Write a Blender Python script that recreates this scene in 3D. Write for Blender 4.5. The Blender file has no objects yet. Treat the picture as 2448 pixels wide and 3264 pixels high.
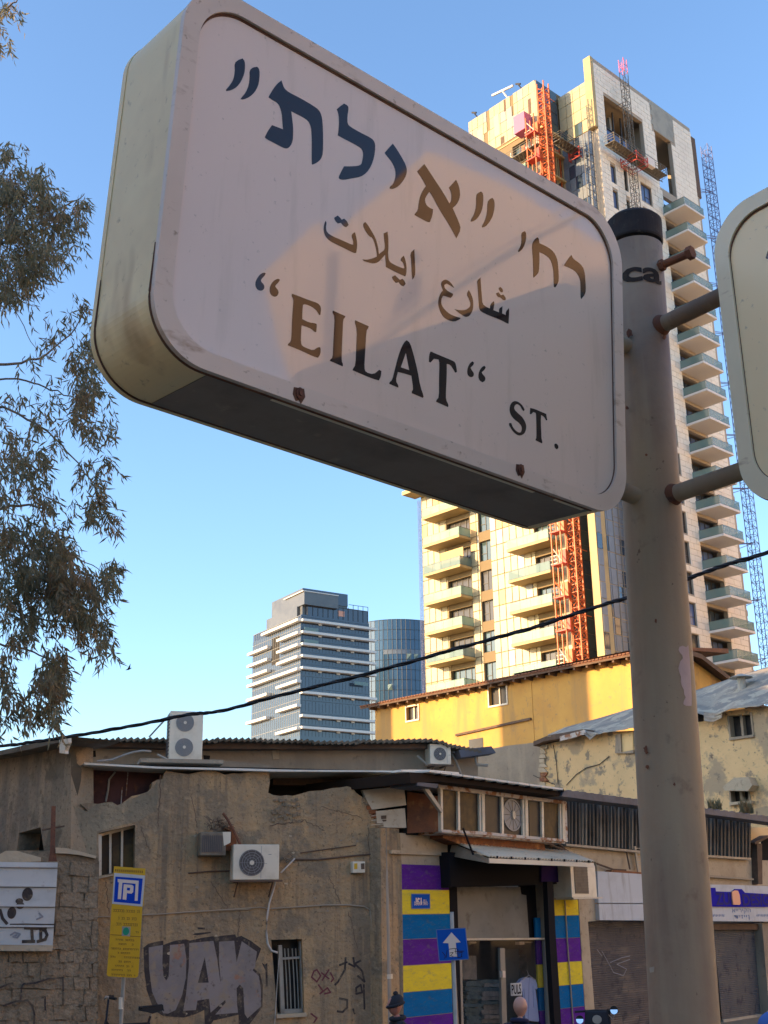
import bpy, math, random
from mathutils import Vector, Matrix, noise
from mathutils.geometry import tessellate_polygon
random.seed(7)
SC = bpy.context.scene
COL = SC.collection
PI = math.pi
# ------------------------------------------------------------------ camera
CAMZ = 2.7
FPX, CX, CY = 3804.0, 1224.0, 1632.0
M = Matrix(((0.9998876668, -0.0149884542, 0.0), (0.0048114545, 0.3209746600, 0.9470755606), (-0.0141951986, -0.9469691726, 0.3210107202)))
CAM = Vector((0, 0, CAMZ))
cam_d = bpy.data.cameras.new('camera')
cam = bpy.data.objects.new('camera', cam_d)
COL.objects.link(cam)
m3 = M @ Matrix(((1, 0, 0), (0, -1, 0), (0, 0, -1)))
mw = m3.to_4x4()
mw.translation = CAM
cam.matrix_world = mw
cam_d.sensor_fit = 'VERTICAL'
cam_d.sensor_height = 36.0
cam_d.sensor_width = 27.0
cam_d.lens = 36.0 * FPX / 3264.0
cam_d.clip_start = 0.05
cam_d.clip_end = 6000
SC.camera = cam
# ------------------------------------------------------------------ sky and sun
SUN_AZ, SUN_EL = math.radians(-105), math.radians(14)
wd = bpy.data.worlds.new('World')
SC.world = wd
wd.use_nodes = True
nt = wd.node_tree
nt.nodes.clear()
sky = nt.nodes.new('ShaderNodeTexSky')
sky.sky_type = 'NISHITA'
sky.sun_disc = False
sky.sun_elevation = SUN_EL
sky.sun_rotation = SUN_AZ
sky.altitude = 0
sky.air_density = 1.0
sky.dust_density = 1.0
sky.ozone_density = 3.2
bg = nt.nodes.new('ShaderNodeBackground')
bg.inputs[1].default_value = 0.15
out = nt.nodes.new('ShaderNodeOutputWorld')
nt.links.new(sky.outputs[0], bg.inputs[0])
nt.links.new(bg.outputs[0], out.inputs[0])
sd = bpy.data.lights.new('sun', 'SUN')
sd.energy = 3.6
sd.angle = math.radians(0.5)
sd.color = (1.0, 0.66, 0.33)
sun = bpy.data.objects.new('sun', sd)
COL.objects.link(sun)
sdir = Vector((math.sin(SUN_AZ) * math.cos(SUN_EL), math.cos(SUN_AZ) * math.cos(SUN_EL), math.sin(SUN_EL)))
sun.rotation_euler = sdir.to_track_quat('Z', 'Y').to_euler()
SC.view_settings.view_transform = 'Standard'
SC.view_settings.look = 'None'
SC.view_settings.gamma = 1.0
SC.view_settings.use_curve_mapping = False
SC.view_settings.exposure = 1.6

# ------------------------------------------------------------------ helpers
def ray(u, v):
    return M @ Vector(((u - CX) / FPX, (v - CY) / FPX, 1.0))

class Frame:
    """a plane standing in the place: origin, direction along it, up, and outward normal"""
    def __init__(s, o, az=None, r=None, u=None, n=None):
        s.o = Vector((o[0], o[1], o[2] if len(o) > 2 else 0.0))
        if az is not None:
            a = math.radians(az)
            s.r = Vector((math.sin(a), math.cos(a), 0))
            s.u = Vector((0, 0, 1))
            s.n = Vector((math.cos(a), -math.sin(a), 0))
            if s.n.dot(-s.o) < 0:
                s.n = -s.n
        else:
            s.r, s.u, s.n = Vector(r), Vector(u), Vector(n)
    def at(s, a, z, d=0.0):
        return s.o + s.r * a + s.u * z + s.n * d
    def sz(s, px, d=0.0):
        w = ray(*px)
        t = ((s.o + s.n * d) - CAM).dot(s.n) / w.dot(s.n)
        p = CAM + w * t - s.o
        return (p.dot(s.r), p.dot(s.u))
    def shift(s, a, z, d):
        return Frame(s.at(a, z, d), r=s.r, u=s.u, n=s.n)

def zoom(x0, y0, k):
    return lambda *pts: [(x0 + a * k, y0 + b * k) for a, b in pts]

class MB:
    def __init__(s):
        s.v, s.f = [], []
    def add(s, vs, fs):
        k = len(s.v)
        s.v += [tuple(v) for v in vs]
        s.f += [tuple(i + k for i in f) for f in fs]
        return s
    def box(s, F, a0, a1, z0, z1, d0, d1):
        P = [F.at(a, z, d) for d in (d0, d1) for z in (z0, z1) for a in (a0, a1)]
        return s.add(P, [(0, 1, 3, 2), (4, 6, 7, 5), (0, 4, 5, 1), (2, 3, 7, 6), (0, 2, 6, 4), (1, 5, 7, 3)])
    def prism(s, F, loops, d0, d1):
        if not isinstance(loops[0][0], (tuple, list)):
            loops = [loops]
        flat = [p for l in loops for p in l]
        tris = tessellate_polygon([[Vector((p[0], p[1], 0)) for p in l] for l in loops])
        n = len(flat)
        vs = [F.at(p[0], p[1], d1) for p in flat] + [F.at(p[0], p[1], d0) for p in flat]
        fs = [tuple(t) for t in tris] + [tuple(i + n for i in reversed(t)) for t in tris]
        k = 0
        for l in loops:
            m = len(l)
            for i in range(m):
                a, b = k + i, k + (i + 1) % m
                fs.append((a, b, b + n, a + n))
            k += m
        return s.add(vs, fs)
    def pprism(s, F, px, d0, d1, holes=()):
        return s.prism(F, [[F.sz(p, d1) for p in px]] + [[F.sz(p, d1) for p in h] for h in holes], d0, d1)
    def tube(s, pts, rad, n=8, cap=True):
        pts = [Vector(p) for p in pts]
        rr = rad if isinstance(rad, (list, tuple)) else [rad] * len(pts)
        vs, fs = [], []
        for i, p in enumerate(pts):
            t = (pts[min(i + 1, len(pts) - 1)] - pts[max(i - 1, 0)]).normalized()
            a = t.cross(Vector((0, 0, 1)))
            if a.length < 0.05:
                a = t.cross(Vector((1, 0, 0)))
            a.normalize()
            b = t.cross(a)
            for j in range(n):
                w = 2 * PI * j / n
                vs.append(p + (a * math.cos(w) + b * math.sin(w)) * rr[i])
        for i in range(len(pts) - 1):
            for j in range(n):
                k = (j + 1) % n
                fs.append((i * n + j, i * n + k, (i + 1) * n + k, (i + 1) * n + j))
        if cap:
            fs.append(tuple(range(n)))
            fs.append(tuple(range(len(vs) - n, len(vs))))
        return s.add(vs, fs)
    def disc(s, F, a, z, d0, d1, ra, rz=None, n=20, ph=0.0):
        rz = rz or ra
        return s.prism(F, [(a + ra * math.cos(2 * PI * i / n + ph), z + rz * math.sin(2 * PI * i / n + ph)) for i in range(n)], d0, d1)
    def ring(s, F, a, z, d0, d1, ro, ri, n=24):
        o = [(a + ro * math.cos(2 * PI * i / n), z + ro * math.sin(2 * PI * i / n)) for i in range(n)]
        q = [(a + ri * math.cos(2 * PI * i / n), z + ri * math.sin(2 * PI * i / n)) for i in range(n)]
        return s.prism(F, [o, q], d0, d1)

def loc_of(o):
    while o.parent:
        o = o.parent
    return o.location

def obj(name, mb, mat, parent=None, smooth=False, label=None, bevel=0.0):
    me = bpy.data.meshes.new(name)
    L = loc_of(parent) if parent else Vector((0, 0, 0))
    me.from_pydata([(v[0] - L[0], v[1] - L[1], v[2] - L[2]) for v in mb.v], [], mb.f)
    me.update()
    if smooth:
        for p in me.polygons:
            p.use_smooth = True
    if mat:
        me.materials.append(mat)
    o = bpy.data.objects.new(name, me)
    COL.objects.link(o)
    if parent:
        o.parent = parent
    if label:
        o['label'] = label
    if bevel:
        b = o.modifiers.new('bevel', 'BEVEL')
        b.width = bevel
        b.segments = 2
        b.limit_method = 'ANGLE'
    return o

def thing(name, loc, label, cat, group=None):
    o = bpy.data.objects.new(name, None)
    COL.objects.link(o)
    o.location = loc
    o.empty_display_size = 0.2
    o['label'] = label
    o['category'] = cat
    if group:
        o['group'] = group
    return o

def tag(o, label, cat, group=None):
    o['label'] = label
    o['category'] = cat
    if group:
        o['group'] = group
    return o

def structure(o, kind='structure'):
    o['kind'] = kind
    return o

UNIT = {}
LAST = [None]
def unit_box(name, mat, parent, F, a0, a1, z0, z1, d0, d1):
    """a box part that shares one unit mesh with all alike pieces"""
    key = (name, mat.name)
    if key not in UNIT:
        me = bpy.data.meshes.new(name)
        b = MB().box(Frame((0, 0, 0), r=(1, 0, 0), u=(0, 0, 1), n=(0, -1, 0)), 0, 1, 0, 1, 0, 1)
        me.from_pydata(b.v, [], b.f)
        me.materials.append(mat)
        UNIT[key] = me
    o = bpy.data.objects.new(name, UNIT[key])
    COL.objects.link(o)
    o.parent = parent
    R = Matrix((F.r, -F.n, F.u)).transposed().to_4x4()
    LAST[0] = Matrix.Translation(F.at(a0, z0, d0) - loc_of(parent)) @ R @ Matrix.Diagonal((a1 - a0, d1 - d0, z1 - z0, 1))
    o.matrix_local = LAST[0]
    return o

def copy_tree(o, parent=None):
    c = o.copy()
    COL.objects.link(c)
    c.parent = parent
    for ch in o.children:
        copy_tree(ch, c)
    return c

# ------------------------------------------------------------------ materials
def rgb(c):
    return (c[0], c[1], c[2], 1.0)

def mat(name, base, rough=0.75, metal=0.0, layers=(), bump=None, ior=1.45, alpha=1.0, spec=0.5, coat=0.0, trans=0.0, space='Object'):
    m = bpy.data.materials.new(name)
    m.use_nodes = True
    t = m.node_tree
    b = t.nodes['Principled BSDF']
    b.inputs['Roughness'].default_value = rough
    b.inputs['Metallic'].default_value = metal
    b.inputs['IOR'].default_value = ior
    b.inputs['Alpha'].default_value = alpha
    b.inputs['Specular IOR Level'].default_value = spec
    b.inputs['Coat Weight'].default_value = coat
    b.inputs['Coat Roughness'].default_value = 0.03
    b.inputs['Transmission Weight'].default_value = trans
    b.inputs['Base Color'].default_value = rgb(base)
    if layers or bump:
        tc = t.nodes.new('ShaderNodeTexCoord')
    cur = None
    for k, (sc, detail, lo, hi, col) in enumerate(layers):
        mp = t.nodes.new('ShaderNodeMapping')
        mp.inputs['Scale'].default_value = sc if isinstance(sc, (tuple, list)) else (sc, sc, sc)
        mp.inputs['Location'].default_value = (k * 3.7, k * 1.3, k * 7.1)
        t.links.new(tc.outputs[space], mp.inputs[0])
        nz = t.nodes.new('ShaderNodeTexNoise')
        nz.inputs['Scale'].default_value = 1.0
        nz.inputs['Detail'].default_value = detail
        nz.inputs['Roughness'].default_value = 0.62
        t.links.new(mp.outputs[0], nz.inputs['Vector'])
        mr = t.nodes.new('ShaderNodeMapRange')
        mr.inputs['From Min'].default_value = lo
        mr.inputs['From Max'].default_value = hi
        t.links.new(nz.outputs[0], mr.inputs['Value'])
        mx = t.nodes.new('ShaderNodeMix')
        mx.data_type = 'RGBA'
        t.links.new(mr.outputs[0], mx.inputs[0])
        if cur is None:
            mx.inputs[6].default_value = rgb(base)
        else:
            t.links.new(cur, mx.inputs[6])
        mx.inputs[7].default_value = rgb(col)
        cur = mx.outputs[2]
    if cur is not None:
        t.links.new(cur, b.inputs['Base Color'])
    if bump:
        nz = t.nodes.new('ShaderNodeTexNoise')
        nz.inputs['Scale'].default_value = bump[0]
        nz.inputs['Detail'].default_value = 6
        t.links.new(tc.outputs[space], nz.inputs['Vector'])
        bp = t.nodes.new('ShaderNodeBump')
        bp.inputs['Strength'].default_value = bump[2] if len(bump) > 2 else 0.6
        bp.inputs['Distance'].default_value = bump[1]
        t.links.new(nz.outputs[0], bp.inputs['Height'])
        t.links.new(bp.outputs[0], b.inputs['Normal'])
    return m

MT = {}
def defm(k, *a, **kw):
    MT[k] = mat(k, *a, **kw)
    return MT[k]

defm('sign_face', (0.752, 0.617, 0.525), 0.04, ior=1.47, layers=[(1.6, 3, .45, .8, (0.686, 0.566, 0.478)), ((30, 30, 3), 4, .56, .78, (0.658, 0.541, 0.447)), (90, 3, .66, .76, (0.517, 0.428, 0.354))])
defm('sign_face_warm', (0.93, 0.76, 0.47), 0.3, layers=[(2.0, 3, .4, .8, (0.88, .71, .43)), (60, 3, .66, .8, (0.45, .38, .28))])
defm('sign_frame', (0.665, 0.561, 0.478), 0.4, spec=0.35, layers=[(3, 4, .45, .75, (0.589, 0.494, 0.41)), ((14, 14, 40), 4, .60, .75, (0.418, 0.309, 0.231)), (70, 3, .64, .74, (0.342, 0.268, 0.2))], bump=(40, .0006))
defm('sign_frame_light', (0.82, 0.74, 0.53), 0.32, layers=[(3, 4, .45, .8, (0.72, .63, .44)), ((14, 14, 40), 4, .64, .8, (0.42, .32, .22))], bump=(40, .0006))
defm('sign_body', (0.829, 0.683, 0.396), 0.45, spec=0.25, layers=[(4, 4, .5, .75, (0.694, 0.551, 0.317)), ((8, 8, 2.5), 3, .58, .75, (0.47, 0.326, 0.176)), (55, 4, .62, .78, (0.448, 0.337, 0.194))], bump=(30, .0008))
defm('letter_black', (0.022, 0.014, 0.018), 0.04, ior=1.40)
defm('dirt_gap', (0.10, 0.045, 0.03), 0.9, layers=[(18, 4, .4, .7, (.19, .10, .06))])
defm('rust_screw', (0.16, 0.06, 0.035), 0.8, layers=[(90, 3, .4, .7, (.05, .02, .015))], bump=(120, .002))
defm('pole_paint', (0.31, 0.237, 0.165), 0.6, spec=0.25, layers=[(2.2, 6, .44, .62, (0.215, 0.153, 0.115)), ((9, 9, .8), 5, .48, .68, (0.344, 0.288, 0.2)), (20, 6, .60, .76, (0.224, 0.167, 0.12)), (60, 4, .68, .76, (0.138, 0.093, 0.065))], bump=(50, .0012))
defm('pole_cap', (0.028, 0.026, 0.030), 0.75, spec=0.2, layers=[(14, 4, .5, .8, (.05, .045, .045)), (60, 4, .62, .75, (.10, .09, .08))])
defm('rusty', (0.13, 0.055, 0.035), 0.85, layers=[(9, 5, .4, .7, (.22, .09, .045)), (40, 4, .55, .75, (.05, .025, .02))], bump=(60, .002))
defm('torn_poster', (0.56, 0.43, 0.40), 0.85, layers=[(9, 5, .4, .7, (.42, .31, .31))], bump=(60, .0006))
defm('stucco', (0.408, 0.276, 0.152), 0.95, spec=0.08, layers=[(0.40, 6, .45, .58, (0.308, 0.23, 0.147)), ((2.6, 2.6, .30), 6, .47, .62, (0.48, 0.319, 0.166)), ((4.5, 4.5, .22), 6, .52, .64, (0.232, 0.174, 0.115)), (1.5, 8, .52, .60, (0.256, 0.196, 0.129)), (6, 8, .55, .66, (0.36, 0.264, 0.161)), (22, 6, .58, .70, (0.152, 0.115, 0.0736))], bump=(11, .04, 1.0))
defm('stucco_grey', (0.296, 0.235, 0.158), 0.95, spec=0.08, layers=[(0.5, 6, .44, .58, (0.216, 0.176, 0.131)), ((2.6, 2.6, .30), 6, .47, .62, (0.36, 0.273, 0.18)), (1.9, 8, .53, .62, (0.168, 0.139, 0.099)), (18, 6, .58, .70, (0.12, 0.0966, 0.072))], bump=(11, .04, 1.0))
defm('plaster_pale', (0.483, 0.385, 0.258), 0.9, layers=[(1.2, 5, .45, .7, (0.38, 0.291, 0.189)), (7, 6, .58, .74, (0.253, 0.198, 0.129))], bump=(12, .02))
defm('plaster_grey', (0.324, 0.26, 0.185), 0.9, layers=[(0.8, 5, .42, .66, (0.252, 0.201, 0.145)), ((3, 3, .5), 5, .5, .75, (0.384, 0.302, 0.207)), (6, 6, .6, .76, (0.18, 0.138, 0.0968))], bump=(10, .02))
defm('wall_beige', (0.74, 0.50, 0.24), 0.9, layers=[(0.45, 5, .42, .7, (0.62, .42, .20)), (0.7, 9, .51, .56, (.42, .31, .185)), (2.4, 8, .57, .63, (.30, .23, .15)), (7, 6, .60, .70, (.17, .125, .09))], bump=(8, .02))
defm('wall_beige_clean', (0.818, 0.566, 0.265), 0.9, layers=[(0.5, 4, .42, .7, (0.713, 0.496, 0.23)), (3, 7, .64, .72, (0.396, 0.295, 0.176))], bump=(8, .02))
defm('house_yellow', (0.58, 0.335, 0.085), 0.9, layers=[(0.30, 5, .42, .60, (0.50, .275, .075)), ((1.5, 1.5, .2), 6, .50, .64, (.42, .25, .09)), (5, 6, .58, .70, (.36, .225, .10))], bump=(6, .01))
defm('roof_tile', (0.20, 0.085, 0.045), 0.85, layers=[(3, 4, .4, .7, (.13, .065, .04))])
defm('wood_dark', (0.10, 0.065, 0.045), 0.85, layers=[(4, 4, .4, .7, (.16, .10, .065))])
defm('white_frame', (0.713, 0.624, 0.482), 0.5, layers=[(6, 4, .55, .8, (0.483, 0.374, 0.258))])
defm('white_dirty', (0.632, 0.551, 0.421), 0.55, layers=[(3, 5, .45, .7, (0.506, 0.426, 0.31)), (12, 5, .6, .76, (0.345, 0.187, 0.086))])
defm('rust_white', (0.50, 0.44, 0.38), 0.7, layers=[(4.5, 6, .50, .57, (.27, .12, .055)), (16, 5, .6, .75, (.13, .07, .045))])
defm('rust_panel', (0.253, 0.0876, 0.0315), 0.75, layers=[(2.0, 6, .42, .62, (0.149, 0.0566, 0.027)), (5, 6, .54, .66, (0.391, 0.175, 0.063)), (18, 5, .6, .75, (0.0805, 0.0412, 0.027))], bump=(25, .004))
defm('dark_void', (0.020, 0.018, 0.016), 0.95)
defm('dark_red_panel', (0.10, 0.040, 0.036), 0.85, layers=[(2.5, 5, .45, .7, (.045, .022, .022)), (9, 5, .6, .72, (.16, .06, .03))])
defm('tin_roof', (0.74, 0.68, 0.58), 0.6, spec=0.25, layers=[(2.5, 5, .45, .7, (0.60, 0.54, 0.45))])
defm('tin_dark', (0.115, 0.12, 0.14), 0.6, spec=0.2, layers=[(2.5, 5, .45, .7, (.08, .08, .09))])
defm('slat_metal', (0.15, 0.135, 0.115), 0.75, spec=0.15, layers=[(3, 5, .45, .7, (.09, .08, .07))])
defm('slat_light', (0.26, 0.24, 0.20), 0.75, spec=0.15, layers=[(3, 5, .45, .7, (.16, .14, .12))])
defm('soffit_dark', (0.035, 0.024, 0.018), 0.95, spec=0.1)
defm('asbestos', (0.149, 0.118, 0.081), 0.95, layers=[(2.0, 6, .42, .66, (0.0978, 0.0721, 0.045)), (8, 5, .58, .72, (0.253, 0.206, 0.144))], bump=(10, .02))
defm('tarp', (0.39, 0.328, 0.252), 0.85, spec=0.1, layers=[(0.6, 6, .46, .54, (0.273, 0.24, 0.202)), (1.7, 6, .52, .58, (0.484, 0.408, 0.302)), (9, 6, .58, .72, (0.203, 0.168, 0.134))], bump=(5, .04))
defm('ac_white', (0.69, 0.614, 0.473), 0.4, layers=[(5, 4, .5, .8, (0.552, 0.478, 0.353))])
defm('ac_grill', (0.10, 0.085, 0.08), 0.6)
defm('ac_grill_grey', (0.24, 0.24, 0.235), 0.5)
defm('ac_old', (0.196, 0.16, 0.113), 0.7, layers=[(7, 5, .45, .7, (0.127, 0.0979, 0.0675))])
defm('glass_dark', (0.030, 0.030, 0.031), 0.35, spec=0.2, layers=[(3, 5, .45, .7, (.055, .05, .045))])
defm('glass_brown', (0.060, 0.042, 0.026), 0.45, spec=0.15, layers=[(1.6, 4, .45, .60, (.13, .085, .035)), (5, 5, .55, .7, (.05, .04, .035))])
defm('glass_shop', (0.050, 0.055, 0.060), 0.05, alpha=0.14)
defm('purple', (0.115, 0.022, 0.26), 0.88, spec=0.1, layers=[(2.2, 6, .46, .7, (.085, .02, .185)), (9, 7, .54, .66, (.125, .055, .20)), (26, 6, .60, .72, (.17, .12, .16))])
defm('yellow', (0.78, 0.60, 0.04), 0.88, spec=0.1, layers=[(2.2, 6, .46, .7, (.64, .49, .05)), (9, 7, .54, .66, (.55, .43, .085)), (26, 6, .60, .72, (.36, .29, .13))])
defm('blue', (0.003, 0.135, 0.35), 0.88, spec=0.1, layers=[(2.2, 6, .46, .7, (.006, .105, .27)), (9, 7, .54, .66, (.03, .12, .24)), (26, 6, .60, .72, (.10, .14, .18))])
defm('sign_blue', (0.006, 0.05, 0.42), 0.7, spec=0.15)
defm('plate_blue', (0.008, 0.085, 0.40), 0.8, spec=0.12)
defm('sign_white', (0.713, 0.603, 0.499), 0.4)
defm('sign_yellow', (0.62, 0.36, 0.01), 0.45, layers=[(8, 4, .55, .8, (.50, .29, .012))])
defm('sign_brown_print', (0.16, 0.075, 0.012), 0.5)
defm('green_dot', (0.01, 0.26, 0.14), 0.5)
defm('galv', (0.345, 0.322, 0.267), 0.45, layers=[(6, 4, .45, .8, (0.253, 0.234, 0.198))])
defm('pipe_grey', (0.282, 0.26, 0.224), 0.5, layers=[((4, 4, .8), 4, .45, .7, (0.196, 0.172, 0.142))])
defm('cable_black', (0.010, 0.010, 0.012), 0.6)
defm('cable_white', (0.50, 0.47, 0.42), 0.6)
defm('cable_tan', (0.34, 0.28, 0.20), 0.8)
defm('graffiti_black', (0.065, 0.052, 0.048), 0.95, spec=0.08, layers=[(4, 7, .48, .66, (.15, .115, .08)), (16, 6, .56, .68, (.20, .15, .10))])
defm('graffiti_fill', (0.30, 0.25, 0.225), 0.95, spec=0.1, layers=[(1.6, 6, .42, .62, (0.235, 0.20, 0.18)), (3.4, 6, .60, .67, (0.36, .18, .12)), (5, 7, .50, .64, (0.33, .25, .175)), (14, 6, .58, .72, (0.15, .12, .10))])
defm('graffiti_red', (0.17, 0.045, 0.05), 0.85)
defm('graffiti_pale', (0.26, 0.26, 0.28), 0.85)
defm('shutter', (0.135, 0.115, 0.105), 0.7, spec=0.2, layers=[(1.4, 6, .42, .60, (.10, .092, .092)), ((1, 1, 5), 6, .52, .66, (.19, .155, .13)), (5, 7, .55, .66, (.065, .062, .065))])
defm('shutter_blue', (0.13, 0.125, 0.12), 0.65, spec=0.25, layers=[(1.4, 6, .42, .60, (.095, .10, .11)), (4, 7, .55, .66, (.055, .058, .075))])
defm('fascia_white', (0.52, 0.54, 0.55), 0.6, spec=0.2, layers=[(2, 5, .5, .75, (.43, .44, .44)), ((5, 5, .7), 6, .56, .72, (.34, .33, .31))])
defm('shop_letters', (0.014, 0.012, 0.34), 0.8, spec=0.1)
defm('shop_text', (0.10, 0.17, 0.33), 0.6)
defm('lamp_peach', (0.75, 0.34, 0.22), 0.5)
defm('awning', (0.80, 0.68, 0.50), 0.85, spec=0.1, layers=[((1, 1, 1), 5, .45, .7, (.66, .56, .41)), (6, 5, .6, .75, (.42, .31, .20))])
defm('black_panel', (0.016, 0.015, 0.017), 0.9, spec=0.1)
defm('purple_dark', (0.030, 0.014, 0.075), 0.9, spec=0.1)
defm('panel_grey', (0.25, 0.235, 0.20), 0.8, layers=[(2, 4, .45, .7, (.21, .195, .165)), (5, 6, .58, .72, (.16, .14, .115))])
defm('cloth_dark', (0.022, 0.024, 0.030), 0.95)
defm('cloth_navy', (0.018, 0.018, 0.045), 0.95)
defm('cloth_blue', (0.055, 0.13, 0.38), 0.9)
defm('cloth_shirt', (0.50, 0.58, 0.88), 0.9)
defm('cloth_tan', (0.45, 0.36, 0.24), 0.9)
defm('cloth_grey', (0.40, 0.36, 0.31), 0.95, layers=[(9, 4, .4, .7, (.24, .22, .20))])
defm('cloth_teal', (0.16, 0.22, 0.22), 0.95, layers=[(9, 4, .4, .7, (.09, .125, .13))])
defm('skin', (0.46, 0.25, 0.18), 0.55)
defm('skin_red', (0.42, 0.19, 0.14), 0.55)
defm('asphalt', (0.05, 0.05, 0.052), 0.9, layers=[(3, 6, .45, .7, (.07, .068, .065))], bump=(60, .004))
defm('pavement', (0.26, 0.20, 0.13), 0.85, layers=[(2, 6, .45, .7, (.22, .17, .11))], bump=(30, .003))
defm('rough_stone', (0.296, 0.221, 0.144), 0.95, spec=0.08, layers=[(1.5, 6, .42, .60, (0.224, 0.174, 0.117)), (5, 7, .54, .66, (0.352, 0.264, 0.171)), (16, 6, .58, .72, (0.12, 0.0935, 0.0675))], bump=(14, .05, .9))
defm('mortar', (0.2, 0.155, 0.106), 0.95, spec=0.1, layers=[(4, 6, .45, .7, (0.264, 0.206, 0.143)), (9, 6, .55, .7, (0.136, 0.107, 0.0782))], bump=(20, .03))
defm('hoarding', (0.529, 0.52, 0.49), 0.45, layers=[(3, 5, .5, .75, (0.437, 0.426, 0.404)), (10, 5, .62, .75, (0.322, 0.27, 0.232))])
defm('rubber', (0.015, 0.015, 0.016), 0.7)
defm('mirror', (0.9, 0.9, 0.9), 0.02, 1.0)
# far buildings
defm('stone_white', (0.80, 0.74, 0.63), 0.8, layers=[(0.35, 4, .42, .7, (0.74, 0.67, 0.57)), (2.2, 5, .55, .75, (0.66, 0.59, 0.50))])
defm('stone_core', (0.36, 0.31, 0.25), 0.9)
defm('concrete', (0.33, 0.325, 0.285), 0.9, layers=[(0.6, 5, .45, .65, (.26, .26, .235))])
defm('concrete_wall', (0.46, 0.36, 0.19), 0.85, layers=[(0.6, 5, .45, .65, (.38, .30, .16))])
defm('cladding', (0.43, 0.38, 0.24), 0.4, layers=[(0.5, 4, .42, .7, (.36, .30, .185)), (0.12, 3, .45, .6, (.46, .37, .20))])
defm('cladding_orange', (0.52, 0.33, 0.14), 0.5)
defm('joint_dark', (0.21, 0.155, 0.085), 0.9)
defm('cladding_grey', (0.30, 0.29, 0.27), 0.3)
defm('slab_white', (0.62, 0.60, 0.57), 0.7)
defm('slab_yellow', (0.50, 0.37, 0.17), 0.7, layers=[(0.8, 4, .45, .7, (.42, .30, .14))])
defm('rail_glass', (0.20, 0.285, 0.255), 0.08, alpha=0.62)
defm('rail_glass_frosted', (0.30, 0.46, 0.33), 0.15, alpha=0.60)
defm('tower_glass', (0.035, 0.055, 0.085), 0.05, ior=1.7)
defm('tower_glass_green', (0.055, 0.085, 0.085), 0.05, ior=1.7)
defm('window_dark', (0.06, 0.055, 0.05), 0.15)
defm('window_blue', (0.085, 0.13, 0.26), 0.15)
defm('frame_dark', (0.045, 0.042, 0.04), 0.5)
defm('grey_blue_panel', (0.17, 0.205, 0.245), 0.3, layers=[(0.5, 4, .45, .7, (.13, .155, .19))])
defm('orange_steel', (0.60, 0.13, 0.03), 0.5)
defm('red_steel', (0.50, 0.05, 0.03), 0.5)
defm('pink_steel', (0.55, 0.12, 0.22), 0.5)
defm('blue_steel', (0.13, 0.15, 0.30), 0.6)
defm('grey_steel', (0.15, 0.13, 0.10), 0.6)
defm('office_glass', (0.05, 0.065, 0.085), 0.06, ior=1.7)
defm('office_glass_dark', (0.028, 0.036, 0.055), 0.06, ior=1.7)
defm('office_grey', (0.28, 0.28, 0.265), 0.6)
defm('office_fin', (0.70, 0.66, 0.60), 0.6)
defm('office_left', (0.13, 0.135, 0.135), 0.25, layers=[(0.2, 4, .4, .7, (.10, .105, .11))])
defm('curved_glass', (0.045, 0.10, 0.17), 0.08, ior=1.6)
defm('mullion_dark', (0.06, 0.07, 0.08), 0.5)
defm('bark', (0.20, 0.155, 0.115), 0.9, layers=[(6, 5, .45, .7, (.09, .07, .055))])
defm('bounce_plaster', (0.80, 0.61, 0.38), 0.85, layers=[(0.4, 4, .42, .7, (.74, .56, .34))])  # warm tone set for the bounce light of the added blocks
defm('behind_plaster', (0.62, 0.42, 0.27), 0.85, layers=[(0.4, 4, .42, .7, (.56, .38, .25))])
# leaf material with green, olive and brown clumps
def leaf_mat():
    m = mat('leaf', (0.13, 0.125, 0.072), 0.5, spec=0.35, layers=[(1.8, 3, .42, .60, (0.22, .195, .12)), (3.5, 3, .50, .62, (.26, .155, .08)), (20, 2, .5, .7, (.06, .07, .05))])
    t = m.node_tree
    b = t.nodes['Principled BSDF']
    tr = t.nodes.new('ShaderNodeBsdfTranslucent')
    tr.inputs[0].default_value = (0.26, 0.24, 0.12, 1)
    mx = t.nodes.new('ShaderNodeMixShader')
    mx.inputs[0].default_value = 0.3
    o = t.nodes['Material Output']
    t.links.new(b.outputs[0], mx.inputs[1])
    t.links.new(tr.outputs[0], mx.inputs[2])
    t.links.new(mx.outputs[0], o.inputs[0])
    return m
MT['leaf'] = leaf_mat()

# ------------------------------------------------------------------ ground
G = Frame((0, 0, 0), r=(1, 0, 0), u=(0, 1, 0), n=(0, 0, 1))
structure(obj('ground', MB().box(G, -3000, 3000, -3000, 3000, -0.5, 0.0), MT['pavement']))
structure(obj('road', MB().box(G, -60, 60, 3.6, 16.6, -0.1, 0.004), MT['asphalt']))
SIDE = 0.30
structure(obj('pavement_near', MB().box(G, -60, 60, -6, 3.6, -0.1, 0.12), MT['pavement']))
structure(obj('pavement_far', MB().box(G, -60, 60, 17.6, 19.2, -0.1, 0.15).box(G, -60, 60, 19.2, 60, -0.1, SIDE), MT['pavement']))

# ------------------------------------------------------------------ street sign (light box) in the foreground
SH = 0.6
sx = Vector((0.74830, 0.66276, -0.02808)).normalized()
sup = Vector((0.05609, -0.02104, 0.9982)).normalized()
sn = sx.cross(sup).normalized()
if sn.dot(Vector((0, -1, 0))) < 0:
    sn = -sn
S1 = Frame(CAM + Vector((0.14157937, 2.8491091, 1.63824402)) * SH, r=sx, u=sup, n=sn)
SW, ST = 1.6475 * SH, 0.29 * SH

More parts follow.
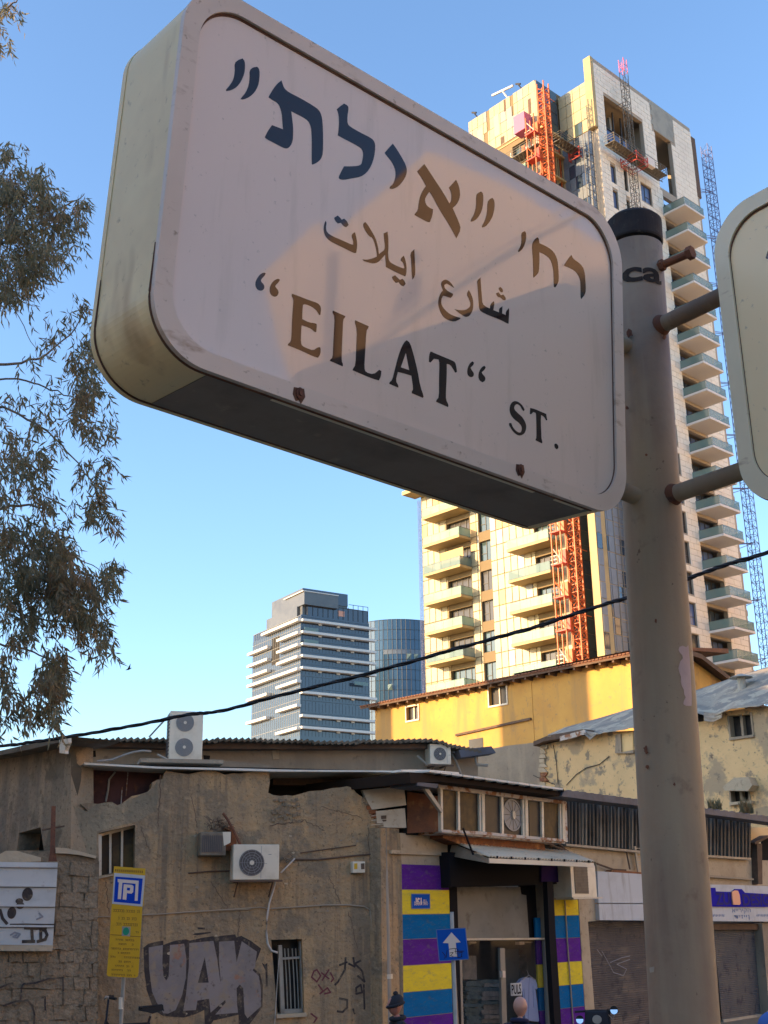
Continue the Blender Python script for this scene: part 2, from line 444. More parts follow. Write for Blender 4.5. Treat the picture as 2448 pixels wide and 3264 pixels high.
def rrect(a0, a1, z0, z1, r, n=10, bulge=0.0):
    pts = []
    for (ca, cz, w0) in ((a1 - r, z1 - r, 0), (a0 + r, z1 - r, 90), (a0 + r, z0 + r, 180), (a1 - r, z0 + r, 270)):
        for i in range(n + 1):
            w = math.radians(w0 + 90 * i / n)
            pts.append((ca + r * math.cos(w), cz + r * math.sin(w)))
        if bulge and w0 in (0, 180):
            s = 1 if w0 == 0 else -1
            za = cz + r * s
            for q in range(1, 8):
                f = q / 8.0
                x0 = ca if w0 == 0 else ca
                x1 = (a0 + r) if w0 == 0 else (a1 - r)
                pts.append((x0 + (x1 - x0) * f, za + s * bulge * math.sin(PI * f)))
    return pts

def light_box(root, F, W, H, T, m_frame, m_body, m_face, fw=0.027, r=0.088, bow=0.0):
    a, h = W / 2, H / 2
    base_rrect = rrect
    def rr2(*q):
        return [(x, z + (bow * math.exp(-((x - .385) / .075) ** 2) * max(0.0, min(1.0, (z - .12) / .12)))) for x, z in base_rrect(*q)]
    o = rr2(-a, a, -h, h, r, 16)
    ri = r - fw * .55
    i1 = rr2(-a + fw, a - fw, -h + fw, h - fw, ri, 16)
    b = rr2(-a + .0012, a - .0012, -h + .0012, h - .0012, r - .0012, 16)
    obj('box_body', MB().prism(F, b, -T + .012, -.0105), m_body, root, bevel=0.002)
    obj('front_frame', MB().prism(F, [o, i1], -.010, 0), m_frame, root, bevel=0.0022)
    obj('rear_frame', MB().prism(F, [o, i1], -T, -T + .0115), m_body, root, bevel=0.002)
    obj('dirt_line', MB().prism(F, [i1, rr2(-a + fw + .0010, a - fw - .0020, -h + fw + .0004, h - fw - .0042, ri, 16)], -.0058, -.0046), MT['dirt_gap'], root)
    # rusty seams along the bottom edge and up the lower corner, front and rear
    seam = [(-a - .0002, -h + .16)] + [p for p in rr2(-a, a, -h, h, r + .0002, 16)[34:51]] + [(a - r, -h - .0002)]
    for d, w in ((-.0108, .0022), (-T + .0130, .0016)):
        pts = [F.at(x, z, d) for x, z in seam]
        obj('rust_seam', MB().tube(pts, [w * .4] + [w] * (len(pts) - 2) + [w * .8], 6), MT['dirt_gap'], root)
    f = obj('face_panel', MB().prism(F, i1, -.012, -.0058), m_face, root)
    return f

sign1 = thing('street_sign', S1.at(0, -SH / 2, -ST / 2), 'large light box street sign reading EILAT ST. in Hebrew, Arabic and English', 'street sign')
light_box(sign1, S1, SW, SH, ST, MT['sign_frame'], MT['sign_body'], MT['sign_face'], bow=.011)
Z1, Z2, Z3, Z4 = zoom(680, 150, .2411), zoom(1000, 300, .2411), zoom(1280, 480, .2411), zoom(1560, 680, .2411)
Z5, Z6, Z7, Z8, Z9 = zoom(1000, 640, .2411), zoom(1340, 800, .2411), zoom(780, 840, .2411), zoom(1150, 940, .27125), zoom(1550, 1200, .18083)
LET = [
 (Z1((385,150),(415,185),(420,260),(410,350),(370,450),(310,530),(240,570),(172,582),(165,565),(215,510),(265,430),(285,330),(280,210),(330,170)), None),
 (Z1((580,260),(612,300),(610,420),(590,520),(545,600),(480,660),(400,695),(362,690),(365,675),(430,600),(470,500),(480,400),(478,310),(520,270)), None),
 (Z1((900,440),(920,500),(940,550),(1000,600),(1150,675),(1320,775),(1395,830),(1430,900),(1445,1000),(1452,1200),(1450,1400),(1425,1480),(1370,1530),(1310,1555),(1300,1540),(1302,1300),(1300,1150),(1290,1050),(1255,975),(1190,930),(1090,880),(1030,848),(1042,950),(1055,1050),(1055,1150),(1050,1240),(1020,1310),(975,1345),(920,1330),(800,1265),(700,1215),(680,1190),(720,1110),(775,1032),(850,1060),(922,1088),(912,980),(905,880),(880,790),(850,740),(780,700),(730,665),(740,640),(800,540),(850,480)), None),
 (Z2((400,125),(455,155),(460,200),(445,290),(445,390),(480,430),(600,500),(760,580),(805,630),(815,700),(800,830),(760,950),(700,1040),(620,1095),(500,1115),(400,1135),(340,1125),(328,1100),(355,1040),(400,955),(500,955),(580,950),(630,930),(645,870),(655,790),(640,730),(590,690),(480,630),(380,580),(318,545),(330,470),(335,330),(325,250),(305,200),(350,160)), None),
 (Z2((1045,655),(1100,730),(1160,830),(1215,930),(1235,1010),(1220,1080),(1180,1150),(1120,1220),(1050,1255),(1005,1250),(1005,1225),(1050,1190),(1075,1120),(1085,1050),(1070,970),(1020,880),(960,810),(938,775),(985,720)), None),
 (Z3((300,178),(350,250),(440,390),(560,570),(632,700),(655,665),(660,600),(650,540),(625,490),(680,430),(720,385),(760,470),(775,570),(765,640),(730,710),(675,760),(760,950),(785,1040),(725,1160),(640,1000),(500,780),(395,580),(365,545),(315,620),(308,670),(330,725),(375,760),(415,775),(410,850),(375,945),(345,945),(240,890),(170,850),(180,830),(215,790),(225,700),(245,600),(285,520),(322,468),(270,370),(205,275)), None),
 (Z3((1050,540),(1080,570),(1080,690),(1060,800),(1010,890),(950,935),(915,940),(915,915),(960,840),(985,740),(985,590),(1010,560)), None),
 (Z3((1200,625),(1228,660),(1230,760),(1205,870),(1160,950),(1110,1005),(1065,1018),(1062,995),(1100,930),(1130,820),(1135,680),(1165,640)), None),
 (Z4((470,235),(488,270),(485,340),(465,420),(430,480),(390,512),(375,500),(410,440),(425,370),(420,270),(440,245)), None),
 (Z4((635,315),(655,340),(660,395),(740,430),(820,480),(870,540),(900,620),(912,720),(918,880),(905,930),(870,980),(852,970),(850,880),(845,760),(830,680),(800,600),(740,550),(660,510),(662,620),(655,770),(630,810),(585,850),(578,835),(580,760),(572,560),(560,420),(590,350)), None),
 (Z4((1085,550),(1105,600),(1180,650),(1230,700),(1255,760),(1268,860),(1275,1010),(1265,1070),(1215,1132),(1205,1110),(1205,960),(1200,880),(1170,810),(1130,760),(1060,720),(985,690),(1000,660),(1060,575)), None),
 (Z5((155,265),(170,285),(160,360),(175,420),(250,470),(380,525),(500,580),(525,580),(520,520),(500,470),(510,435),(545,415),(560,470),(575,560),(570,640),(560,690),(530,690),(440,645),(320,585),(210,530),(155,470),(130,400),(135,320)), None),
 (Z5((315,195),(345,220),(370,250),(400,235),(440,270),(460,320),(430,350),(395,335),(360,290),(320,300),(285,265),(270,225)), None),
 (Z5((680,280),(715,320),(770,410),(820,500),(850,610),(862,705),(900,675),(935,650),(942,600),(930,500),(925,430),(975,408),(985,480),(988,600),(982,720),(995,800),(1060,845),(1180,895),(1200,890),(1185,820),(1150,790),(1155,755),(1190,725),(1215,790),(1228,880),(1225,960),(1210,1000),(1120,960),(1000,900),(955,875),(950,800),(945,710),(905,760),(850,815),(790,830),(720,815),(660,795),(645,775),(700,780),(770,765),(835,738),(835,690),(815,590),(780,490),(735,470),(690,410),(655,340),(655,300)), None),
 (Z5((1330,640),(1335,760),(1345,960),(1325,1020),(1305,1040),(1295,960),(1290,800),(1275,690)), None),
 (Z5((1075,985),(1110,1020),(1140,1045),(1170,1030),(1200,1060),(1215,1100),(1185,1130),(1150,1115),(1125,1075),(1085,1085),(1045,1040),(1035,1005)), None),
 (Z6((320,375),(370,390),(420,440),(448,490),(400,460),(350,430),(315,450),(320,490),(360,530),(430,565),(430,590),(400,620),(340,600),(300,590),(275,640),(275,700),(300,750),(360,815),(430,855),(530,885),(520,905),(450,935),(380,920),(310,880),(260,800),(235,710),(240,630),(265,560),(300,520),(275,460),(275,410)), None),
 (Z6((640,515),(670,570),(695,640),(700,720),(690,790),(650,860),(600,875),(560,850),(500,810),(450,770),(520,785),(600,780),(650,745),(665,700),(645,640),(610,570)), None),
 (Z6((795,350),(800,450),(812,600),(820,700),(870,740),(920,762),(925,705),(965,665),(980,680),(965,782),(1040,812),(1040,760),(1085,730),(1080,825),(1130,850),(1130,800),(1170,755),(1175,800),(1165,960),(1150,960),(1050,905),(900,850),(800,800),(775,760),(770,650),(755,450),(750,390)), None),
 (Z6((1055,475),(1090,505),(1090,545),(1065,545),(1040,515),(1035,490)), None),
 (Z6((1000,560),(1030,545),(1065,585),(1095,575),(1130,620),(1125,650),(1095,650),(1060,615),(1020,605)), None),
 (Z7((260,118),(278,130),(265,160),(215,210),(215,240),(255,280),(262,320),(240,355),(200,360),(160,335),(140,290),(145,230),(180,170),(220,130)), None),
 (Z7((445,200),(465,215),(450,245),(405,290),(405,310),(440,350),(450,390),(425,435),(385,440),(345,410),(328,360),(335,300),(370,240),(410,210)), None),
 (Z7((625,400),(700,425),(850,485),(960,520),(1000,560),(1010,600),(1000,680),(985,680),(950,620),(890,570),(800,535),(770,545),(762,640),(760,735),(850,780),(940,790),(955,810),(945,905),(925,905),(880,860),(800,830),(752,815),(745,900),(742,1050),(760,1090),(820,1120),(905,1150),(960,1110),(995,1105),(1005,1130),(1000,1200),(970,1245),(900,1225),(780,1165),(570,1080),(575,1060),(610,1030),(620,950),(625,750),(640,560),(645,470),(620,430)), None),
 (Z7((1165,622),(1330,695),(1325,715),(1300,740),(1295,900),(1285,1100),(1280,1290),(1300,1330),(1295,1360),(1125,1285),(1130,1270),(1165,1240),(1170,1100),(1180,900),(1190,700),(1160,650)), None),
 (Z7((1460,750),(1640,830),(1630,860)) + Z8((65,420),(50,700),(40,860),(60,910),(150,935),(215,880),(242,895),(235,960),(212,1005),(140,985)) + Z7((1540,1460),(1425,1410),(1435,1385),(1465,1340),(1475,1100),(1485,880),(1455,780)), None),
 (Z8((540,532),(580,565),(620,700),(665,880),(700,1080),(740,1190),(730,1210),(600,1155),(600,1130),(618,1110),(595,950),(520,925),(435,905),(410,1010),(440,1060),(440,1090),(335,1045),(338,1025),(370,1000),(400,880),(440,720),(480,610),(515,550)), Z8((530,680),(470,850),(570,885))),
 (Z8((820,665),(940,715),(1060,765),(1110,790),(1125,860),(1130,905),(1110,915),(1085,870),(1050,820),(1010,810),(1010,950),(1000,1150),(1000,1230),(1030,1290),(1025,1318),(885,1255),(890,1235),(920,1200),(920,1000),(925,800),(915,760),(860,750),(820,795),(800,785),(805,700)), None),
 (Z8((1310,780),(1330,795),(1325,820),(1290,855),(1300,880),(1330,920),(1325,955),(1300,970),(1265,955),(1250,915),(1255,860),(1280,805)), None),
 (Z8((1450,832),(1468,850),(1455,880),(1420,910),(1430,930),(1465,970),(1460,1010),(1430,1027),(1395,1005),(1380,960),(1390,900),(1420,850)), None),
 (Z9((500,430),(560,445),(620,490),(660,550),(675,590),(660,610),(635,590),(600,520),(550,485),(510,500),(490,540),(500,590),(560,650),(630,710),(680,790),(705,860),(700,940),(670,1010),(600,1045),(540,1030),(470,970),(420,890),(400,850),(405,820),(440,820),(460,880),(510,950),(570,990),(610,985),(630,930),(620,870),(570,810),(500,760),(440,690),(410,610),(415,520),(450,455)), None),
 (Z9((775,555),(860,575),(960,620),(1055,660),(1065,720),(1075,770),(1055,775),(1020,710),(965,680),(960,800),(970,1000),(970,1080),(990,1160),(980,1180),(870,1125),(870,1110),(885,1080),(885,900),(880,700),(875,645),(830,625),(790,665),(768,660)), None),
 (Z9((1230,1180),(1265,1210),(1272,1260),(1245,1285),(1215,1265),(1200,1220),(1205,1190)), None)]

def smooth_loop(p):
    """round the traced outline a little: one pass of corner cutting on obtuse corners only"""
    out = []
    n = len(p)
    for i in range(n):
        a, b, c = Vector(p[i - 1]), Vector(p[i]), Vector(p[(i + 1) % n])
        u, v = (a - b), (c - b)
        if u.length < 1e-6 or v.length < 1e-6:
            continue
        if u.normalized().dot(v.normalized()) < -0.55:
            out.append(tuple(b + (a - b) * .25))
            out.append(tuple(b + (c - b) * .25))
        else:
            out.append(tuple(b))
    return out

for o_, h_ in LET:
    loops = [[S1.sz(p, -.0056) for p in smooth_loop(o_)]]
    if h_:
        loops.append([S1.sz(p, -.0056) for p in h_])
    obj('letter', MB().prism(S1, loops, -.0058, -.0054), MT['letter_black'], sign1)
Zs = zoom(700, 1150, .3617)
Zt = zoom(1300, 1250, .4219)
for (px, name) in ((Zs((700, 290))[0], 'screw'), (Zt((848, 585))[0], 'screw')):
    a_, z_ = S1.sz(px)
    obj(name, MB().disc(S1, a_, z_, -.001, .003, .0065, .009, 14).disc(S1, a_ + .001, z_ + .001, .003, .005, .004, .005, 10), MT['rust_screw'], sign1)
    obj('rust_run', MB().prism(S1, [(a_ - .010, z_ + .007), (a_ + .008, z_ + .010), (a_ + .011, z_ - .002), (a_ + .004, z_ - .015), (a_ + .000, z_ - .010), (a_ - .005, z_ - .013), (a_ - .011, z_ - .004)], .0002, .0006), MT['dirt_gap'], sign1)
defm('underside_shade', (0.272, 0.24, 0.206), 0.7, spec=0.15, layers=[(6, 5, .45, .7, (0.192, 0.168, 0.148)), (25, 5, .62, .76, (0.384, 0.32, 0.247))])  # shade below the sign box painted as a dark, grimy plate colour
obj('underside_shade_plate', MB().box(S1, -SW / 2 + .10, SW / 2 - .09, -SH / 2 - .0004, -SH / 2 + .0008, -ST + .016, -.0135), MT['underside_shade'], sign1)
# pale aluminium drip strips under the front frame
for a0, a1 in ((-.285, .262), (.315, .39)):
    obj('drip_strip', MB().box(S1, a0, a1, -SH / 2 - .0016, -SH / 2 + .003, -.0195, -.0135), MT['sign_frame_light'], sign1)
for a0 in (-.28,):
    obj('dust_patch', MB().prism(S1.shift(0, 0, 0), [(a0, -SH / 2 + .0045), (a0 + .03, -SH / 2 + .0045), (a0 + .026, -SH / 2 + .006), (a0 + .004, -SH / 2 + .006)], -.11, -.10), MT['sign_frame'], sign1)

# ------------------------------------------------------------------ pole
pole = thing('sign_pole', (0.50, 2.25, 0), 'weathered grey brown steel pole with black cap carrying the two light box street signs', 'pole')
PT = Vector((0.5505, 2.25, 4.125))
PB = Vector((0.509, 2.25, 2.52))
def on_pole(z):
    return PB + (PT - PB) * ((z - PB.z) / (PT.z - PB.z))
zs = [0.1, 1.0, 2.5, 3.0, 3.5, 4.05]
mb = MB().tube([on_pole(z) for z in zs], [.0625, .0615, .0603, .0595, .0575, .0565], 48)
obj('shaft', mb, MT['pole_paint'], pole, smooth=True)
obj('cap', MB().tube([on_pole(z) for z in (4.058, 4.062, 4.112, 4.122)], [.0575, .0592, .0592, .050], 48), MT['pole_cap'], pole, smooth=False)
obj('base_plate', MB().box(Frame((on_pole(.12).x, 2.25, 0), az=90), -.15, .15, .12, .14, -.15, .15), MT['galv'], pole)
# torn poster remains, wrapped on the shaft
def pole_wrap(polys_px, rad, name, m, label=None):
    vs, fs = [], []
    for px in polys_px:
        # outline -> dense triangle fan through tessellation grid
        pts2 = []
        for p in px:
            w = ray(*p)
            # closest hit on cylinder
            t = 2.2 / w.y
            for _ in range(12):
                q = CAM + w * t
                c = on_pole(q.z)
                dx, dy = q.x - c.x, q.y - c.y
                ex = min(abs(dx), rad * .985)
                ty = c.y - math.sqrt(rad * rad - ex * ex)
                t = (ty) / w.y
            q = CAM + w * t
            c = on_pole(q.z)
            th = math.asin(max(-.985, min(.985, (q.x - c.x) / rad)))
            pts2.append((th, q.z))
        # cut into vertical strips for curvature
        lo, hi = min(p[0] for p in pts2), max(p[0] for p in pts2)
        n = max(2, int((hi - lo) / .08))
        import bmesh
        bm = bmesh.new()
        vv = [bm.verts.new((p[0], p[1], 0)) for p in pts2]
        tr = tessellate_polygon([[Vector((p[0], p[1], 0)) for p in pts2]])
        for t3 in tr:
            try:
                bm.faces.new([vv[i] for i in t3])
            except ValueError:
                pass
        for k in range(1, n):
            x = lo + (hi - lo) * k / n
            bmesh.ops.bisect_plane(bm, geom=bm.verts[:] + bm.edges[:] + bm.faces[:], plane_co=(x, 0, 0), plane_no=(1, 0, 0))
        bm.verts.index_update()
        k0 = len(vs)
        for v in bm.verts:
            c = on_pole(v.co.y)
            vs.append((c.x + rad * math.sin(v.co.x), c.y - rad * math.cos(v.co.x), v.co.y))
        for f in bm.faces:
            fs.append(tuple(v.index + k0 for v in f.verts))
        bm.free()
    b = MB()
    b.v, b.f = vs, fs
    return obj(name, b, m, pole, label=label)

Zd0 = lambda a, b: (1700 + a * .5264, 2100 + b * .5264)
rs0 = random.Random(1)
Zp = zoom(2080, 1700, .2487)
pole_wrap([Zp((460,1430),(430,1460),(385,1440),(345,1455),(332,1490),(350,1530),(380,1560),(390,1600),(355,1640),(340,1690),(330,1730),(345,1790),(365,1840),(360,1900),(375,1960),(400,2000),(405,2060),(425,2100),(400,2150),(395,2190),(430,2212),(500,2212),(503,2100),(490,1800),(475,1600))], .0598, 'poster_remains', MT['torn_poster'], 'torn pinkish poster remains')
pole_wrap([zoom(1850, 2850, .3605)((610,650),(655,640),(650,690),(615,695))], .0612, 'paint_chip', MT['galv'])
for c_, rr_ in ((Zd0(680, 545), 9), (Zd0(684, 565), 7), (Zd0(690, 655), 6), ((2118, 1075), 8), ((2008, 1062), 12), ((2138, 1590), 10), ((2000, 1300), 6), ((2060, 1450), 5), ((2090, 1980), 6), ((2150, 2500), 5)):
    pole_wrap([[(c_[0] + rr_ * rs0.uniform(.5, 1.1) * math.cos(2 * PI * i / 9), c_[1] + rr_ * rs0.uniform(.6, 1.5) * math.sin(2 * PI * i / 9)) for i in range(9)]], .0612, 'rust_spot', MT['rusty'])
# lettering "ca" on the shaft
def text_mesh(s, size=1.0, bold=0.0, extr=0.0):
    c = bpy.data.curves.new('t', 'FONT')
    c.body = s
    c.size = size
    c.offset = bold
    c.resolution_u = 3
    o = bpy.data.objects.new('t', c)
    COL.objects.link(o)
    dg = bpy.context.evaluated_depsgraph_get()
    m = bpy.data.meshes.new_from_object(o.evaluated_get(dg))
    vs = [tuple(v.co) for v in m.vertices]
    fs = [tuple(p.vertices) for p in m.polygons]
    bpy.data.objects.remove(o)
    bpy.data.curves.remove(c)
    bpy.data.meshes.remove(m)
    return vs, fs

def text_on(F, s, a0, a1, z0, z1, d, name, m, parent, bold=0.012, label=None, d1=None):
    vs, fs = text_mesh(s, 1.0, bold)
    x0, x1 = min(v[0] for v in vs), max(v[0] for v in vs)
    y0, y1 = min(v[1] for v in vs), max(v[1] for v in vs)
    b = MB().add([F.at(a0 + (v[0] - x0) / (x1 - x0) * (a1 - a0), z0 + (v[1] - y0) / (y1 - y0) * (z1 - z0), d) for v in vs], fs)
    return obj(name, b, m, parent, label=label)

def fn(vs, fs):
    x0, x1 = min(v[0] for v in vs), max(v[0] for v in vs)
    y0, y1 = min(v[1] for v in vs), max(v[1] for v in vs)
    out = []
    for v in vs:
        th = -.80 + (v[0] - x0) / (x1 - x0) * 1.58
        z = 3.940 + (v[1] - y0) / (y1 - y0) * .034 - .004 * math.sin(th)
        c = on_pole(z)
        out.append((c.x + .0578 * math.sin(th), c.y - .0578 * math.cos(th), z))
    return out
vs, fs = text_mesh('ca', 1.0, 0.03)
import bmesh
bm = bmesh.new()
vv = [bm.verts.new(v) for v in vs]
for f in fs:
    try:
        bm.faces.new([vv[i] for i in f])
    except ValueError:
        pass
for k in range(1, 28):
    x_ = min(v[0] for v in vs) + (max(v[0] for v in vs) - min(v[0] for v in vs)) * k / 28
    bmesh.ops.bisect_plane(bm, geom=bm.verts[:] + bm.edges[:] + bm.faces[:], plane_co=(x_, 0, 0), plane_no=(1, 0, 0))
bm.verts.index_update()
vs = [tuple(v.co) for v in bm.verts]
fs = [tuple(v.index for v in f.verts) for f in bm.faces]
bm.free()
b = MB()
b.v, b.f = fn(vs, fs), fs
defm('worn_black', (0.035, 0.030, 0.030), 0.8, spec=0.15, layers=[(30, 4, .5, .75, (.10, .08, .06))])
obj('pole_lettering', b, MT['worn_black'], pole, label='black letters ca')
# arms: two to the right hand sign, two stubs to the left hand sign, one rusty bolt
S2n = Vector((-.78801, -.61566, 0))
S2 = Frame(Vector((.525, 2.25, 0)) + S2n * .087, r=(.61566, -.78801, 0), u=(0, 0, 1), n=S2n)
for zc, nm in ((3.845, 'arm'), (3.475, 'arm')):
    c = on_pole(zc)
    p0 = Vector((c.x, c.y, zc))
    obj(nm, MB().tube([p0 + Vector((.61566, -.78801, 0)) * t for t in (.03, .30)], .0175, 20), MT['pole_paint'], pole, smooth=True)
    obj('weld', MB().tube([p0 + Vector((.61566, -.78801, 0)) * t for t in (.050, .058, .066)], [.025, .022, .018], 16), MT['rusty'], pole, smooth=True)
for zc in (3.80, 3.475):
    c = on_pole(zc)
    p0 = Vector((c.x, c.y, zc))
    obj('arm', MB().tube([p0, p0 - Vector(sx) * .16], .0175, 16), MT['pole_paint'], pole, smooth=True)
c = on_pole(3.985)
bd = (Vector((.72, -.69, 0.01))).normalized()
p0 = Vector((c.x, c.y, 3.985))
obj('rusty_bolt', MB().tube([p0 + bd * t for t in (.05, .125)], .0085, 12).tube([p0 + bd * t for t in (.122, .134)], .0145, 6).tube([p0 + bd * t for t in (.052, .066)], .0125, 6), MT['rusty'], pole, smooth=False)

# ------------------------------------------------------------------ second light box sign (cut by the right border)
S2c = S2.shift(.28 + SW / 2, 3.655, 0)
sign2 = thing('street_sign', S2c.at(0, -.295, -ST / 2), 'pale cream light box street sign cut off by the right border of the photo', 'street sign')
light_box(sign2, S2c, SW, .59, ST, MT['sign_frame_light'], MT['sign_body'], MT['sign_face_warm'], fw=.030)
Zq = zoom(2280, 600, .4516)
obj('letter', MB().prism(S2, [S2.sz(p, -.0056) for p in Zq((355,492),(362,470),(372,440),(390,425),(405,440),(392,470),(378,498),(362,500))], -.0058, -.0053), MT['letter_black'], sign2)
obj('clamp', MB().box(S2c, -SW / 2 - .012, -SW / 2 + .03, .12, .165, -.13, -.05), MT['rusty'], sign2)

# ------------------------------------------------------------------ lattice helper
def lattice(mb, P, R, N, z0, z1, w=.7, bay=.9, t=.06, brace=True):
    """square section mast of four chords with ladder rungs and zigzag braces"""
    P, R, N = Vector(P), Vector(R), Vector(N)
    F = Frame((P.x, P.y, 0), r=R, u=(0, 0, 1), n=N)
    h = w / 2
    for a in (-h, h):
        for d in (-h, h):
            mb.box(F, a - t / 2, a + t / 2, z0, z1, d - t / 2, d + t / 2)
    z = z0
    k = 0
    while z + bay <= z1 + 1e-6:
        for d in (-h, h):
            mb.box(F, -h, h, z - t / 3, z + t / 3, d - t / 3, d + t / 3)
            if brace:
                a0, a1 = (-h, h) if k % 2 == 0 else (h, -h)
                mb.tube([F.at(a0, z, d), F.at(a1, z + bay, d)], t * .42, 4, False)
        for a in (-h, h):
            mb.box(F, a - t / 3, a + t / 3, z - t / 3, z + t / 3, -h, h)
            if brace:
                d0, d1 = (-h, h) if k % 2 else (h, -h)
                mb.tube([F.at(a, z, d0), F.at(a, z + bay, d1)], t * .42, 4, False)
        z += bay
        k += 1
    return mb

def rect_cut(a0, a1, holes):
    """subtract hole intervals from [a0, a1]"""
    segs = [(a0, a1)]
    for h0, h1 in holes:
        ns = []
        for s0, s1 in segs:
            if h1 <= s0 or h0 >= s1:
                ns.append((s0, s1))
            else:
                if h0 > s0:
                    ns.append((s0, h0))
                if h1 < s1:
                    ns.append((h1, s1))
        segs = ns
    return [s for s in segs if s[1] - s[0] > .05]

def wall_boxes(mb, F, a0, a1, z0, z1, holes, d0, d1):
    zs = sorted({z0, z1} | {h[2] for h in holes if z0 < h[2] < z1} | {h[3] for h in holes if z0 < h[3] < z1})
    for i in range(len(zs) - 1):
        zm = (zs[i] + zs[i + 1]) / 2
        hh = [(h[0], h[1]) for h in holes if h[2] < zm < h[3]]
        for s in rect_cut(a0, a1, hh):
            mb.box(F, s[0], s[1], zs[i], zs[i + 1], d0, d1)

def cladding(F, a0, a1, z0, z1, holes, pw, ph, gap, d0, d1, name, mats, parent, limit, zpref, stagger=True, rnd=.0, seed=1):
    rs = random.Random(seed)
    pieces = []
    row = 0
    z = z0
    while z + ph <= z1 + 1e-6:
        zt = z + ph
        hh = [(h[0], h[1]) for h in holes if h[2] < zt - .04 and h[3] > z + .04]
        for s0, s1 in rect_cut(a0, a1, hh):
            off = (pw / 2 if (stagger and row % 2) else 0)
            x = s0
            nxt = a0 + off + math.ceil((s0 - a0 - off) / pw + 1e-6) * pw
            while x < s1 - .05:
                e = min(nxt, s1)
                if e - x < .12 and e < s1:
                    nxt += pw
                    e = min(nxt, s1)
                pieces.append((x, e, z, zt))
                x = e
                nxt = e + pw if e < s1 else s1
        z += ph
        row += 1
    pieces.sort(key=lambda p: abs(p[2] - zpref))
    rest = {}
    for k, (x, e, zb, zt) in enumerate(pieces):
        m = mats[0] if rs.random() > rnd else rs.choice(mats[1:])
        dd = d1 + rs.uniform(-.008, .012)
        if k < limit:
            unit_box(name, m, parent, F, x + gap / 2, e - gap / 2, zb + gap / 2, zt - gap / 2, d0, dd)
        else:
            rest.setdefault(m.name, MB()).box(F, x + gap / 2, e - gap / 2, zb + gap / 2, zt - gap / 2, d0, dd)
    for mn, b in rest.items():
        structure(obj(name, b, MT[mn], parent), 'stuff')

# ------------------------------------------------------------------ apartment tower under construction
A0 = Vector((25.6, 117.24))
FR = Frame((A0.x, A0.y), 47)
Lv = Vector((-FR.r.y, FR.r.x, 0))
Cc = Vector((A0.x, A0.y, 0)) + Lv * 5.59
Bc = Cc - FR.r * 3.85
FL = Frame((Bc.x, Bc.y), -43)
F2t = Frame((A0.x, A0.y), -43)
F3t = Frame((Cc.x, Cc.y), 47)
tower = thing('apartment_tower', (31.5, 127, 0), 'tall pale stone apartment tower under construction with stacked glass railed balconies', 'tower')
FH = 3.43
TOP = 99.2
lev = [82.7 - FH * k for k in range(25)]
# --- right (shaded) stone face
holesR = []
winR = []
for k, z in enumerate(lev):
    if z < -1:
        continue
    zz0 = z + .0
    dr = .0 + .6 * (k / 16.0)
    for (x0, x1, b0, b1) in ((1.75 + dr, 2.75 + dr, .05, 2.5), (4.35 + dr, 5.05 + dr, .0, 3.0 if k == 0 else 2.3), (7.65 + dr, 9.85 + dr, .25, 2.7)):
        holesR.append((x0, x1, zz0 + b0, zz0 + b1))
        winR.append((x0, x1, zz0 + b0, zz0 + b1, 'w'))
    holesR.append((12.3 + dr * .6, 16.4 + dr * .6, zz0 + .12, zz0 + 2.85))
    winR.append((12.3 + dr * .6, 16.4 + dr * .6, zz0 + .12, zz0 + 2.85, 'd'))
holesR = [h for h in holesR if not (h[3] > 86.0 and h[0] > 12)]
winR = [w for w in winR if not (w[3] > 86.0 and w[0] > 12)]
big1 = (1.6, 9.4, 87.6, 94.7)
big2 = (11.9, 15.5, 86.6, 94.8)
holesR += [big1, big2]
core = MB()
wall_boxes(core, FR, 0, 20.4, 0, TOP - .02, holesR, -.55, -.06)
core.box(FR, 20.4, 20.9, 0, 97.9, -4, -.06)
core.box(FR, 0.02, 20.35, 0, 86, -6.5, -5.2)
core.box(FR, 10.2, 11.3, 86.6, 95, -5, -.56)
for z in lev:
    core.box(FR, 0.3, 20.3, z - .28, z, -6, -.56)
core.box(FR, 0.3, 20.3, 95.2, 95.5, -6, -.56)
obj('concrete_wall', core, MT['stone_core'], tower)
concrete_panel = [(11.3, 99.1), (16.5, 99.1), (16.5, 97.3), (16.2, 97.3), (16.2, 96.6), (16.55, 96.6), (16.55, 95.9), (16.15, 95.9), (16.15, 94.85), (11.75, 94.85), (11.75, 95.5), (11.4, 95.5), (11.4, 96.2), (11.75, 96.2), (11.75, 96.9), (11.35, 96.9), (11.35, 97.6), (11.7, 97.6), (11.7, 98.3), (11.3, 98.3)]
obj('bare_concrete', MB().prism(FR, concrete_panel, -.06, -.015), MT['concrete'], tower, label='bare unclad concrete patch below the roof edge')
cladding(FR, 0, 20.4, TOP - .686 * 144, TOP - .01, holesR + [(11.35, 16.4, 94.85, 99.3)], 1.25, .686, .038, -.06, 0, 'stone_panel', [MT['stone_white']], tower, 296, 33.0)
# roof parapet corner slab with its sunlit edge and the return wall
obj('parapet_corner', MB().box(FR, -.55, -.02, 89.3, 99.15, -1.0, .0), MT['concrete_wall'], tower)
obj('parapet_step', MB().box(FR, 20.42, 21.3, 89.0, 98.0, -3, .02), MT['wood_dark'], tower)

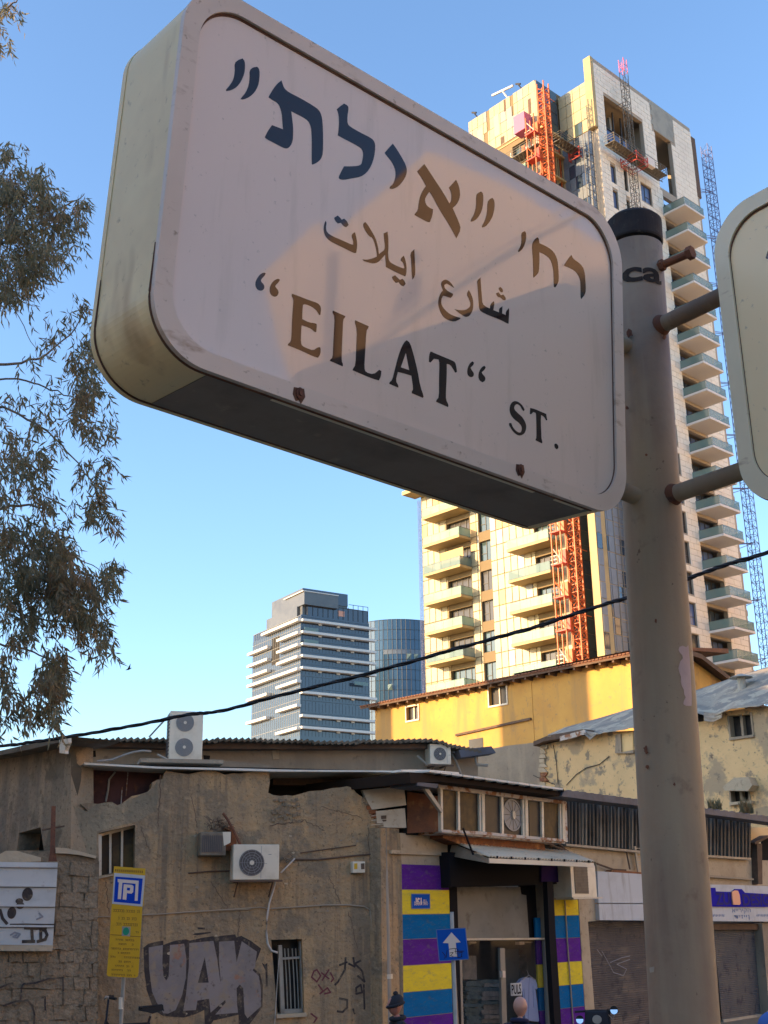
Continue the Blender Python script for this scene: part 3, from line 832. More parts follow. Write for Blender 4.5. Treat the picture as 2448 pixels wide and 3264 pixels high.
def window_set(x0, x1, z0, z1, F, d, parent, kind, glass):
    g = unit_box('window', glass, parent, F, x0, x1, z0, z1, d - .04, d)
    gm = LAST[0].copy()
    b = MB()
    t = .07
    b.box(F, x0, x1, z0, z0 + t, d + .003, d + .06).box(F, x0, x1, z1 - t, z1, d + .003, d + .06)
    n = 2 if x1 - x0 < 3 else 4
    if x1 - x0 < 1.2:
        n = 1
    for i in range(n + 1):
        c = x0 + (x1 - x0) * i / n
        c = min(max(c, x0 + t / 2), x1 - t / 2)
        b.box(F, c - t / 2, c + t / 2, z0 + t, z1 - t, d + .003, d + .06)
    if kind == 'w' and n > 1:
        b.box(F, x0 + (x1 - x0) / 2, x1 - t, z0 + .38 * (z1 - z0), z0 + .38 * (z1 - z0) + t * .8, d + .004, d + .055)
    # frame as sub-part: mesh in tower coordinates, child of the pane
    me = bpy.data.meshes.new('frame')
    L = loc_of(parent)
    me.from_pydata([tuple(Vector(v) - L) for v in b.v], [], b.f)
    me.materials.append(MT['frame_dark'])
    o = bpy.data.objects.new('frame', me)
    COL.objects.link(o)
    o.parent = g
    o.matrix_parent_inverse = gm.inverted()
    return g

rw = random.Random(3)
for (x0, x1, z0, z1, kd) in winR:
    if z1 < 18:
        continue
    gl = MT['window_blue'] if rw.random() < .4 else MT['window_dark']
    if kd == 'w':
        window_set(x0, x1, z0, z1, FR, -.30, tower, kd, gl)
    else:
        window_set(x0, x1, z0, z1, FR, -1.1, tower, kd, MT['tower_glass'] if rw.random() < .5 else MT['window_blue'])
        if rw.random() < .6:
            unit_box('curtain', MT['slab_white'], tower, FR, x0 + 1.05, x0 + 1.75, z0 + .2, z0 + 2.1, -1.04, -1.03)
obj('penthouse_glass', MB().box(FR, 1.7, 8.2, 87.7, 91.7, -1.5, -1.4), MT['window_blue'], tower, label='blue wrapped penthouse glazing')
pf = MB()
for x in (1.7, 3.4, 5.0, 6.6, 8.2):
    pf.box(FR, x - .06, x + .06, 87.7, 94.6, -1.4, -1.25)
for z in (91.7, 90.0):
    pf.box(FR, 1.7, 8.2, z - .06, z + .06, -1.39, -1.27)
obj('penthouse_frame', pf, MT['frame_dark'], tower)
obj('penthouse_backing', MB().box(FR, .7, 16.5, 86.7, 95, -5.1, -5.0), MT['dark_void'], tower)
for x0, x1, z0, z1 in ((2.2, 2.9, 91.8, 94.4), (5.3, 5.7, 91.8, 94.5)):
    unit_box('post', MT['concrete'], tower, FR, x0, x1, z0, z1, -2.4, -2.0)

def balcony(F, x0, x1, z, dep, m_slab, m_glass, side0=True, rail=.98, thick=.26, label=None):
    s = obj('balcony', MB().box(F, x0, x1, z - thick, z, .01, dep), m_slab, tower, label=label)
    g = MB()
    t = .03
    n = max(2, int((x1 - x0) / 1.4))
    for i in range(n):
        a, b2 = x0 + .04 + (x1 - x0 - .08) * i / n, x0 + .04 + (x1 - x0 - .08) * (i + 1) / n
        g.box(F, a + .012, b2 - .012, z + .04, z + rail, dep - .07, dep - .07 + t)
    g.box(F, x0 + .04, x0 + .04 + t, z + .04, z + rail, .05, dep - .1)
    g.box(F, x1 - .07, x1 - .07 + t, z + .04, z + rail, .05, dep - .1)
    obj('glass_railing', g, m_glass, s)
    r = MB().box(F, x0, x1, z, z + .05, dep - .10, dep - .01).box(F, x0, x0 + .09, z, z + .05, .05, dep - .1).box(F, x1 - .09, x1, z, z + .05, .05, dep - .1)
    r.box(F, x0 + .02, x1 - .02, z + rail, z + rail + .035, dep - .09, dep - .04)
    r.box(F, x0 + .02, x0 + .07, z + rail, z + rail + .035, .05, dep - .09).box(F, x1 - .07, x1 - .02, z + rail, z + rail + .035, .05, dep - .09)
    obj('rail_base', r, MT['frame_dark'], s)
    return s

for k, z in enumerate(lev):
    if z > 18:
        dr = .55 * (k / 14.0)
        balcony(FR, 11.9 + dr, 16.1 + dr, z, 3.1, MT['slab_white'], MT['rail_glass'])
        if k % 2 == 0:
            unit_box('ledge', MT['concrete'], tower, FR, 20.9, 21.5, z - .3, z + .35, -1.0, -.3)

# --- left (sunlit) face
LZ = [43.02 + FH * k for k in range(-8, 14)]
holesL, winL = [], []
for z in LZ:
    for (x0, x1, b0, b1, kd) in ((13.7, 17.3, .05, 2.55, 'd'), (1.2, 4.3, .05, 2.45, 'd'), (10.6, 12.3, .35, 2.65, 'w')):
        if z + b1 < 90.6:
            holesL.append((x0, x1, z + b0, z + b1))
            winL.append((x0, x1, z + b0, z + b1, kd))
rec = (0, 9.2, 84.8, 90.7)
holesL.append(rec)
core = MB()
wall_boxes(core, FL, 0.14, 21.4, 0, 90.9, [h for h in holesL if h is not rec], -.6, -.06)
core.box(FL, 0.14, 11.15, 90.9, 97.35, -6, -.06)
core.box(FL, 0.0, 21.35, 0, 84, -6.6, -6.2)
for z in LZ:
    core.box(FL, .3, 21.3, z - .28, z, -6, -.61)
obj('concrete_wall', core, MT['joint_dark'], tower)
PH = FH / 2
z00 = LZ[0]
cladding(FL, 0.02, 21.4, z00, 90.7, holesL, .97, PH, .11, -.055, 0, 'cladding_panel', [MT['cladding'], MT['cladding_orange'], MT['cladding_grey']], tower, 296, 35.0, stagger=False, rnd=.14, seed=5)
cladding(FL, 0.3, 11.15, 91.2, 97.4, [(8.0, 8.6, 91.2, 93.2), (3.7, 4.2, 95.5, 97.4), (7.6, 8.1, 95.7, 97.4)], .93, 1.55, .05, -.055, 0.01, 'upper_cladding_panel', [MT['cladding'], MT['cladding_grey']], tower, 60, 91, stagger=False, rnd=.12, seed=9)
for (x0, x1, z0, z1) in ((4.0, 4.8, 92.9, 95.8), (6.1, 6.9, 92.9, 95.9), (8.8, 9.7, 92.9, 95.4)):
    unit_box('window_pane', MT['cladding_grey'], tower, FL, x0, x1, z0, z1, .012, .03)
obj('soffit', MB().box(FL, .2, 11.1, 90.75, 90.9, -5.5, .02), MT['slab_yellow'], tower)
obj('setback_floor', MB().box(FL, 11.2, 21.3, 84.4, 84.7, -6, .3), MT['slab_yellow'], tower)
for (x0, x1, z0, z1, kd) in winL:
    if z0 < 22 or 50 < z0 < 82:
        continue
    gl = rw.choice([MT['window_dark'], MT['tower_glass_green'], MT['window_dark']])
    window_set(x0, x1, z0, z1, FL, -.35 if kd == 'w' else -.5, tower, kd, gl)
for i, z in enumerate(LZ):
    if z < 20 or z > 86:
        continue
    solid = i in (7, 10)
    balcony(FL, 13.45, 19.25, z, 2.0, MT['slab_yellow'], MT['rail_glass'] if i % 3 == 1 else MT['rail_glass_frosted'], label=None)
    balcony(FL, .8, 6.55, z - .0, 2.0, MT['slab_yellow'], MT['rail_glass'] if i % 4 == 2 else MT['rail_glass_frosted'])
    if solid or i == 8 + 1:
        unit_box('sun_screen', MT['slab_yellow'], tower, FL, 13.6, 17.2, z + .1, z + 2.2, 1.2, 1.26)
# jutting slab high on the left edge
obj('upper_slab', MB().box(FL, 16.5, 22.3, 50.0, 50.45, .02, 2.2), MT['slab_yellow'], tower)
# lit terrace stair and red tarpaulin box below the upper block
st = MB()
for i in range(5):
    st.box(FL, 4.0, 5.6 - i * .1, 86.2 + i * .5, 86.32 + i * .5, .6, .66)
st.box(FL, 3.95, 4.05, 85.6, 88.8, .58, .68)
obj('stair_rail', st, MT['slab_white'], tower)
obj('red_sheet', MB().box(FL, .95, 2.6, 90.2, 92.6, .2, 1.5), MT['pink_steel'], tower, label='red plastic sheet wrapped round a loading box')
# --- recess between the two faces
rc = MB()
rc.box(F3t, -3.85, -.02, 0, 97.2, -.9, -.12)
rc.box(F2t, .02, 5.55, 0, 96.6, -.9, -.14)
obj('recess_core', rc, MT['stone_core'], tower)
cladding(F3t, -3.85, -.1, 97.2 - 3.2 * 29, 97.2, [], 1.25, 1.6, .06, -.12, -.02, 'recess_glass', [MT['tower_glass'], MT['tower_glass_green']], tower, 60, 90, stagger=False, rnd=.5, seed=3)
cladding(F2t, .1, 5.5, 89.7, 96.5, [], 1.08, 1.7, .06, -.14, -.02, 'lit_panel', [MT['cladding'], MT['tower_glass_green']], tower, 40, 90, stagger=False, rnd=.15, seed=4)
cladding(F2t, 1.1, 5.5, 89.6 - 1.715 * 50, 89.6, [(4.35, 5.6, -1, 80)], .88, 1.715, .06, -.14, -.02, 'metal_panel', [MT['grey_blue_panel'], MT['tower_glass']], tower, 200, 40, stagger=False, rnd=.2, seed=6)
PB_ = Frame((A0.x + Lv.x, A0.y + Lv.y), 47)
obj('service_shaft', MB().box(PB_, -4.88, -.02, 0, 60, -.95, -.06), MT['concrete_wall'], tower, label='narrow sunlit plastered strip beside the orange mast')
cladding(PB_, -4.80, -.05, 22, 60, [(-3.9, -3.2, 22 + 3.43 * k + 1, 22 + 3.43 * k + 2.6) for k in range(11)], .95, 1.715, .07, -.055, 0, 'metal_panel', [MT['grey_blue_panel'], MT['tower_glass']], tower, 150, 34, stagger=False, rnd=.12, seed=16)
obj('roof_slab', MB().add([FR.at(0, 95.9, -6), FR.at(20.3, 95.9, -6), FR.at(20.3, 95.9, -.6), FR.at(0, 95.9, -.6)], [(0, 1, 2, 3)]), MT['stone_core'], tower)
bk = MB()
bk.box(FR, .0, 20.9, 0, 95, -18.5, -6.6)
bk.box(FL, .0, 21.3, 0, 84, -20, -6.7)
obj('rear_wall', bk, MT['stone_core'], tower)

# cable mesh and scaffolding tubes on the recess
sc = thing('scaffold', PB_.at(-1.5, 0, .8), 'thin grey tube scaffold in front of the blue grey panels of the tower', 'scaffold')
for x in (-2.9, -1.9, -.9):
    unit_box('standard_tube', MT['grey_steel'], sc, PB_, x - .025, x + .025, 20, 88, .75, .80)
z = 22
while z < 86:
    unit_box('ledger_tube', MT['grey_steel'], sc, PB_, -2.9, -.9, z, z + .05, .70, .745)
    unit_box('ledger_tube', MT['grey_steel'], sc, PB_, -2.9, -.9, z + 1.0, z + 1.04, .70, .745)
    z += 2.0
# ------------------------------------------------------------------ mast climbers and hoists
def mast_thing(label, F, a, d, z0, z1, m, w=.75, bay=.95, top=None, t=.07, cat='hoist mast', grp='construction masts on the tower', name='hoist_mast'):
    P = F.at(a, 0, d)
    T = thing(name, P, label, cat, grp)
    obj('mast', lattice(MB(), P, F.r, F.n, z0, z1, w, bay, t), m, T)
    if top:
        obj('mast_top', lattice(MB(), P, F.r, F.n, z1 + .02, z1 + 1.9, w * .98, .9, t), top, T)
    z = max(z0, 24)
    while z < z1:
        unit_box('wall_tie', m, T, F, a - w / 2, a - w / 2 + .05, z, z + .07, 0.0, d - w / 2)
        unit_box('wall_tie', m, T, F, a + w / 2 - .05, a + w / 2, z, z + .07, 0.0, d - w / 2)
        z += FH * 2
    return T

def platform(T, F, a0, a1, z, d0, d1, m, rail=1.1):
    b = MB().box(F, a0, a1, z, z + .08, d0, d1)
    obj('deck', b, m, T)
    b = MB()
    n = max(3, int((a1 - a0) / .55))
    for i in range(n):
        x0, x1 = a0 + (a1 - a0) * i / n, a0 + (a1 - a0) * (i + 1) / n
        zz = z - .55
        b.tube([F.at(x0, z, d1), F.at((x0 + x1) / 2, zz, (d0 + d1) / 2)], .03, 4, False)
        b.tube([F.at((x0 + x1) / 2, zz, (d0 + d1) / 2), F.at(x1, z, d1)], .03, 4, False)
        b.tube([F.at(x0, z, d0), F.at((x0 + x1) / 2, zz, (d0 + d1) / 2)], .03, 4, False)
        b.tube([F.at((x0 + x1) / 2, zz, (d0 + d1) / 2), F.at(x1, z, d0)], .03, 4, False)
    b.box(F, a0, a1, z - .6, z - .54, (d0 + d1) / 2 - .04, (d0 + d1) / 2 + .04)
    obj('truss', b, m, T)
    b = MB()
    for i in range(n // 2 + 1):
        x = a0 + (a1 - a0 - .06) * i / (n // 2)
        b.box(F, x, x + .05, z + .08, z + rail, d1 - .05, d1)
    for h in (.45, .8, rail):
        b.box(F, a0, a1, z + h, z + h + .05, d1 - .045, d1 - .005)
    for x in (a0, a1 - .05):
        for h in (.45, .8, rail):
            b.box(F, x, x + .05, z + h, z + h + .05, d0, d1 - .05)
    obj('guard_rail', b, m, T)

T = mast_thing('orange lattice mast climber rising up the sunlit corner of the tower', FL, -2.05, 1.5, 18, 94.6, MT['orange_steel'], w=.95, bay=.8, t=.12)
platform(T, F3t, -3.2, 4.3, 87.9, 1.2, 2.6, MT['grey_steel'])
obj('drive_unit', MB().box(F3t, .1, 1.1, 86.9, 88.2, 2.3, 3.0), MT['sign_white'], T)
obj('red_chassis', lattice(MB(), F3t.at(.3, 0, 2.2), F3t.r, F3t.n, 86.6, 88.0, 1.5, .7, .1), MT['red_steel'], T)
T = mast_thing('slim grey mast with pink top against the stone face of the tower', FR, 4.45, 1.2, 60, 98.6, MT['grey_steel'], w=.7, bay=.9, top=MT['pink_steel'], t=.06)
platform(T, FR, .2, 10.6, 86.6, .5, 1.9, MT['grey_steel'])
obj('drive_unit', MB().box(FR, 6.0, 7.4, 85.9, 87.0, 1.9, 2.4), MT['sign_white'], T)
obj('red_chassis', lattice(MB(), FR.at(4.6, 0, 1.4), FR.r, FR.n, 85.3, 86.5, 2.2, .6, .08), MT['red_steel'], T)
mast_thing('grey mast with pink top beside the sunlit panels at the top of the tower', F3t, .9, 2.0, 60, 94.0, MT['grey_steel'], w=.7, bay=.9, top=MT['pink_steel'], t=.06)
mast_thing('thin purple blue mast down the left edge of the tower', FL, 21.5, .18, 10, 49.6, MT['blue_steel'], w=.22, bay=.9, t=.03)
PT2 = thing('work_platform', FL.at(0, 87.5, 2.2), 'cluttered grey work platform hugging the sunlit corner below the tower top', 'platform')
platform(PT2, FL, -1.6, 3.6, 86.2, 1.0, 2.6, MT['grey_steel'])
rq = random.Random(15)
for k in range(9):
    x = rq.uniform(-1.4, 3.2)
    unit_box('stored_crate', rq.choice([MT['orange_steel'], MT['concrete_wall'], MT['grey_steel'], MT['window_dark'], MT['slab_white']]), PT2, FL, x, x + rq.uniform(.25, .7), 86.3, 86.3 + rq.uniform(.3, 1.2), 1.2 + .1 * k, 1.3 + .1 * k)
for k in range(6):
    x = .5 + k * 1.4
    unit_box('column', MT['stone_core'], tower, FL, x, x + .35, 84.7, 90.8, -2.2, -1.8)
for k in range(14):
    x, z = rq.uniform(.3, 8.6), rq.choice([84.7, 87.9])
    unit_box('building_material', rq.choice([MT['orange_steel'], MT['concrete_wall'], MT['window_dark'], MT['window_blue'], MT['slab_white']]), tower, FL, x, x + rq.uniform(.2, .9), z, z + rq.uniform(.4, 2.2), -1.5 + .08 * k, -1.45 + .08 * k)
for z in (87.6,):
    unit_box('unfinished_floor', MT['stone_core'], tower, FL, .2, 9.1, z - .25, z, -6, -.7)
for k in range(10):
    x = -3.7 + k * .4
    unit_box('bare_stud', rq.choice([MT['grey_steel'], MT['orange_steel'], MT['concrete_wall']]), tower, F3t, x, x + rq.uniform(.05, .16), 83 + rq.uniform(0, 1.2), 90.6 - rq.uniform(0, 2.2), .02, .12 + .01 * k)
for z in (84.6, 87.9, 90.6):
    unit_box('floor_edge', MT['slab_yellow'], tower, F3t, -3.8, .3, z - .22, z, .0, .5)
for (x0, x1, z0, z1) in ((1.0, 1.45, 93.0, 95.2), (4.9, 5.2, 95.6, 97.3), (10.2, 10.7, 92.0, 93.6), (5.4, 6.0, 91.3, 92.3)):
    unit_box('missing_panel', MT['wood_dark'], tower, FL, x0, x1, z0, z1, .012, .028)
# orange hoist cage column on the balconies
HO = FL.sz((1779, 1660), 2.6)[0] - .75
FLs = FL
FL = FL.shift(HO, 0, 0)
T = thing('builders_hoist', FL.at(.75, 0, 2.6), 'bright red orange builders hoist running down the balcony ends of the tower', 'hoist', 'construction masts on the tower')
b = MB()
for x in (.15, 1.35):
    for d in (2.2, 3.0):
        b.box(FL, x, x + .11, 18, 90, d, d + .11)
obj('guide_rail', b, MT['orange_steel'], T)
for i, z in enumerate(LZ):
    if z < 20 or z > 89:
        continue
    unit_box('landing', MT['red_steel'], T, FL, .1, 1.5, z - .1, z + .05, 2.15, 3.2)
    unit_box('landing_gate', MT['orange_steel'] if i % 2 else MT['red_steel'], T, FL, .2, .95, z + .1, z + 1.6, 2.35, 2.42)
    b = MB()
    for h in (.4, .8, 1.2):
        b.box(FL, 1.4, 2.3, z + h, z + h + .06, 2.2, 2.26)
    b.tube([FL.at(.15, z, 3.0), FL.at(1.35, z + FH * .5, 3.0)], .05, 4, False)
    b.box(FL, 1.95, 2.0, z + .05, z + 1.5, 2.2, 2.26)
    obj('landing_rail', b, MT['sign_white'] if i % 3 == 0 else MT['orange_steel'], T)
# brackets from orange mast, thin prop poles
b = MB()
for x in (-.15, -.45):
    b.box(FL, x - .05, x + .05, 18, 89, .9, 1.0)
obj('prop_pole', b, MT['rusty'], T)
FL = FLs
# tower crane mast, blue, right of the tower
Pm = FR.at(24.8, 0, -.5)
T = thing('crane_mast', Pm, 'tall dark blue lattice crane mast standing free to the right of the tower', 'crane mast')
obj('mast', lattice(MB(), Pm, FR.r, FR.n, 0, 98.8, 1.0, .95, .07), MT['blue_steel'], T)
z = 30
while z < 97:
    b = MB()
    for q in (.2, -.2):
        b.tube([Vector((Pm.x, Pm.y, z)) + FR.n * q, FR.at(20.9, z - .8, -1.0 + q)], .05, 4)
    b.tube([Vector((Pm.x, Pm.y, z)), FR.at(20.9, z - 1.6, -1.0)], .04, 4)
    obj('wall_tie', b, MT['blue_steel'], T)
    z += 6.86
# davits on the roof edge
def davit(F, a, z, d, l, m, label, s=1.0):
    T = thing('roof_davit', F.at(a, z, d), label, 'davit', 'window cleaning davits on the tower roof')
    obj('post', MB().tube([F.at(a, z, d), F.at(a + .35 * s, z + .9 * s, d + .5)], .09 * s, 6), m, T)
    obj('jib', MB().tube([F.at(a + .35 * s - l, z + .75 * s, d + .5), F.at(a + .35 * s + l, z + 1.2 * s, d + .5)], .13 * s, 6), m, T)
davit(FL, 4.6, 97.3, -.2, 1.7, MT['slab_white'], 'white davit arm on the sunlit roof edge of the tower', 1.2)
davit(FL, 2.3, 97.2, -.3, .35, MT['frame_dark'], 'small dark davit next to the orange mast top', .9)
davit(FL, 9.6, 97.2, -.3, .35, MT['frame_dark'], 'small dark davit at the left end of the tower roof', .9)

# ------------------------------------------------------------------ office tower far left of the apartment tower
OA = (-28.75, 398.97)
OR, OL = Frame(OA, 57), Frame(OA, -33)
office = thing('office_tower', (OA[0] - 8, OA[1] + 25, 0), 'grey glass office tower with long white horizontal fins at every floor', 'office tower')
b = MB().box(OR, 0, 27.2, 0, 101.3, -36.5, 0)
obj('wall', b, MT['office_glass_dark'], office)
obj('left_wall', MB().box(OL, .05, 36.3, 0, 98.5, .01, .25), MT['office_glass'], office)
obj('upper_block', MB().box(OR, .9, 19.0, 101.3, 111.0, -24, -1.2), MT['office_left'], office)
obj('upper_block_front', MB().box(OR, 1.0, 19.0, 106.6, 111.0, -1.19, -.9), MT['office_glass_dark'], office)
obj('terrace_glazing', MB().box(OR, 2.2, 27.0, 101.4, 105.6, -8, -.3), MT['office_glass_dark'], office)
b = MB()
for i in range(13):
    x = 2.4 + i * 2.04
    b.box(OR, x, x + .14, 101.4, 107.2 if x > 19 else 106.0, -.29, -.12)
b.box(OR, 2.3, 27, 105.5, 105.7, -.29, -.1).box(OR, 19, 27, 107.1, 107.25, -.29, -.1)
obj('terrace_frame', b, MT['mullion_dark'], office)
obj('painted_reflection', MB().box(OR, 14.6, 17.2, 102.5, 104.5, -.29, -.24), MT['lamp_peach'], office, label='window of the terrace floor with a warm yellow reflection painted on')  # flat peach pane stands in for a warm reflection in the glazing
obj('left_upper_wall', MB().box(OL, 3.2, 26, 98.5, 104.8, -14, .1), MT['office_left'], office)
obj('left_top_wall', MB().box(OL, -1.0, 12.5, 104.8, 109.3, -14, -.4), MT['office_left'], office)
obj('roof_edge', MB().box(OL, -1.2, 13, 109.3, 109.6, -14, .2), MT['office_fin'], office)
obj('niche', MB().box(OL, 15.4, 21.0, 87.2, 97.0, .251, .30), MT['dark_void'], office)
finz = [99.1, 94.95, 90.8, 86.7, 82.6, 74.3, 66.5, 62.6, 54, 46]
for i, z in enumerate(finz):
    x0 = -.6
    unit_box('fin', MT['office_fin'], office, OR, x0, 29.0, z - .45, z + .35, .03, 2.0)
    for x in (6.5, 13.8, 19.5):
        unit_box('fin_bracket', MT['office_fin'], office, OR, x, x + 1.2, z - 1.0, z - .46, .03, .5)
for (a0, a1, z) in ((-9, 26.5, 99.3), (-1.9, 14.6, 94.8), (21.6, 37.3, 94.0), (-1.9, 14.6, 90.6), (21.6, 37.3, 89.6), (-1.9, 14.6, 86.5), (21.6, 37.3, 85.6), (-1.9, 37.3, 82.3), (-1.9, 14.6, 78.2), (21.6, 37.3, 77.2), (-1.9, 14.6, 70.0), (21.6, 37.3, 69.0), (-1.9, 14.6, 62.4), (21.6, 37.3, 61.2)):
    a0 = max(a0, -.6)
    unit_box('fin', MT['office_fin'], office, OL, a0, a1, z - .55, z + .35, .27, 2.0)
b = MB()
z = 60.0
rs = random.Random(4)
while z < 101:
    x = 0.3
    while x < 27:
        h = 2.9 if rs.random() < .3 else 3.4
        b.box(OR, x, x + .09, z, z + h, .012, .06)
        x += 1.32
    b.box(OR, 0, 27.1, z + 3.55, z + 3.68, .012, .07)
    z += 4.11
obj('mullion_grid', b, MT['mullion_dark'], office)
structure(office.children[-1], 'stuff')
b = MB()
z = 60.0
while z < 97:
    x = 0.5
    while x < 36:
        b.box(OL, x, x + .1, z, z + 3.9, .255, .32)
        x += 1.5
    b.box(OL, .1, 36.2, z + 3.95, z + 4.06, .255, .33)
    z += 4.11
structure(obj('left_mullion_grid', b, MT['office_grey'], office), 'stuff')
for (x, z) in ((.2, 95.4), (.2, 91.2), (20, 78.5)):
    unit_box('balustrade', MT['rail_glass'], office, OR, x, x + 5.5, z, z + 1.2, 1.6, 1.7)
# curved glass tower
curved = thing('curved_glass_tower', (5.3, 480, 0), 'round blue glass tower standing behind the office tower with fins', 'office tower')
RC = 19.0
def cyl_pt(w, z, r=RC):
    return (4.3 + r * math.sin(w), 480 - r * math.cos(w), z)
n = 40
b = MB()
vs = [cyl_pt(-PI + 2 * PI * i / n, z) for z in (0, 114.2) for i in range(n)]
b.add(vs, [(i, (i + 1) % n, n + (i + 1) % n, n + i) for i in range(n)] + [tuple(range(n, 2 * n))])
obj('glass_wall', b, MT['curved_glass'], curved)
b = MB()
for i in range(-16, 17):
    w = i * .095
    p, q = cyl_pt(w, 50, RC + .05), cyl_pt(w, 114.2, RC + .05)
    b.tube([p, q], .07, 4, False)
for j in range(17):
    z = 50 + j * 4.0
    b.tube([cyl_pt(-1.55 + .1 * i, z, RC + .04) for i in range(32)], .08, 4, False)
structure(obj('mullion_grid', b, MT['mullion_dark'], curved), 'stuff')
for j, (w0, z) in enumerate(((.2, 98), (.35, 98), (.75, 99), (-.2, 86), (.55, 84), (.35, 72), (.8, 70))):
    b = MB().add([cyl_pt(w0, z, RC + .15), cyl_pt(w0 + .09, z, RC + .15), cyl_pt(w0 + .09, z + 2.2, RC + .9), cyl_pt(w0, z + 2.2, RC + .15)], [(0, 1, 2, 3)])
    obj('open_pane', b, MT['rail_glass'], curved)
bb = MB()
for w0 in [x * .095 for x in range(-3, 10)]:
    bb.add([cyl_pt(w0, 100.2, RC + .08), cyl_pt(w0 + .085, 100.2, RC + .08), cyl_pt(w0 + .085, 102.0, RC + .08), cyl_pt(w0, 102.0, RC + .08)], [(0, 1, 2, 3)])
obj('pale_band', bb, MT['grey_blue_panel'], curved)

# ------------------------------------------------------------------ yellow house
YA = (11.49, 48.66)
YL, YR = Frame(YA, -43), Frame(YA, 47)
house = thing('yellow_house', (8, 55, 0), 'yellow plastered house with red tiled roof edge catching the low sun', 'house')
wh = [(8.7, 9.8, 11.95, 12.82), (14.55, 15.4, 11.95, 12.62)]
b = MB()
wall_boxes(b, YL, 7.2, 17.75, 0, 12.9, wh, -.3, 0)
obj('wall', b, MT['house_yellow'], house)
b = MB()
wall_boxes(b, YL, 0, 7.2, 0, 12.9, [(3.05, 4.05, 11.75, 12.6), (5.25, 5.5, 11.3, 12.62)], -.75, -.45)
obj('recessed_wall', b, MT['house_yellow'], house)
obj('end_wall', MB().prism(YR, [(.02, 0), (6, 0), (6, 11.1), (4.3, 12.15), (2.0, 12.85), (.02, 12.9)], -8, -.02), MT['house_yellow'], house)
for (x0, x1, z0, z1, d) in ((8.7, 9.8, 11.95, 12.82, 0), (14.55, 15.4, 11.95, 12.62, 0), (3.05, 4.05, 11.75, 12.6, -.45), (5.25, 5.5, 11.3, 12.62, -.45)):
    w = unit_box('window', MT['window_dark'], house, YL, x0, x1, z0, z1, d - .2, d - .16)
    fr = MB()
    t = .07
    fr.box(YL, x0 - .06, x1 + .06, z0 - .08, z0, d + .002, d + .06).box(YL, x0 - .06, x1 + .06, z1, z1 + .07, d + .002, d + .05)
    fr.box(YL, x0 - .06, x0, z0, z1, d + .002, d + .05).box(YL, x1, x1 + .06, z0, z1, d + .002, d + .05)
    if x1 - x0 > .8:
        fr.box(YL, (x0 + x1) / 2 - .03, (x0 + x1) / 2 + .03, z0, z1, d - .158, d - .10)
    obj('window_frame', fr, MT['white_frame'], house)
# roof: tiles along the eave, rafters below
b = MB()
b.add([YL.at(-.3, 13.0, .55), YL.at(18.3, 13.0, .55), YL.at(18.3, 13.6, -4.5), YL.at(-.3, 13.6, -4.5), YL.at(-.3, 12.93, .55), YL.at(18.3, 12.93, .55), YL.at(18.3, 13.4, -4.5), YL.at(-.3, 13.4, -4.5)], [(0, 1, 2, 3), (4, 5, 6, 7), (0, 1, 5, 4), (0, 3, 7, 4), (1, 2, 6, 5)])
obj('roof', b, MT['roof_tile'], house)
for i in range(93):
    x = -.3 + i * .2
    F = YL
    unit_box('roof_tile', MT['roof_tile'], house, F, x + .02, x + .18, 12.97 + .005 * (i % 3), 13.035, .3, .60)
b = MB()
for i in range(26):
    x = .1 + i * .7
    b.box(YL, x, x + .1, 12.76, 12.92, -.4, .48)
obj('rafter', b, MT['wood_dark'], house)
obj('fascia_board', MB().box(YL, -.3, 18.3, 12.86, 12.975, .50, .54), MT['wood_dark'], house)
b = MB()
b.add([YR.at(-.4, 13.15, .5), YR.at(2.0, 13.0, .5), YR.at(4.5, 12.15, .5), YR.at(7, 11.2, .5), YR.at(7, 11.0, .5), YR.at(4.5, 11.95, .5), YR.at(2.0, 12.8, .5), YR.at(-.4, 12.95, .5),
       YR.at(-.4, 13.15, -8), YR.at(2.0, 13.0, -8), YR.at(4.5, 12.15, -8), YR.at(7, 11.2, -8)], [(0, 1, 6, 7), (1, 2, 5, 6), (2, 3, 4, 5), (0, 1, 9, 8), (1, 2, 10, 9), (2, 3, 11, 10)])
obj('gable_roof', b, MT['wood_dark'], house)
obj('gable_window', MB().prism(YR, [(1.9, 10.9), (2.9, 10.9), (3.0, 11.3), (2.6, 11.5), (1.9, 11.55)], 0, .05), MT['white_frame'], house)
obj('downpipe', MB().tube([YL.at(2.7, 12.7, -.35), YL.at(2.1, 10.6, -.35)], .05, 8), MT['galv'], house)
obj('ledge', MB().prism(YL, [(7.3, 11.1), (12.0, 10.9), (12.0, 10.8), (7.3, 11.0)], .001, .10), MT['wood_dark'], house)
w = unit_box('window', MT['window_dark'], house, YL, 10.3, 11.2, 9.9, 10.55, .002, .02)

# ------------------------------------------------------------------ old beige building with tarpaulin roof
BA = (6.27, 38.49)
beige = thing('old_building', (10, 36, 0), 'crumbling beige plastered building with grey tarpaulin over its roof', 'building')
Zv = zoom(1200, 1500, .7523)
Zd = zoom(1700, 2100, .5264)
Zc = zoom(1200, 2400, .4822)
Zb = zoom(600, 2300, .4822)
Za = zoom(0, 2200, .4822)
# main wall facing the street on the right of the pole and behind it
rb = random.Random(12)
def jag(p0, p1, n, amp):
    pts = []
    for i in range(1, n):
        f = i / n
        pts.append((p0[0] + (p1[0] - p0[0]) * f + rb.uniform(-amp, amp), p0[1] + (p1[1] - p0[1]) * f + rb.uniform(-amp, amp)))
    return pts
BG = Frame(BA, -41)
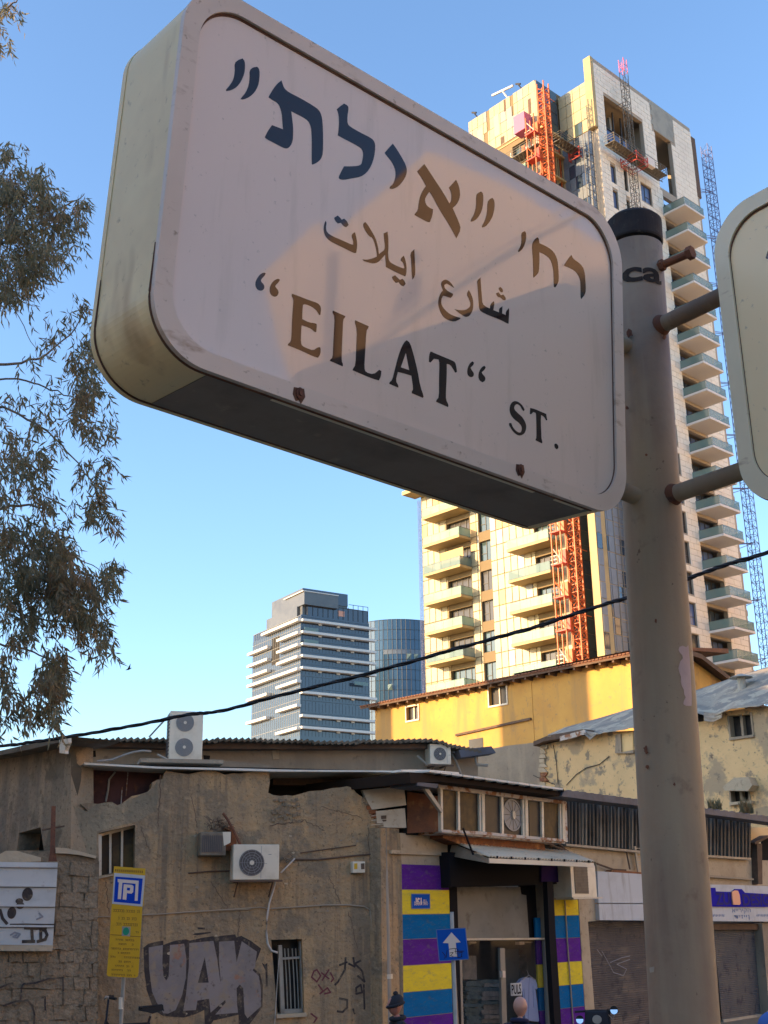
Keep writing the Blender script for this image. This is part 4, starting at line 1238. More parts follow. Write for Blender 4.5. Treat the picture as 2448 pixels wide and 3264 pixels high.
# beige wall: from the brick pilaster to far right, one straight wall
bw = Zd((45, 525), (130, 505), (290, 470), (480, 440), (600, 435), (800, 420), (980, 380), (1060, 345), (1150, 320), (1421, 285), (1500, 275), (1500, 1250), (45, 1250))
h1 = Zd((1180, 345), (1325, 335), (1328, 465), (1190, 475))
h2 = Zd((1190, 800), (1310, 790), (1312, 868), (1195, 880))
obj('wall', MB().pprism(BG, bw, -.3, 0, [h1, h2]), MT['wall_beige'], beige)
g = Zv((0, 1172), (120, 1176), (330, 1196), (420, 1190), (560, 1165), (690, 1150), (700, 1180), (690, 1215), (700, 1263), (700, 1700), (0, 1700))
obj('grey_wall', MB().pprism(BG, g, -.5, -.12), MT['plaster_grey'], beige)
# toothed brick end between the two walls
rbk = random.Random(5)
for k in range(9):
    y = 522 + k * 28
    px = Zd((35 + rbk.uniform(-8, 6), y), (74 + rbk.uniform(-12, 14), y - 2), (74 + rbk.uniform(-12, 14), y + 22), (35 + rbk.uniform(-6, 8), y + 24))
    obj('brick', MB().pprism(BG, px, -.05, .06 + rbk.uniform(-.03, .02)), MT['rust_panel'] if k in (6, 7) else MT['plaster_pale'], beige)
for hx, nm in ((h1, 1), (h2, 2)):
    cs = [BG.sz(p, 0) for p in hx]
    x0, x1 = min(c[0] for c in cs), max(c[0] for c in cs)
    z0, z1 = min(c[1] for c in cs), max(c[1] for c in cs)
    w = obj('window', MB().box(BG, x0 - .05, x1 + .05, z0 - .05, z1 + .05, -.26, -.22), MT['glass_dark'], beige)
    fr = MB()
    t = .05
    fr.box(BG, x0, x0 + t, z0, z1, -.2, .03).box(BG, x1 - t, x1, z0, z1, -.2, .03)
    fr.box(BG, x0, x1, z0 - .05, z0 + .02, -.2, .06).box(BG, (x0 + x1) / 2 - .04, (x0 + x1) / 2 + .04, z0, z1, -.2, -.05)
    obj('frame', fr, MT['plaster_grey'], w)
obj('window_hood', MB().pprism(BG, Zd((1145, 775), (1215, 720), (1300, 715), (1325, 765), (1300, 800), (1160, 798)), .01, .35), MT['plaster_pale'], beige)
obj('sill', MB().pprism(BG, Zd((1185, 868), (1320, 858), (1320, 874), (1188, 886)), 0, .18), MT['plaster_pale'], beige)
hb = Zd((525, 452), (602, 442), (602, 552), (530, 566))
w = obj('window', MB().pprism(BG, hb, -.02, .03), MT['wall_beige_clean'], beige, label='blocked up window with grey surround')
fr = MB().pprism(BG, Zd((498, 458), (527, 452), (532, 566), (604, 552), (604, 572), (495, 572)), .03, .09)
obj('frame', fr, MT['plaster_grey'], w)
w = obj('window', MB().pprism(BG, Zd((988, 330), (1028, 326), (1028, 378), (990, 382)), -.05, .02), MT['dark_void'], beige)
# roofs
rr = Zd((0, 500), (100, 460), (180, 448), (300, 425), (300, 440), (160, 482), (60, 500), (0, 528))
obj('roof_edge', MB().pprism(BG, rr, -.3, .35), MT['wood_dark'], beige)
rr = Zd((160, 470), (310, 430), (320, 455), (240, 478), (160, 498))
obj('tile_edge', MB().pprism(BG, rr, .36, .42), MT['rust_white'], beige)

def draped(F, top, bot, d_top, d_bot, name, m, parent, n=60, amp=.12, seed=3):
    """sheet between an upper and a lower outline, with folds"""
    def interp(line, f):
        L = [0]
        for i in range(1, len(line)):
            L.append(L[-1] + (Vector(line[i]) - Vector(line[i - 1])).length)
        t = f * L[-1]
        for i in range(1, len(line)):
            if t <= L[i] + 1e-9:
                g2 = (t - L[i - 1]) / max(1e-9, L[i] - L[i - 1])
                return tuple(Vector(line[i - 1]).lerp(Vector(line[i]), g2))
        return line[-1]
    rows = 14
    vs, fs = [], []
    for j in range(rows + 1):
        fj = j / rows
        for i in range(n + 1):
            fi = i / n
            a = F.sz(interp(top, fi), d_top)
            c = F.sz(interp(bot, fi), d_bot)
            d = d_top + (d_bot - d_top) * fj
            x = a[0] + (c[0] - a[0]) * fj
            z = a[1] + (c[1] - a[1]) * fj
            k = noise.noise(Vector((x * 1.3, fj * 3.0, seed))) + .5 * noise.noise(Vector((x * 4, fj * 5, seed + 2)))
            edge = 0 if j in (0,) else 1
            vs.append(F.at(x, z + k * amp * edge * .6, d + k * amp * edge))
    for j in range(rows):
        for i in range(n):
            a = j * (n + 1) + i
            fs.append((a, a + 1, a + n + 2, a + n + 1))
    b = MB()
    b.add(vs, fs)
    o = obj(name, b, m, parent, smooth=True)
    s = o.modifiers.new('thick', 'SOLIDIFY')
    s.thickness = .012
    return o
draped(BG, Zd((90, 460), (200, 415), (400, 360), (600, 300), (800, 262)), Zd((90, 480), (230, 448), (330, 470), (420, 452), (600, 422), (800, 400)), -2.5, .30, 'tarpaulin', MT['tarp'], beige, amp=.07, seed=3)
draped(BG, Zd((800, 262), (960, 200), (1080, 160), (1240, 105), (1421, 50), (1520, 20)), Zd((800, 400), (990, 330), (1080, 345), (1180, 320), (1300, 290), (1421, 275), (1520, 250)), -3.5, .40, 'tarpaulin', MT['tarp'], beige, n=80, amp=.09, seed=8)
draped(BG, Zd((1030, 320), (1090, 330), (1148, 318)), Zd((1035, 378), (1090, 380), (1140, 360)), .32, .38, 'tarpaulin_flap', MT['tarp'], beige, n=20, amp=.05, seed=5)
draped(BG, Zd((300, 425), (340, 440), (400, 450)), Zd((310, 455), (345, 492), (380, 462)), .34, .42, 'tarpaulin_flap', MT['tarp'], beige, n=20, amp=.06, seed=6)
a_, z_ = BG.sz(Zd((1262, 165))[0], -1.8)
obj('roof_vent', MB().tube([BG.at(a_, z_ - .35, -1.8), BG.at(a_, z_ + .25, -1.8)], .13, 12).tube([BG.at(a_, z_ + .25, -1.8), BG.at(a_, z_ + .36, -1.8)], [.36, .10], 12), MT['galv'], beige)
obj('inner_wall', MB().box(BG, -7, 14, 0, 6.6, -6, -.6), MT['stone_core'], beige)
# cables on the beige wall
for pts in (Zd((120, 520), (138, 620), (150, 760)), Zd((200, 765), (260, 700), (320, 660), (400, 640), (460, 590)), Zd((0, 705), (60, 735), (130, 760))):
    obj('cable', MB().tube([BG.at(*BG.sz(p, .03), .03) for p in pts], .012, 5), MT['cable_black'], beige)

# ------------------------------------------------------------------ left street building
def stroke(parent, F, lines, r, m, name='graffiti', label=None, d=.004):
    b = MB()
    for px in lines:
        P = [F.sz(p, 0) for p in px]
        for i in range(len(P) - 1):
            a, c = Vector(P[i]), Vector(P[i + 1])
            t = (c - a)
            if t.length < 1e-5:
                continue
            t.normalize()
            nn = Vector((-t.y, t.x)) * r
            a2, c2 = a - t * r * .5, c + t * r * .5
            dd = d + .0003 * (i % 3)
            b.add([F.at(*(a2 + nn), dd), F.at(*(a2 - nn), dd), F.at(*(c2 - nn), dd), F.at(*(c2 + nn), dd)], [(0, 1, 2, 3)])
    return obj(name, b, m, parent, label=label)
F1 = Frame((0, 21), 73.7)
C2 = Vector((0.173, 21.05, 0))
F2 = Frame((C2.x, C2.y), 42)
left = thing('corner_building', (-2.5, 22, 0), 'dilapidated stucco building with broken parapet, graffiti and barred window', 'building')
top1 = Za((470, 745), (500, 770), (530, 778), (560, 800), (582, 800), (560, 775), (530, 752), (575, 745), (610, 748), (650, 752), (690, 742), (740, 738), (775, 760), (800, 752), (840, 722), (870, 700), (920, 690), (975, 672), (1000, 645), (1005, 610), (1040, 592), (1075, 588), (1085, 550), (1100, 532))
top1 += Zb((0, 350), (40, 340), (90, 328), (170, 325), (205, 338), (240, 352), (300, 340), (330, 346), (400, 335), (480, 334), (532, 330), (540, 400), (528, 470), (560, 485), (610, 492), (650, 486), (690, 491), (740, 478), (800, 460), (880, 455), (950, 440), (1000, 436), (1050, 428), (1085, 436), (1110, 470), (1140, 492), (1190, 520), (1185, 555), (1205, 580), (1200, 600), (1225, 625), (1240, 690), (1262, 705), (1310, 715), (1400, 740), (1410, 940))
pxw = top1 + Zb((1420, 1500),) + [(1290, 3900)] + [(250, 3900)] + Za((480, 1500),)
hu = Za((650, 945), (893, 890), (890, 1172), (655, 1228))
hl = Zb((548, 1443), (752, 1438), (768, 1925), (590, 1935))
obj('wall', MB().pprism(F1, pxw, -.45, 0, [hu, hl]), MT['stucco'], left)
# wall proper behind: returns left along the side street
LW = Frame(F1.at(F1.sz(Za((465, 745))[0])[0], 0, 0)[:2], -41)
lw = Za((468, 330), (430, 340), (200, 385), (0, 425), (-300, 470), (-300, 1700), (468, 1700))
hh = Za((125, 945), (268, 905), (290, 1060), (110, 1060))
obj('side_wall', MB().pprism(LW, lw, -.4, 0, [hh]), MT['stucco_grey'], left)
obj('side_wall_back', MB().pprism(LW, Za((60, 860), (420, 860), (420, 1150), (60, 1150)), -.9, -.8), MT['dark_void'], left)
obj('side_roof', MB().pprism(LW, Za((478, 306), (405, 308), (240, 345), (0, 400), (-300, 440), (-300, 480), (0, 430), (200, 390), (430, 335)), -.5, .35), MT['asbestos'], left)
b = MB()
b.pprism(LW, Za((392, 330), (448, 312), (450, 345), (430, 400), (430, 420), (393, 415)), .36, .42)
obj('gutter_end', b, MT['white_dirty'], left)
# dark loft behind the broken parapet
obj('loft_back', MB().pprism(F1, Za((470, 480),) + Zb((1500, 330), (1500, 760), (0, 800)) + Za((470, 900),), -1.3, -1.2), MT['dark_void'], left)
rp = Za((478, 500), (1090, 520), (1250, 530), (1250, 640), (900, 800), (478, 830))
obj('red_boarding', MB().pprism(F1, rp, -.62, -.55), MT['dark_red_panel'], left, label='dark red boarding behind the broken parapet')
b = MB()
b.tube([F1.at(*F1.sz(p, -.5), -.5) for p in Za((762, 540), (722, 590), (715, 660), (700, 735))], .018, 6)
obj('hanging_strip', b, MT['galv'], left)
for (p, q) in (((545, 560), (535, 700)), ((808, 640), (798, 780)), ((848, 520), (832, 700))):
    obj('hanging_strip', MB().tube([F1.at(*F1.sz(t, -.48), -.48) for t in Za(p, q)], .008, 5), MT['rust_white'], left)
obj('torn_edge', MB().pprism(F1, Za((468, 400), (498, 395), (508, 480), (540, 520), (535, 600), (512, 700), (500, 745), (472, 740)), -.5, -.05), MT['asbestos'], left)
# white sheets at the broken right end
obj('white_sheet', MB().pprism(F1, Zb((1150, 452), (1425, 428), (1442, 552), (1215, 582), (1185, 530)), -.1, .02), MT['white_dirty'], left)
obj('white_sheet', MB().pprism(F1, Zb((1240, 592), (1432, 572), (1442, 702), (1300, 700), (1250, 690)), -.1, .015), MT['white_dirty'], left)
b = MB()
for y in (470, 500, 530, 620, 650, 680):
    b.pprism(F1, Zb((1210, y + 2), (1430, y - 18), (1430, y - 14), (1210, y + 6)), .02, .028)
structure(obj('sheet_ribs', b, MT['white_dirty'], left), 'stuff')
obj('sheet_hole', MB().pprism(F1, Zb((1275, 622), (1310, 620), (1310, 658), (1290, 662), (1275, 640)), .016, .02), MT['wood_dark'], left)
# exposed rubble below the notch
rs = random.Random(11)
for k in range(34):
    x, y = rs.uniform(548, 740), rs.uniform(505, 655)
    w_, h_ = rs.uniform(14, 30), rs.uniform(10, 20)
    px = Zb((x, y), (x + w_, y - 3), (x + w_ + rs.uniform(-4, 4), y + h_), (x + rs.uniform(-4, 4), y + h_ + 2))
    obj('stone', MB().pprism(F1, px, -.02, .012 + rs.uniform(0, .022)), MT['rough_stone'], left)
# brick bits on the broken right edge
for k in range(7):
    y = 500 + k * 29
    x = 1150 + k * 14
    px = Zb((x, y), (x + 55, y - 4), (x + 58, y + 20), (x + 6, y + 24))
    obj('brick', MB().pprism(F1, px, -.12, .006 + rs.uniform(0, .012)), MT['rust_panel'] if k in (2, 3, 4) else MT['rough_stone'], left)

# tin roof edge over both fronts (runs along the parapet line, then along the shop)
obj('tin_roof', MB().pprism(F1, Za((555, 478), (1050, 505), (1250, 510)) + Zb((300, 308), (560, 315), (700, 318), (1480, 325), (1600, 318), (1600, 338), (1400, 334), (560, 330), (300, 322)) + Za((1250, 522), (1050, 518), (560, 492)), -2.2, .12), MT['tin_roof'], left)
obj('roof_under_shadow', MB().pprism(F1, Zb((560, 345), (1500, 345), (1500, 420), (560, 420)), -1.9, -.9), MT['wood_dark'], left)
defm('stucco_patch', (0.289, 0.239, 0.162), 0.95, spec=0.1, layers=[(1.1, 7, .42, .6, (0.221, 0.184, 0.128)), ((3, 3, .4), 7, .5, .64, (0.365, 0.288, 0.185)), (16, 6, .58, .70, (0.128, 0.104, 0.076))], bump=(11, .03, 1.0))
obj('plaster_patch', MB().pprism(F1, Za((478, 760), (570, 806), (640, 752), (720, 742), (775, 764), (850, 726), (975, 676), (1008, 650), (1040, 598), (1046, 700), (1030, 800), (900, 870), (640, 935), (632, 1240), (560, 1300), (478, 1300)), .0005, .003), MT['stucco_patch'], left)
# narrow mouldings and cracks
for pts, r_, m_ in ((Zb((0, 1002), (120, 992), (300, 985)), .012, 'wood_dark'), (Zb((700, 912), (860, 912), (1080, 888), (1235, 874), (1245, 790), (1268, 750)), .014, 'wood_dark'), (Zb((740, 868), (900, 846), (1110, 818)), .009, 'wood_dark'),
                    (Zb((0, 1260), (200, 1248), (480, 1228), (530, 1238), (700, 1228), (900, 1214), (1050, 1212), (1160, 1222), (1200, 1245), (1212, 1330), (1216, 1500), (1224, 1700), (1235, 1999)), .012, 'cable_tan'),
                    (Za((620, 1500), (760, 1496), (1100, 1478), (1300, 1462), (1659, 1448)), .010, 'cable_tan')):
    obj('wall_cable', MB().tube([F1.at(*F1.sz(p, .02), .02) for p in pts], r_, 5), MT[m_], left)
rs = random.Random(44)
def crack(F, p0, p1, n, amp, r_, d=.0045):
    P = [p0] + [(p0[0] + (p1[0] - p0[0]) * i / n + rs.uniform(-amp, amp), p0[1] + (p1[1] - p0[1]) * i / n + rs.uniform(-amp, amp)) for i in range(1, n)] + [p1]
    return stroke(left, F, [P], r_, MT['wood_dark'], name='crack', d=d)
for q in ((Zb((540, 690), (760, 655)), .008), (Zb((20, 480), (60, 700)), .004), (Zb((760, 650), (900, 720)), .004), (Zb((150, 1060), (260, 1230)), .004), (Zb((930, 1020), (1010, 1205)), .004), (Zb((1060, 1260), (1120, 1500)), .004), (Zb((340, 1250), (330, 1420)), .004), (Za((1060, 560), (1048, 900)), .006), (Za((930, 900), (990, 1080)), .004), (Za((700, 1260), (720, 1480)), .004), (Zb((880, 560), (1150, 640)), .004), (Zb((1190, 700), (1215, 1200)), .005)):
    crack(F1, q[0][0], q[0][1], 14, 3.2, q[1])
# spalled spots: shallow flakes of darker undercoat
for k in range(46):
    c_ = Zb((rs.uniform(0, 1230), rs.uniform(520, 1420)))[0] if k % 3 else Za((rs.uniform(650, 1600), rs.uniform(1280, 2150)))[0]
    rr_ = rs.uniform(2, 7)
    n_ = 9
    obj('spall', MB().pprism(F1, [(c_[0] + rr_ * rs.uniform(.4, 1.2) * math.cos(2 * PI * i / n_), c_[1] + .7 * rr_ * rs.uniform(.4, 1.2) * math.sin(2 * PI * i / n_)) for i in range(n_)], .0004, .0034), MT['plaster_grey'] if k % 4 else MT['plaster_pale'], left)
# upper left window
x0, z0 = F1.sz(hu[3], 0)
x1, z1 = F1.sz(hu[1], 0)
w = obj('window', MB().pprism(F1, Za((640, 940), (900, 880), (900, 1180), (640, 1235)), -.32, -.28), MT['glass_brown'], left)
fr = MB()
fr.pprism(F1, Za((640, 945), (672, 950), (672, 1225), (655, 1230)), -.27, -.05)
fr.pprism(F1, Za((722, 935), (738, 931), (736, 1208), (722, 1212)), -.27, -.22)
fr.pprism(F1, Za((800, 920), (816, 916), (812, 1190), (798, 1194)), -.27, -.22)
fr.pprism(F1, Za((650, 950), (893, 892), (893, 908), (655, 968)), -.27, -.20)
obj('frame', fr, MT['white_dirty'], w)
obj('sill', MB().pprism(F1, Za((640, 1232), (770, 1215), (892, 1178), (892, 1192), (650, 1248)), 0, .05), MT['plaster_pale'], left)
# barred window
w = obj('window', MB().pprism(F1, Zb((540, 1438), (760, 1430), (780, 1935), (580, 1945)), -.40, -.36), MT['glass_dark'], left)
fr = MB()
fr.pprism(F1, Zb((597, 1480), (620, 1478), (640, 1930), (612, 1932)), -.22, -.1)
fr.pprism(F1, Zb((735, 1450), (748, 1450), (765, 1925), (752, 1926)), -.22, -.1)
fr.pprism(F1, Zb((615, 1905), (765, 1898), (767, 1925), (618, 1932)), -.215, -.1)
fr.pprism(F1, Zb((612, 1562), (745, 1552), (745, 1566), (612, 1576)), -.215, -.1)
obj('frame', fr, MT['galv'], w)
for x in (645, 668, 695, 718):
    dx = 22
    m_ = MT['galv']
    obj('bar', MB().tube([F1.at(*F1.sz(p, -.15), -.15) for p in Zb((x - 8, 1500), (x + 4, 1700), (x + 12, 1900))], .010, 6), m_, left)
obj('sill', MB().pprism(F1, Zb((585, 1935), (780, 1925), (785, 1950), (585, 1962)), 0, .06), MT['plaster_pale'], left)
# graffiti
Zg = zoom(400, 2900, .3014)
gb = MB()
gb.pprism(F1, Zg((190, 400), (240, 360), (320, 338), (400, 325), (402, 372), (450, 352), (540, 322), (640, 312), (680, 325), (800, 298), (930, 278), (945, 288), (1000, 276), (1160, 260), (1172, 292), (1225, 275), (1330, 330), (1435, 410), (1400, 505), (1350, 615), (1425, 680), (1452, 800), (1448, 1030), (1290, 1240), (1200, 1240), (1195, 1110), (930, 1172), (885, 1240), (840, 1240), (832, 1060), (770, 1090), (735, 1105), (620, 1140), (400, 1125), (300, 1060), (225, 850), (198, 650)), .0005, .0025)
obj('graffiti', gb, MT['graffiti_black'], left, label='black outline of big block letter graffiti UAK')
gb = MB()
gb.pprism(F1, Zg((760, 185), (840, 188), (838, 208), (768, 206)), .0005, .002)
gb.pprism(F1, Zg((710, 262), (740, 248), (900, 232), (905, 246), (760, 270)), .0005, .002)
gb.pprism(F1, Zg((1440, 560), (1475, 580), (1500, 560), (1505, 810), (1485, 810), (1480, 640)), .0005, .002)
structure(obj('graffiti', gb, MT['graffiti_black'], left, label='short black spray dashes above and beside the letters'), 'stuff')
gf = MB()
gf.pprism(F1, Zg((245, 398), (395, 372), (390, 560), (402, 700), (430, 748), (455, 710), (465, 560), (470, 372), (620, 358), (645, 520), (638, 720), (600, 900), (530, 1060), (450, 1098), (400, 1095), (330, 980), (280, 860), (250, 620)), .0026, .0040)
gf.pprism(F1, Zg((675, 352), (930, 328), (970, 520), (1000, 740), (1058, 950), (900, 1088), (885, 940), (760, 960), (745, 1060), (610, 1068), (640, 900), (670, 600)), .0026, .0040, [Zg((838, 500), (880, 770), (765, 772))])
gf.pprism(F1, Zg((990, 337), (1150, 327), (1175, 555), (1230, 332), (1390, 442), (1370, 600), (1345, 640), (1410, 700), (1433, 850), (1433, 1020), (1290, 1148), (1260, 1100), (1245, 830), (1210, 790), (1175, 830), (1180, 1000), (1190, 1088), (950, 1108), (1060, 980), (1010, 780), (990, 560)), .0026, .0040)
obj('graffiti', gf, MT['graffiti_fill'], left, label='dirty lilac grey fill of the UAK graffiti letters')
stroke(left, F1, [Zb((830, 1650), (815, 1690), (850, 1720), (875, 1680), (850, 1640), (830, 1650)), Zb((880, 1660), (930, 1700)), Zb((930, 1640), (885, 1710)), Zb((940, 1660), (960, 1700), (945, 1720)), Zb((860, 1740), (890, 1780), (870, 1800), (920, 1760), (940, 1790), (900, 1800)), Zb((810, 1930), (850, 1960), (830, 1990))], .012, MT['graffiti_red'], label='small red scribbled graffiti')
stroke(left, F1, [Zb((1040, 1560), (1035, 1640), (990, 1720), (970, 1740)), Zb((1000, 1610), (1050, 1590)), Zb((1090, 1560), (1100, 1620), (1060, 1600)), Zb((1140, 1580), (1100, 1600), (1150, 1650), (1165, 1720), (1120, 1680)), Zb((1110, 1760), (1140, 1740), (1150, 1790), (1110, 1800), (1110, 1760)), Zb((1160, 1740), (1165, 1900)), Zb((1000, 1830), (1050, 1840), (1050, 1890), (1020, 1920), (985, 1915)), Zb((1090, 1900), (1100, 1930)), Zb((1255, 1680), (1290, 1720), (1250, 1720), (1290, 1760))], .016, MT['graffiti_black'], label='black scribbled graffiti beside the drainpipe')
# drain pipe at the right end
obj('drain_pipe', MB().tube([F1.at(*F1.sz(p, .08), .08) for p in Zb((1287, 700), (1290, 900), (1305, 1400), (1318, 2000))] + [F1.at(F1.sz(Zb((1318, 2000))[0], .08)[0], SIDE, .08)], .075, 16), MT['pipe_grey'], left, smooth=True)
obj('pipe_bracket', MB().tube([F1.at(*F1.sz(p, .08), .08) for p in Zb((1316, 1670), (1317, 1700))], .085, 16), MT['white_dirty'], left)

# ------------------------------------------------------------------ grey loft storey behind
F3 = Frame((0, 24), 73.7)
loft = thing('rear_building', (-2.5, 25, 0), 'grey concrete upper storey with rotting corrugated roof edge behind the corner building', 'building')
obj('wall', MB().pprism(F3, Za((430, 345), (1090, 360), (1659, 372)) + Zb((560, 178), (1400, 172), (1659, 176)) + Zv((430, 1180), (430, 1500), (0, 1500)) + Zb((0, 700),) + Za((430, 700),), -.3, 0), MT['plaster_grey'], loft)
obj('pilaster', MB().pprism(F3, Zb((556, 180), (598, 180), (602, 248), (558, 250)), 0, .03), MT['plaster_pale'], loft)
obj('wall_hole', MB().pprism(F3, Zb((100, 222), (145, 225), (140, 262), (105, 265)), 0, .006), MT['dark_void'], loft)
obj('wall_hole', MB().pprism(F3, Za((575, 405), (632, 398), (635, 440), (585, 445)), 0, .006), MT['dark_void'], loft)
# corrugated asbestos sheets, each sheet its own piece
edge_px = Za((430, 318), (800, 322), (1090, 324)) + Zb((100, 118), (600, 122), (1000, 125), (1400, 126), (1659, 122))
E0 = [F3.sz(p, .5) for p in edge_px]
def edge_z(x):
    for i in range(1, len(E0)):
        if x <= E0[i][0]:
            f = (x - E0[i - 1][0]) / (E0[i][0] - E0[i - 1][0])
            return E0[i - 1][1] + f * (E0[i][1] - E0[i - 1][1])
    return E0[-1][1]
x = E0[0][0]
rs = random.Random(21)
xe = F3.sz(Zv((440, 1165))[0], .5)[0]
while x < xe:
    w_ = min(.93, xe - x)
    if w_ < .1:
        break
    b = MB()
    n = 24
    drop = rs.uniform(-.02, .03)
    slope = .10
    drp = 0.0
    vs = []
    for dd in (.55 + rs.uniform(-.05, .05), -3.5):
        for i in range(n + 1):
            xx = x + w_ * i / n
            zz_ = edge_z(xx) + .025 * math.sin(i * 2 * PI / 3.0) + drop + (.55 - dd) * slope * .3
            if xx > E0[-1][0] - .2:
                zz_ -= (xx - E0[-1][0] + .2) * .16
            vs.append(F3.at(xx, zz_, dd))
    fs = [(i, i + 1, n + 2 + i, n + 1 + i) for i in range(n)]
    b.add(vs, fs)
    o = obj('roof_sheet', b, MT['asbestos'], loft)
    s = o.modifiers.new('thick', 'SOLIDIFY')
    s.thickness = .05
    x += w_ - .02
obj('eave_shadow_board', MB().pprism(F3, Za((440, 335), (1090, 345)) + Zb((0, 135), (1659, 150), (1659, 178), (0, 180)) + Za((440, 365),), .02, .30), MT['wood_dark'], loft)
obj('rubble_ledge', MB().pprism(F3, Zb((0, 262), (130, 255), (300, 262), (560, 290), (560, 305), (0, 300)), 0, .25), MT['plaster_grey'], loft)

# ------------------------------------------------------------------ striped shop building on the right street
shop = thing('shop_building', F2.at(7, 0, 0), 'single storey shop building with purple, yellow and blue striped pillars and roller shutters', 'building')
SW_ = MT['plaster_pale']
Lx, Rx = 0.03, 1.30
obj('pillar', MB().box(F2, Lx, Rx, 0, 4.05, -.6, -.004), MT['plaster_pale'], shop)
obj('pillar_moulding', MB().box(F2, -.25, Rx + .02, 3.70, 3.76, -.003, .05), MT['plaster_pale'], shop)
obj('pillar_plaster', MB().box(F2, -.45, .028, 0, 4.12, -.5, -.02), MT['stucco'], shop)
bands = [3.54, 3.125, 2.73, 2.335, 1.925, 1.515, 1.13, .72, SIDE]
bc = ['purple', 'yellow', 'blue', 'purple', 'yellow', 'blue', 'purple', 'yellow']
for i in range(8):
    unit_box('painted_band', MT[bc[i]], shop, F2, Lx + .004, Rx - .006, bands[i + 1] + .004, bands[i] - .004, -.0035, .006)
bandr = [2.965, 2.67, 2.255, 1.82, 1.405, 1.0, .6, SIDE]
bcr = ['yellow', 'blue', 'purple', 'yellow', 'blue', 'purple', 'yellow']
obj('pillar', MB().box(F2, 4.42, 5.34, 0, 3.6, -.5, -.004), MT['plaster_grey'], shop)
for i in range(7):
    unit_box('painted_band', MT[bcr[i]], shop, F2, 4.43, 5.33, bandr[i + 1] + .004, bandr[i] - .004, -.0035, .006)
    if i:
        unit_box('painted_band', MT[bcr[i]], shop, F2, 4.24, 4.41, bandr[i + 1] + .004 - .03, bandr[i] - .034, -.32, -.28)
obj('pillar_conduit', MB().tube([F2.at(*F2.sz(p, .03), .03) for p in Zc((1245, 975), (1262, 1250), (1280, 1500), (1300, 1790))], .015, 6), MT['cable_tan'], shop)
obj('light_pier', MB().pprism(F2, Zc((1335, 965), (1470, 968), (1475, 1108), (1398, 1115), (1450, 1800), (1470, 2300), (1425, 2300), (1385, 1800)), -.3, .012), MT['plaster_pale'], shop)
# doorway
obj('lintel_box', MB().pprism(F2, Zc((478, 655), (1280, 735), (1275, 858), (1130, 872), (520, 885), (490, 890)), -.5, .22), MT['black_panel'], shop)
obj('purple_box', MB().pprism(F2, Zc((1090, 728), (1275, 740), (1272, 855), (1090, 852)), .221, .26), MT['purple_dark'], shop)
obj('box_label', MB().pprism(F2, Zc((1203, 772), (1265, 776), (1262, 852), (1205, 848)), .261, .267), MT['plate_blue'], shop)
stroke(shop, F2, [Zc((1212, 790), (1255, 792)), Zc((1222, 800), (1222, 820), (1245, 825)), Zc((1248, 800), (1248, 822))], .012, MT['shop_text'], name='label_print', d=.27)
obj('door_jamb', MB().pprism(F2, Zc((482, 880), (532, 880), (545, 1300), (560, 1800), (575, 2400), (528, 2400), (520, 1800), (500, 1300)), -.5, -.02), MT['black_panel'], shop)
obj('door_jamb_light', MB().pprism(F2, Zc((498, 1375), (522, 1372), (545, 1800), (560, 2400), (535, 2400), (520, 1800)), -.018, .02), MT['plaster_grey'], shop)
obj('white_panel', MB().pprism(F2, Zc((528, 880), (950, 885), (958, 935), (990, 940), (1010, 1222), (545, 1228)), -.34, -.28), MT['panel_grey'], shop)
obj('dark_panel', MB().pprism(F2, Zc((945, 860), (1135, 860), (1130, 1225), (1000, 1225)), -.40, -.36), MT['black_panel'], shop)
obj('pale_post', MB().pprism(F2, Zc((1090, 905), (1122, 905), (1122, 1070), (1095, 1070)), -.30, -.26), MT['panel_grey'], shop)
obj('transom', MB().pprism(F2, Zc((540, 1226), (1110, 1222), (1112, 1234), (540, 1240)), -.30, -.2), MT['white_dirty'], shop)
# inside the shop
obj('shop_interior', MB().box(F2, 1.2, 5.0, SIDE, 2.6, -2.6, -2.5).box(F2, 1.2, 1.3, SIDE, 2.6, -2.5, -.6).box(F2, 4.9, 5.0, SIDE, 2.6, -2.5, -.55).box(F2, 1.2, 5.0, 2.55, 2.6, -2.5, -.55), MT['panel_grey'], shop)
obj('shop_floor', MB().box(F2, 1.2, 4.5, SIDE, SIDE + .02, -2.5, -.3), MT['panel_grey'], shop)
for (px, m_, d) in ((Zc((830, 1300), (940, 1295), (950, 1700), (980, 2300), (860, 2300), (850, 1500)), 'panel_grey', -.9), (Zc((560, 1340), (660, 1340), (665, 1500), (570, 1495)), 'cloth_grey', -1.0), (Zc((945, 1335), (1090, 1340), (1095, 1500), (950, 1500)), 'cloth_grey', -1.0)):
    obj('inner_panel', MB().pprism(F2, px, d - .04, d), MT[m_], shop)
obj('curtain_rail', MB().tube([F2.at(*F2.sz(p, -.5), -.5) for p in Zc((610, 1252), (655, 1252))], .02, 6).tube([F2.at(*F2.sz(p, -.5), -.5) for p in Zc((985, 1252), (1112, 1250))], .014, 6), MT['sign_white'], shop)
obj('rail_end', MB().pprism(F2, Zc((945, 1248), (978, 1248), (978, 1266), (945, 1268)), -.55, -.45), MT['sign_white'], shop)
g = obj('shop_window', MB().pprism(F2, Zc((548, 1242), (1128, 1238), (1180, 2400), (575, 2400)), -.27, -.255), MT['glass_shop'], shop)
fr = MB()
fr.pprism(F2, Zc((818, 1290), (848, 1290), (880, 2300), (845, 2300)), -.254, -.2)
fr.pprism(F2, Zc((548, 1242), (562, 1242), (590, 2300), (575, 2300)), -.254, -.2)
fr.pprism(F2, Zc((1110, 1240), (1128, 1240), (1175, 2300), (1155, 2300)), -.254, -.2)
obj('frame', fr, MT['pipe_grey'], g)
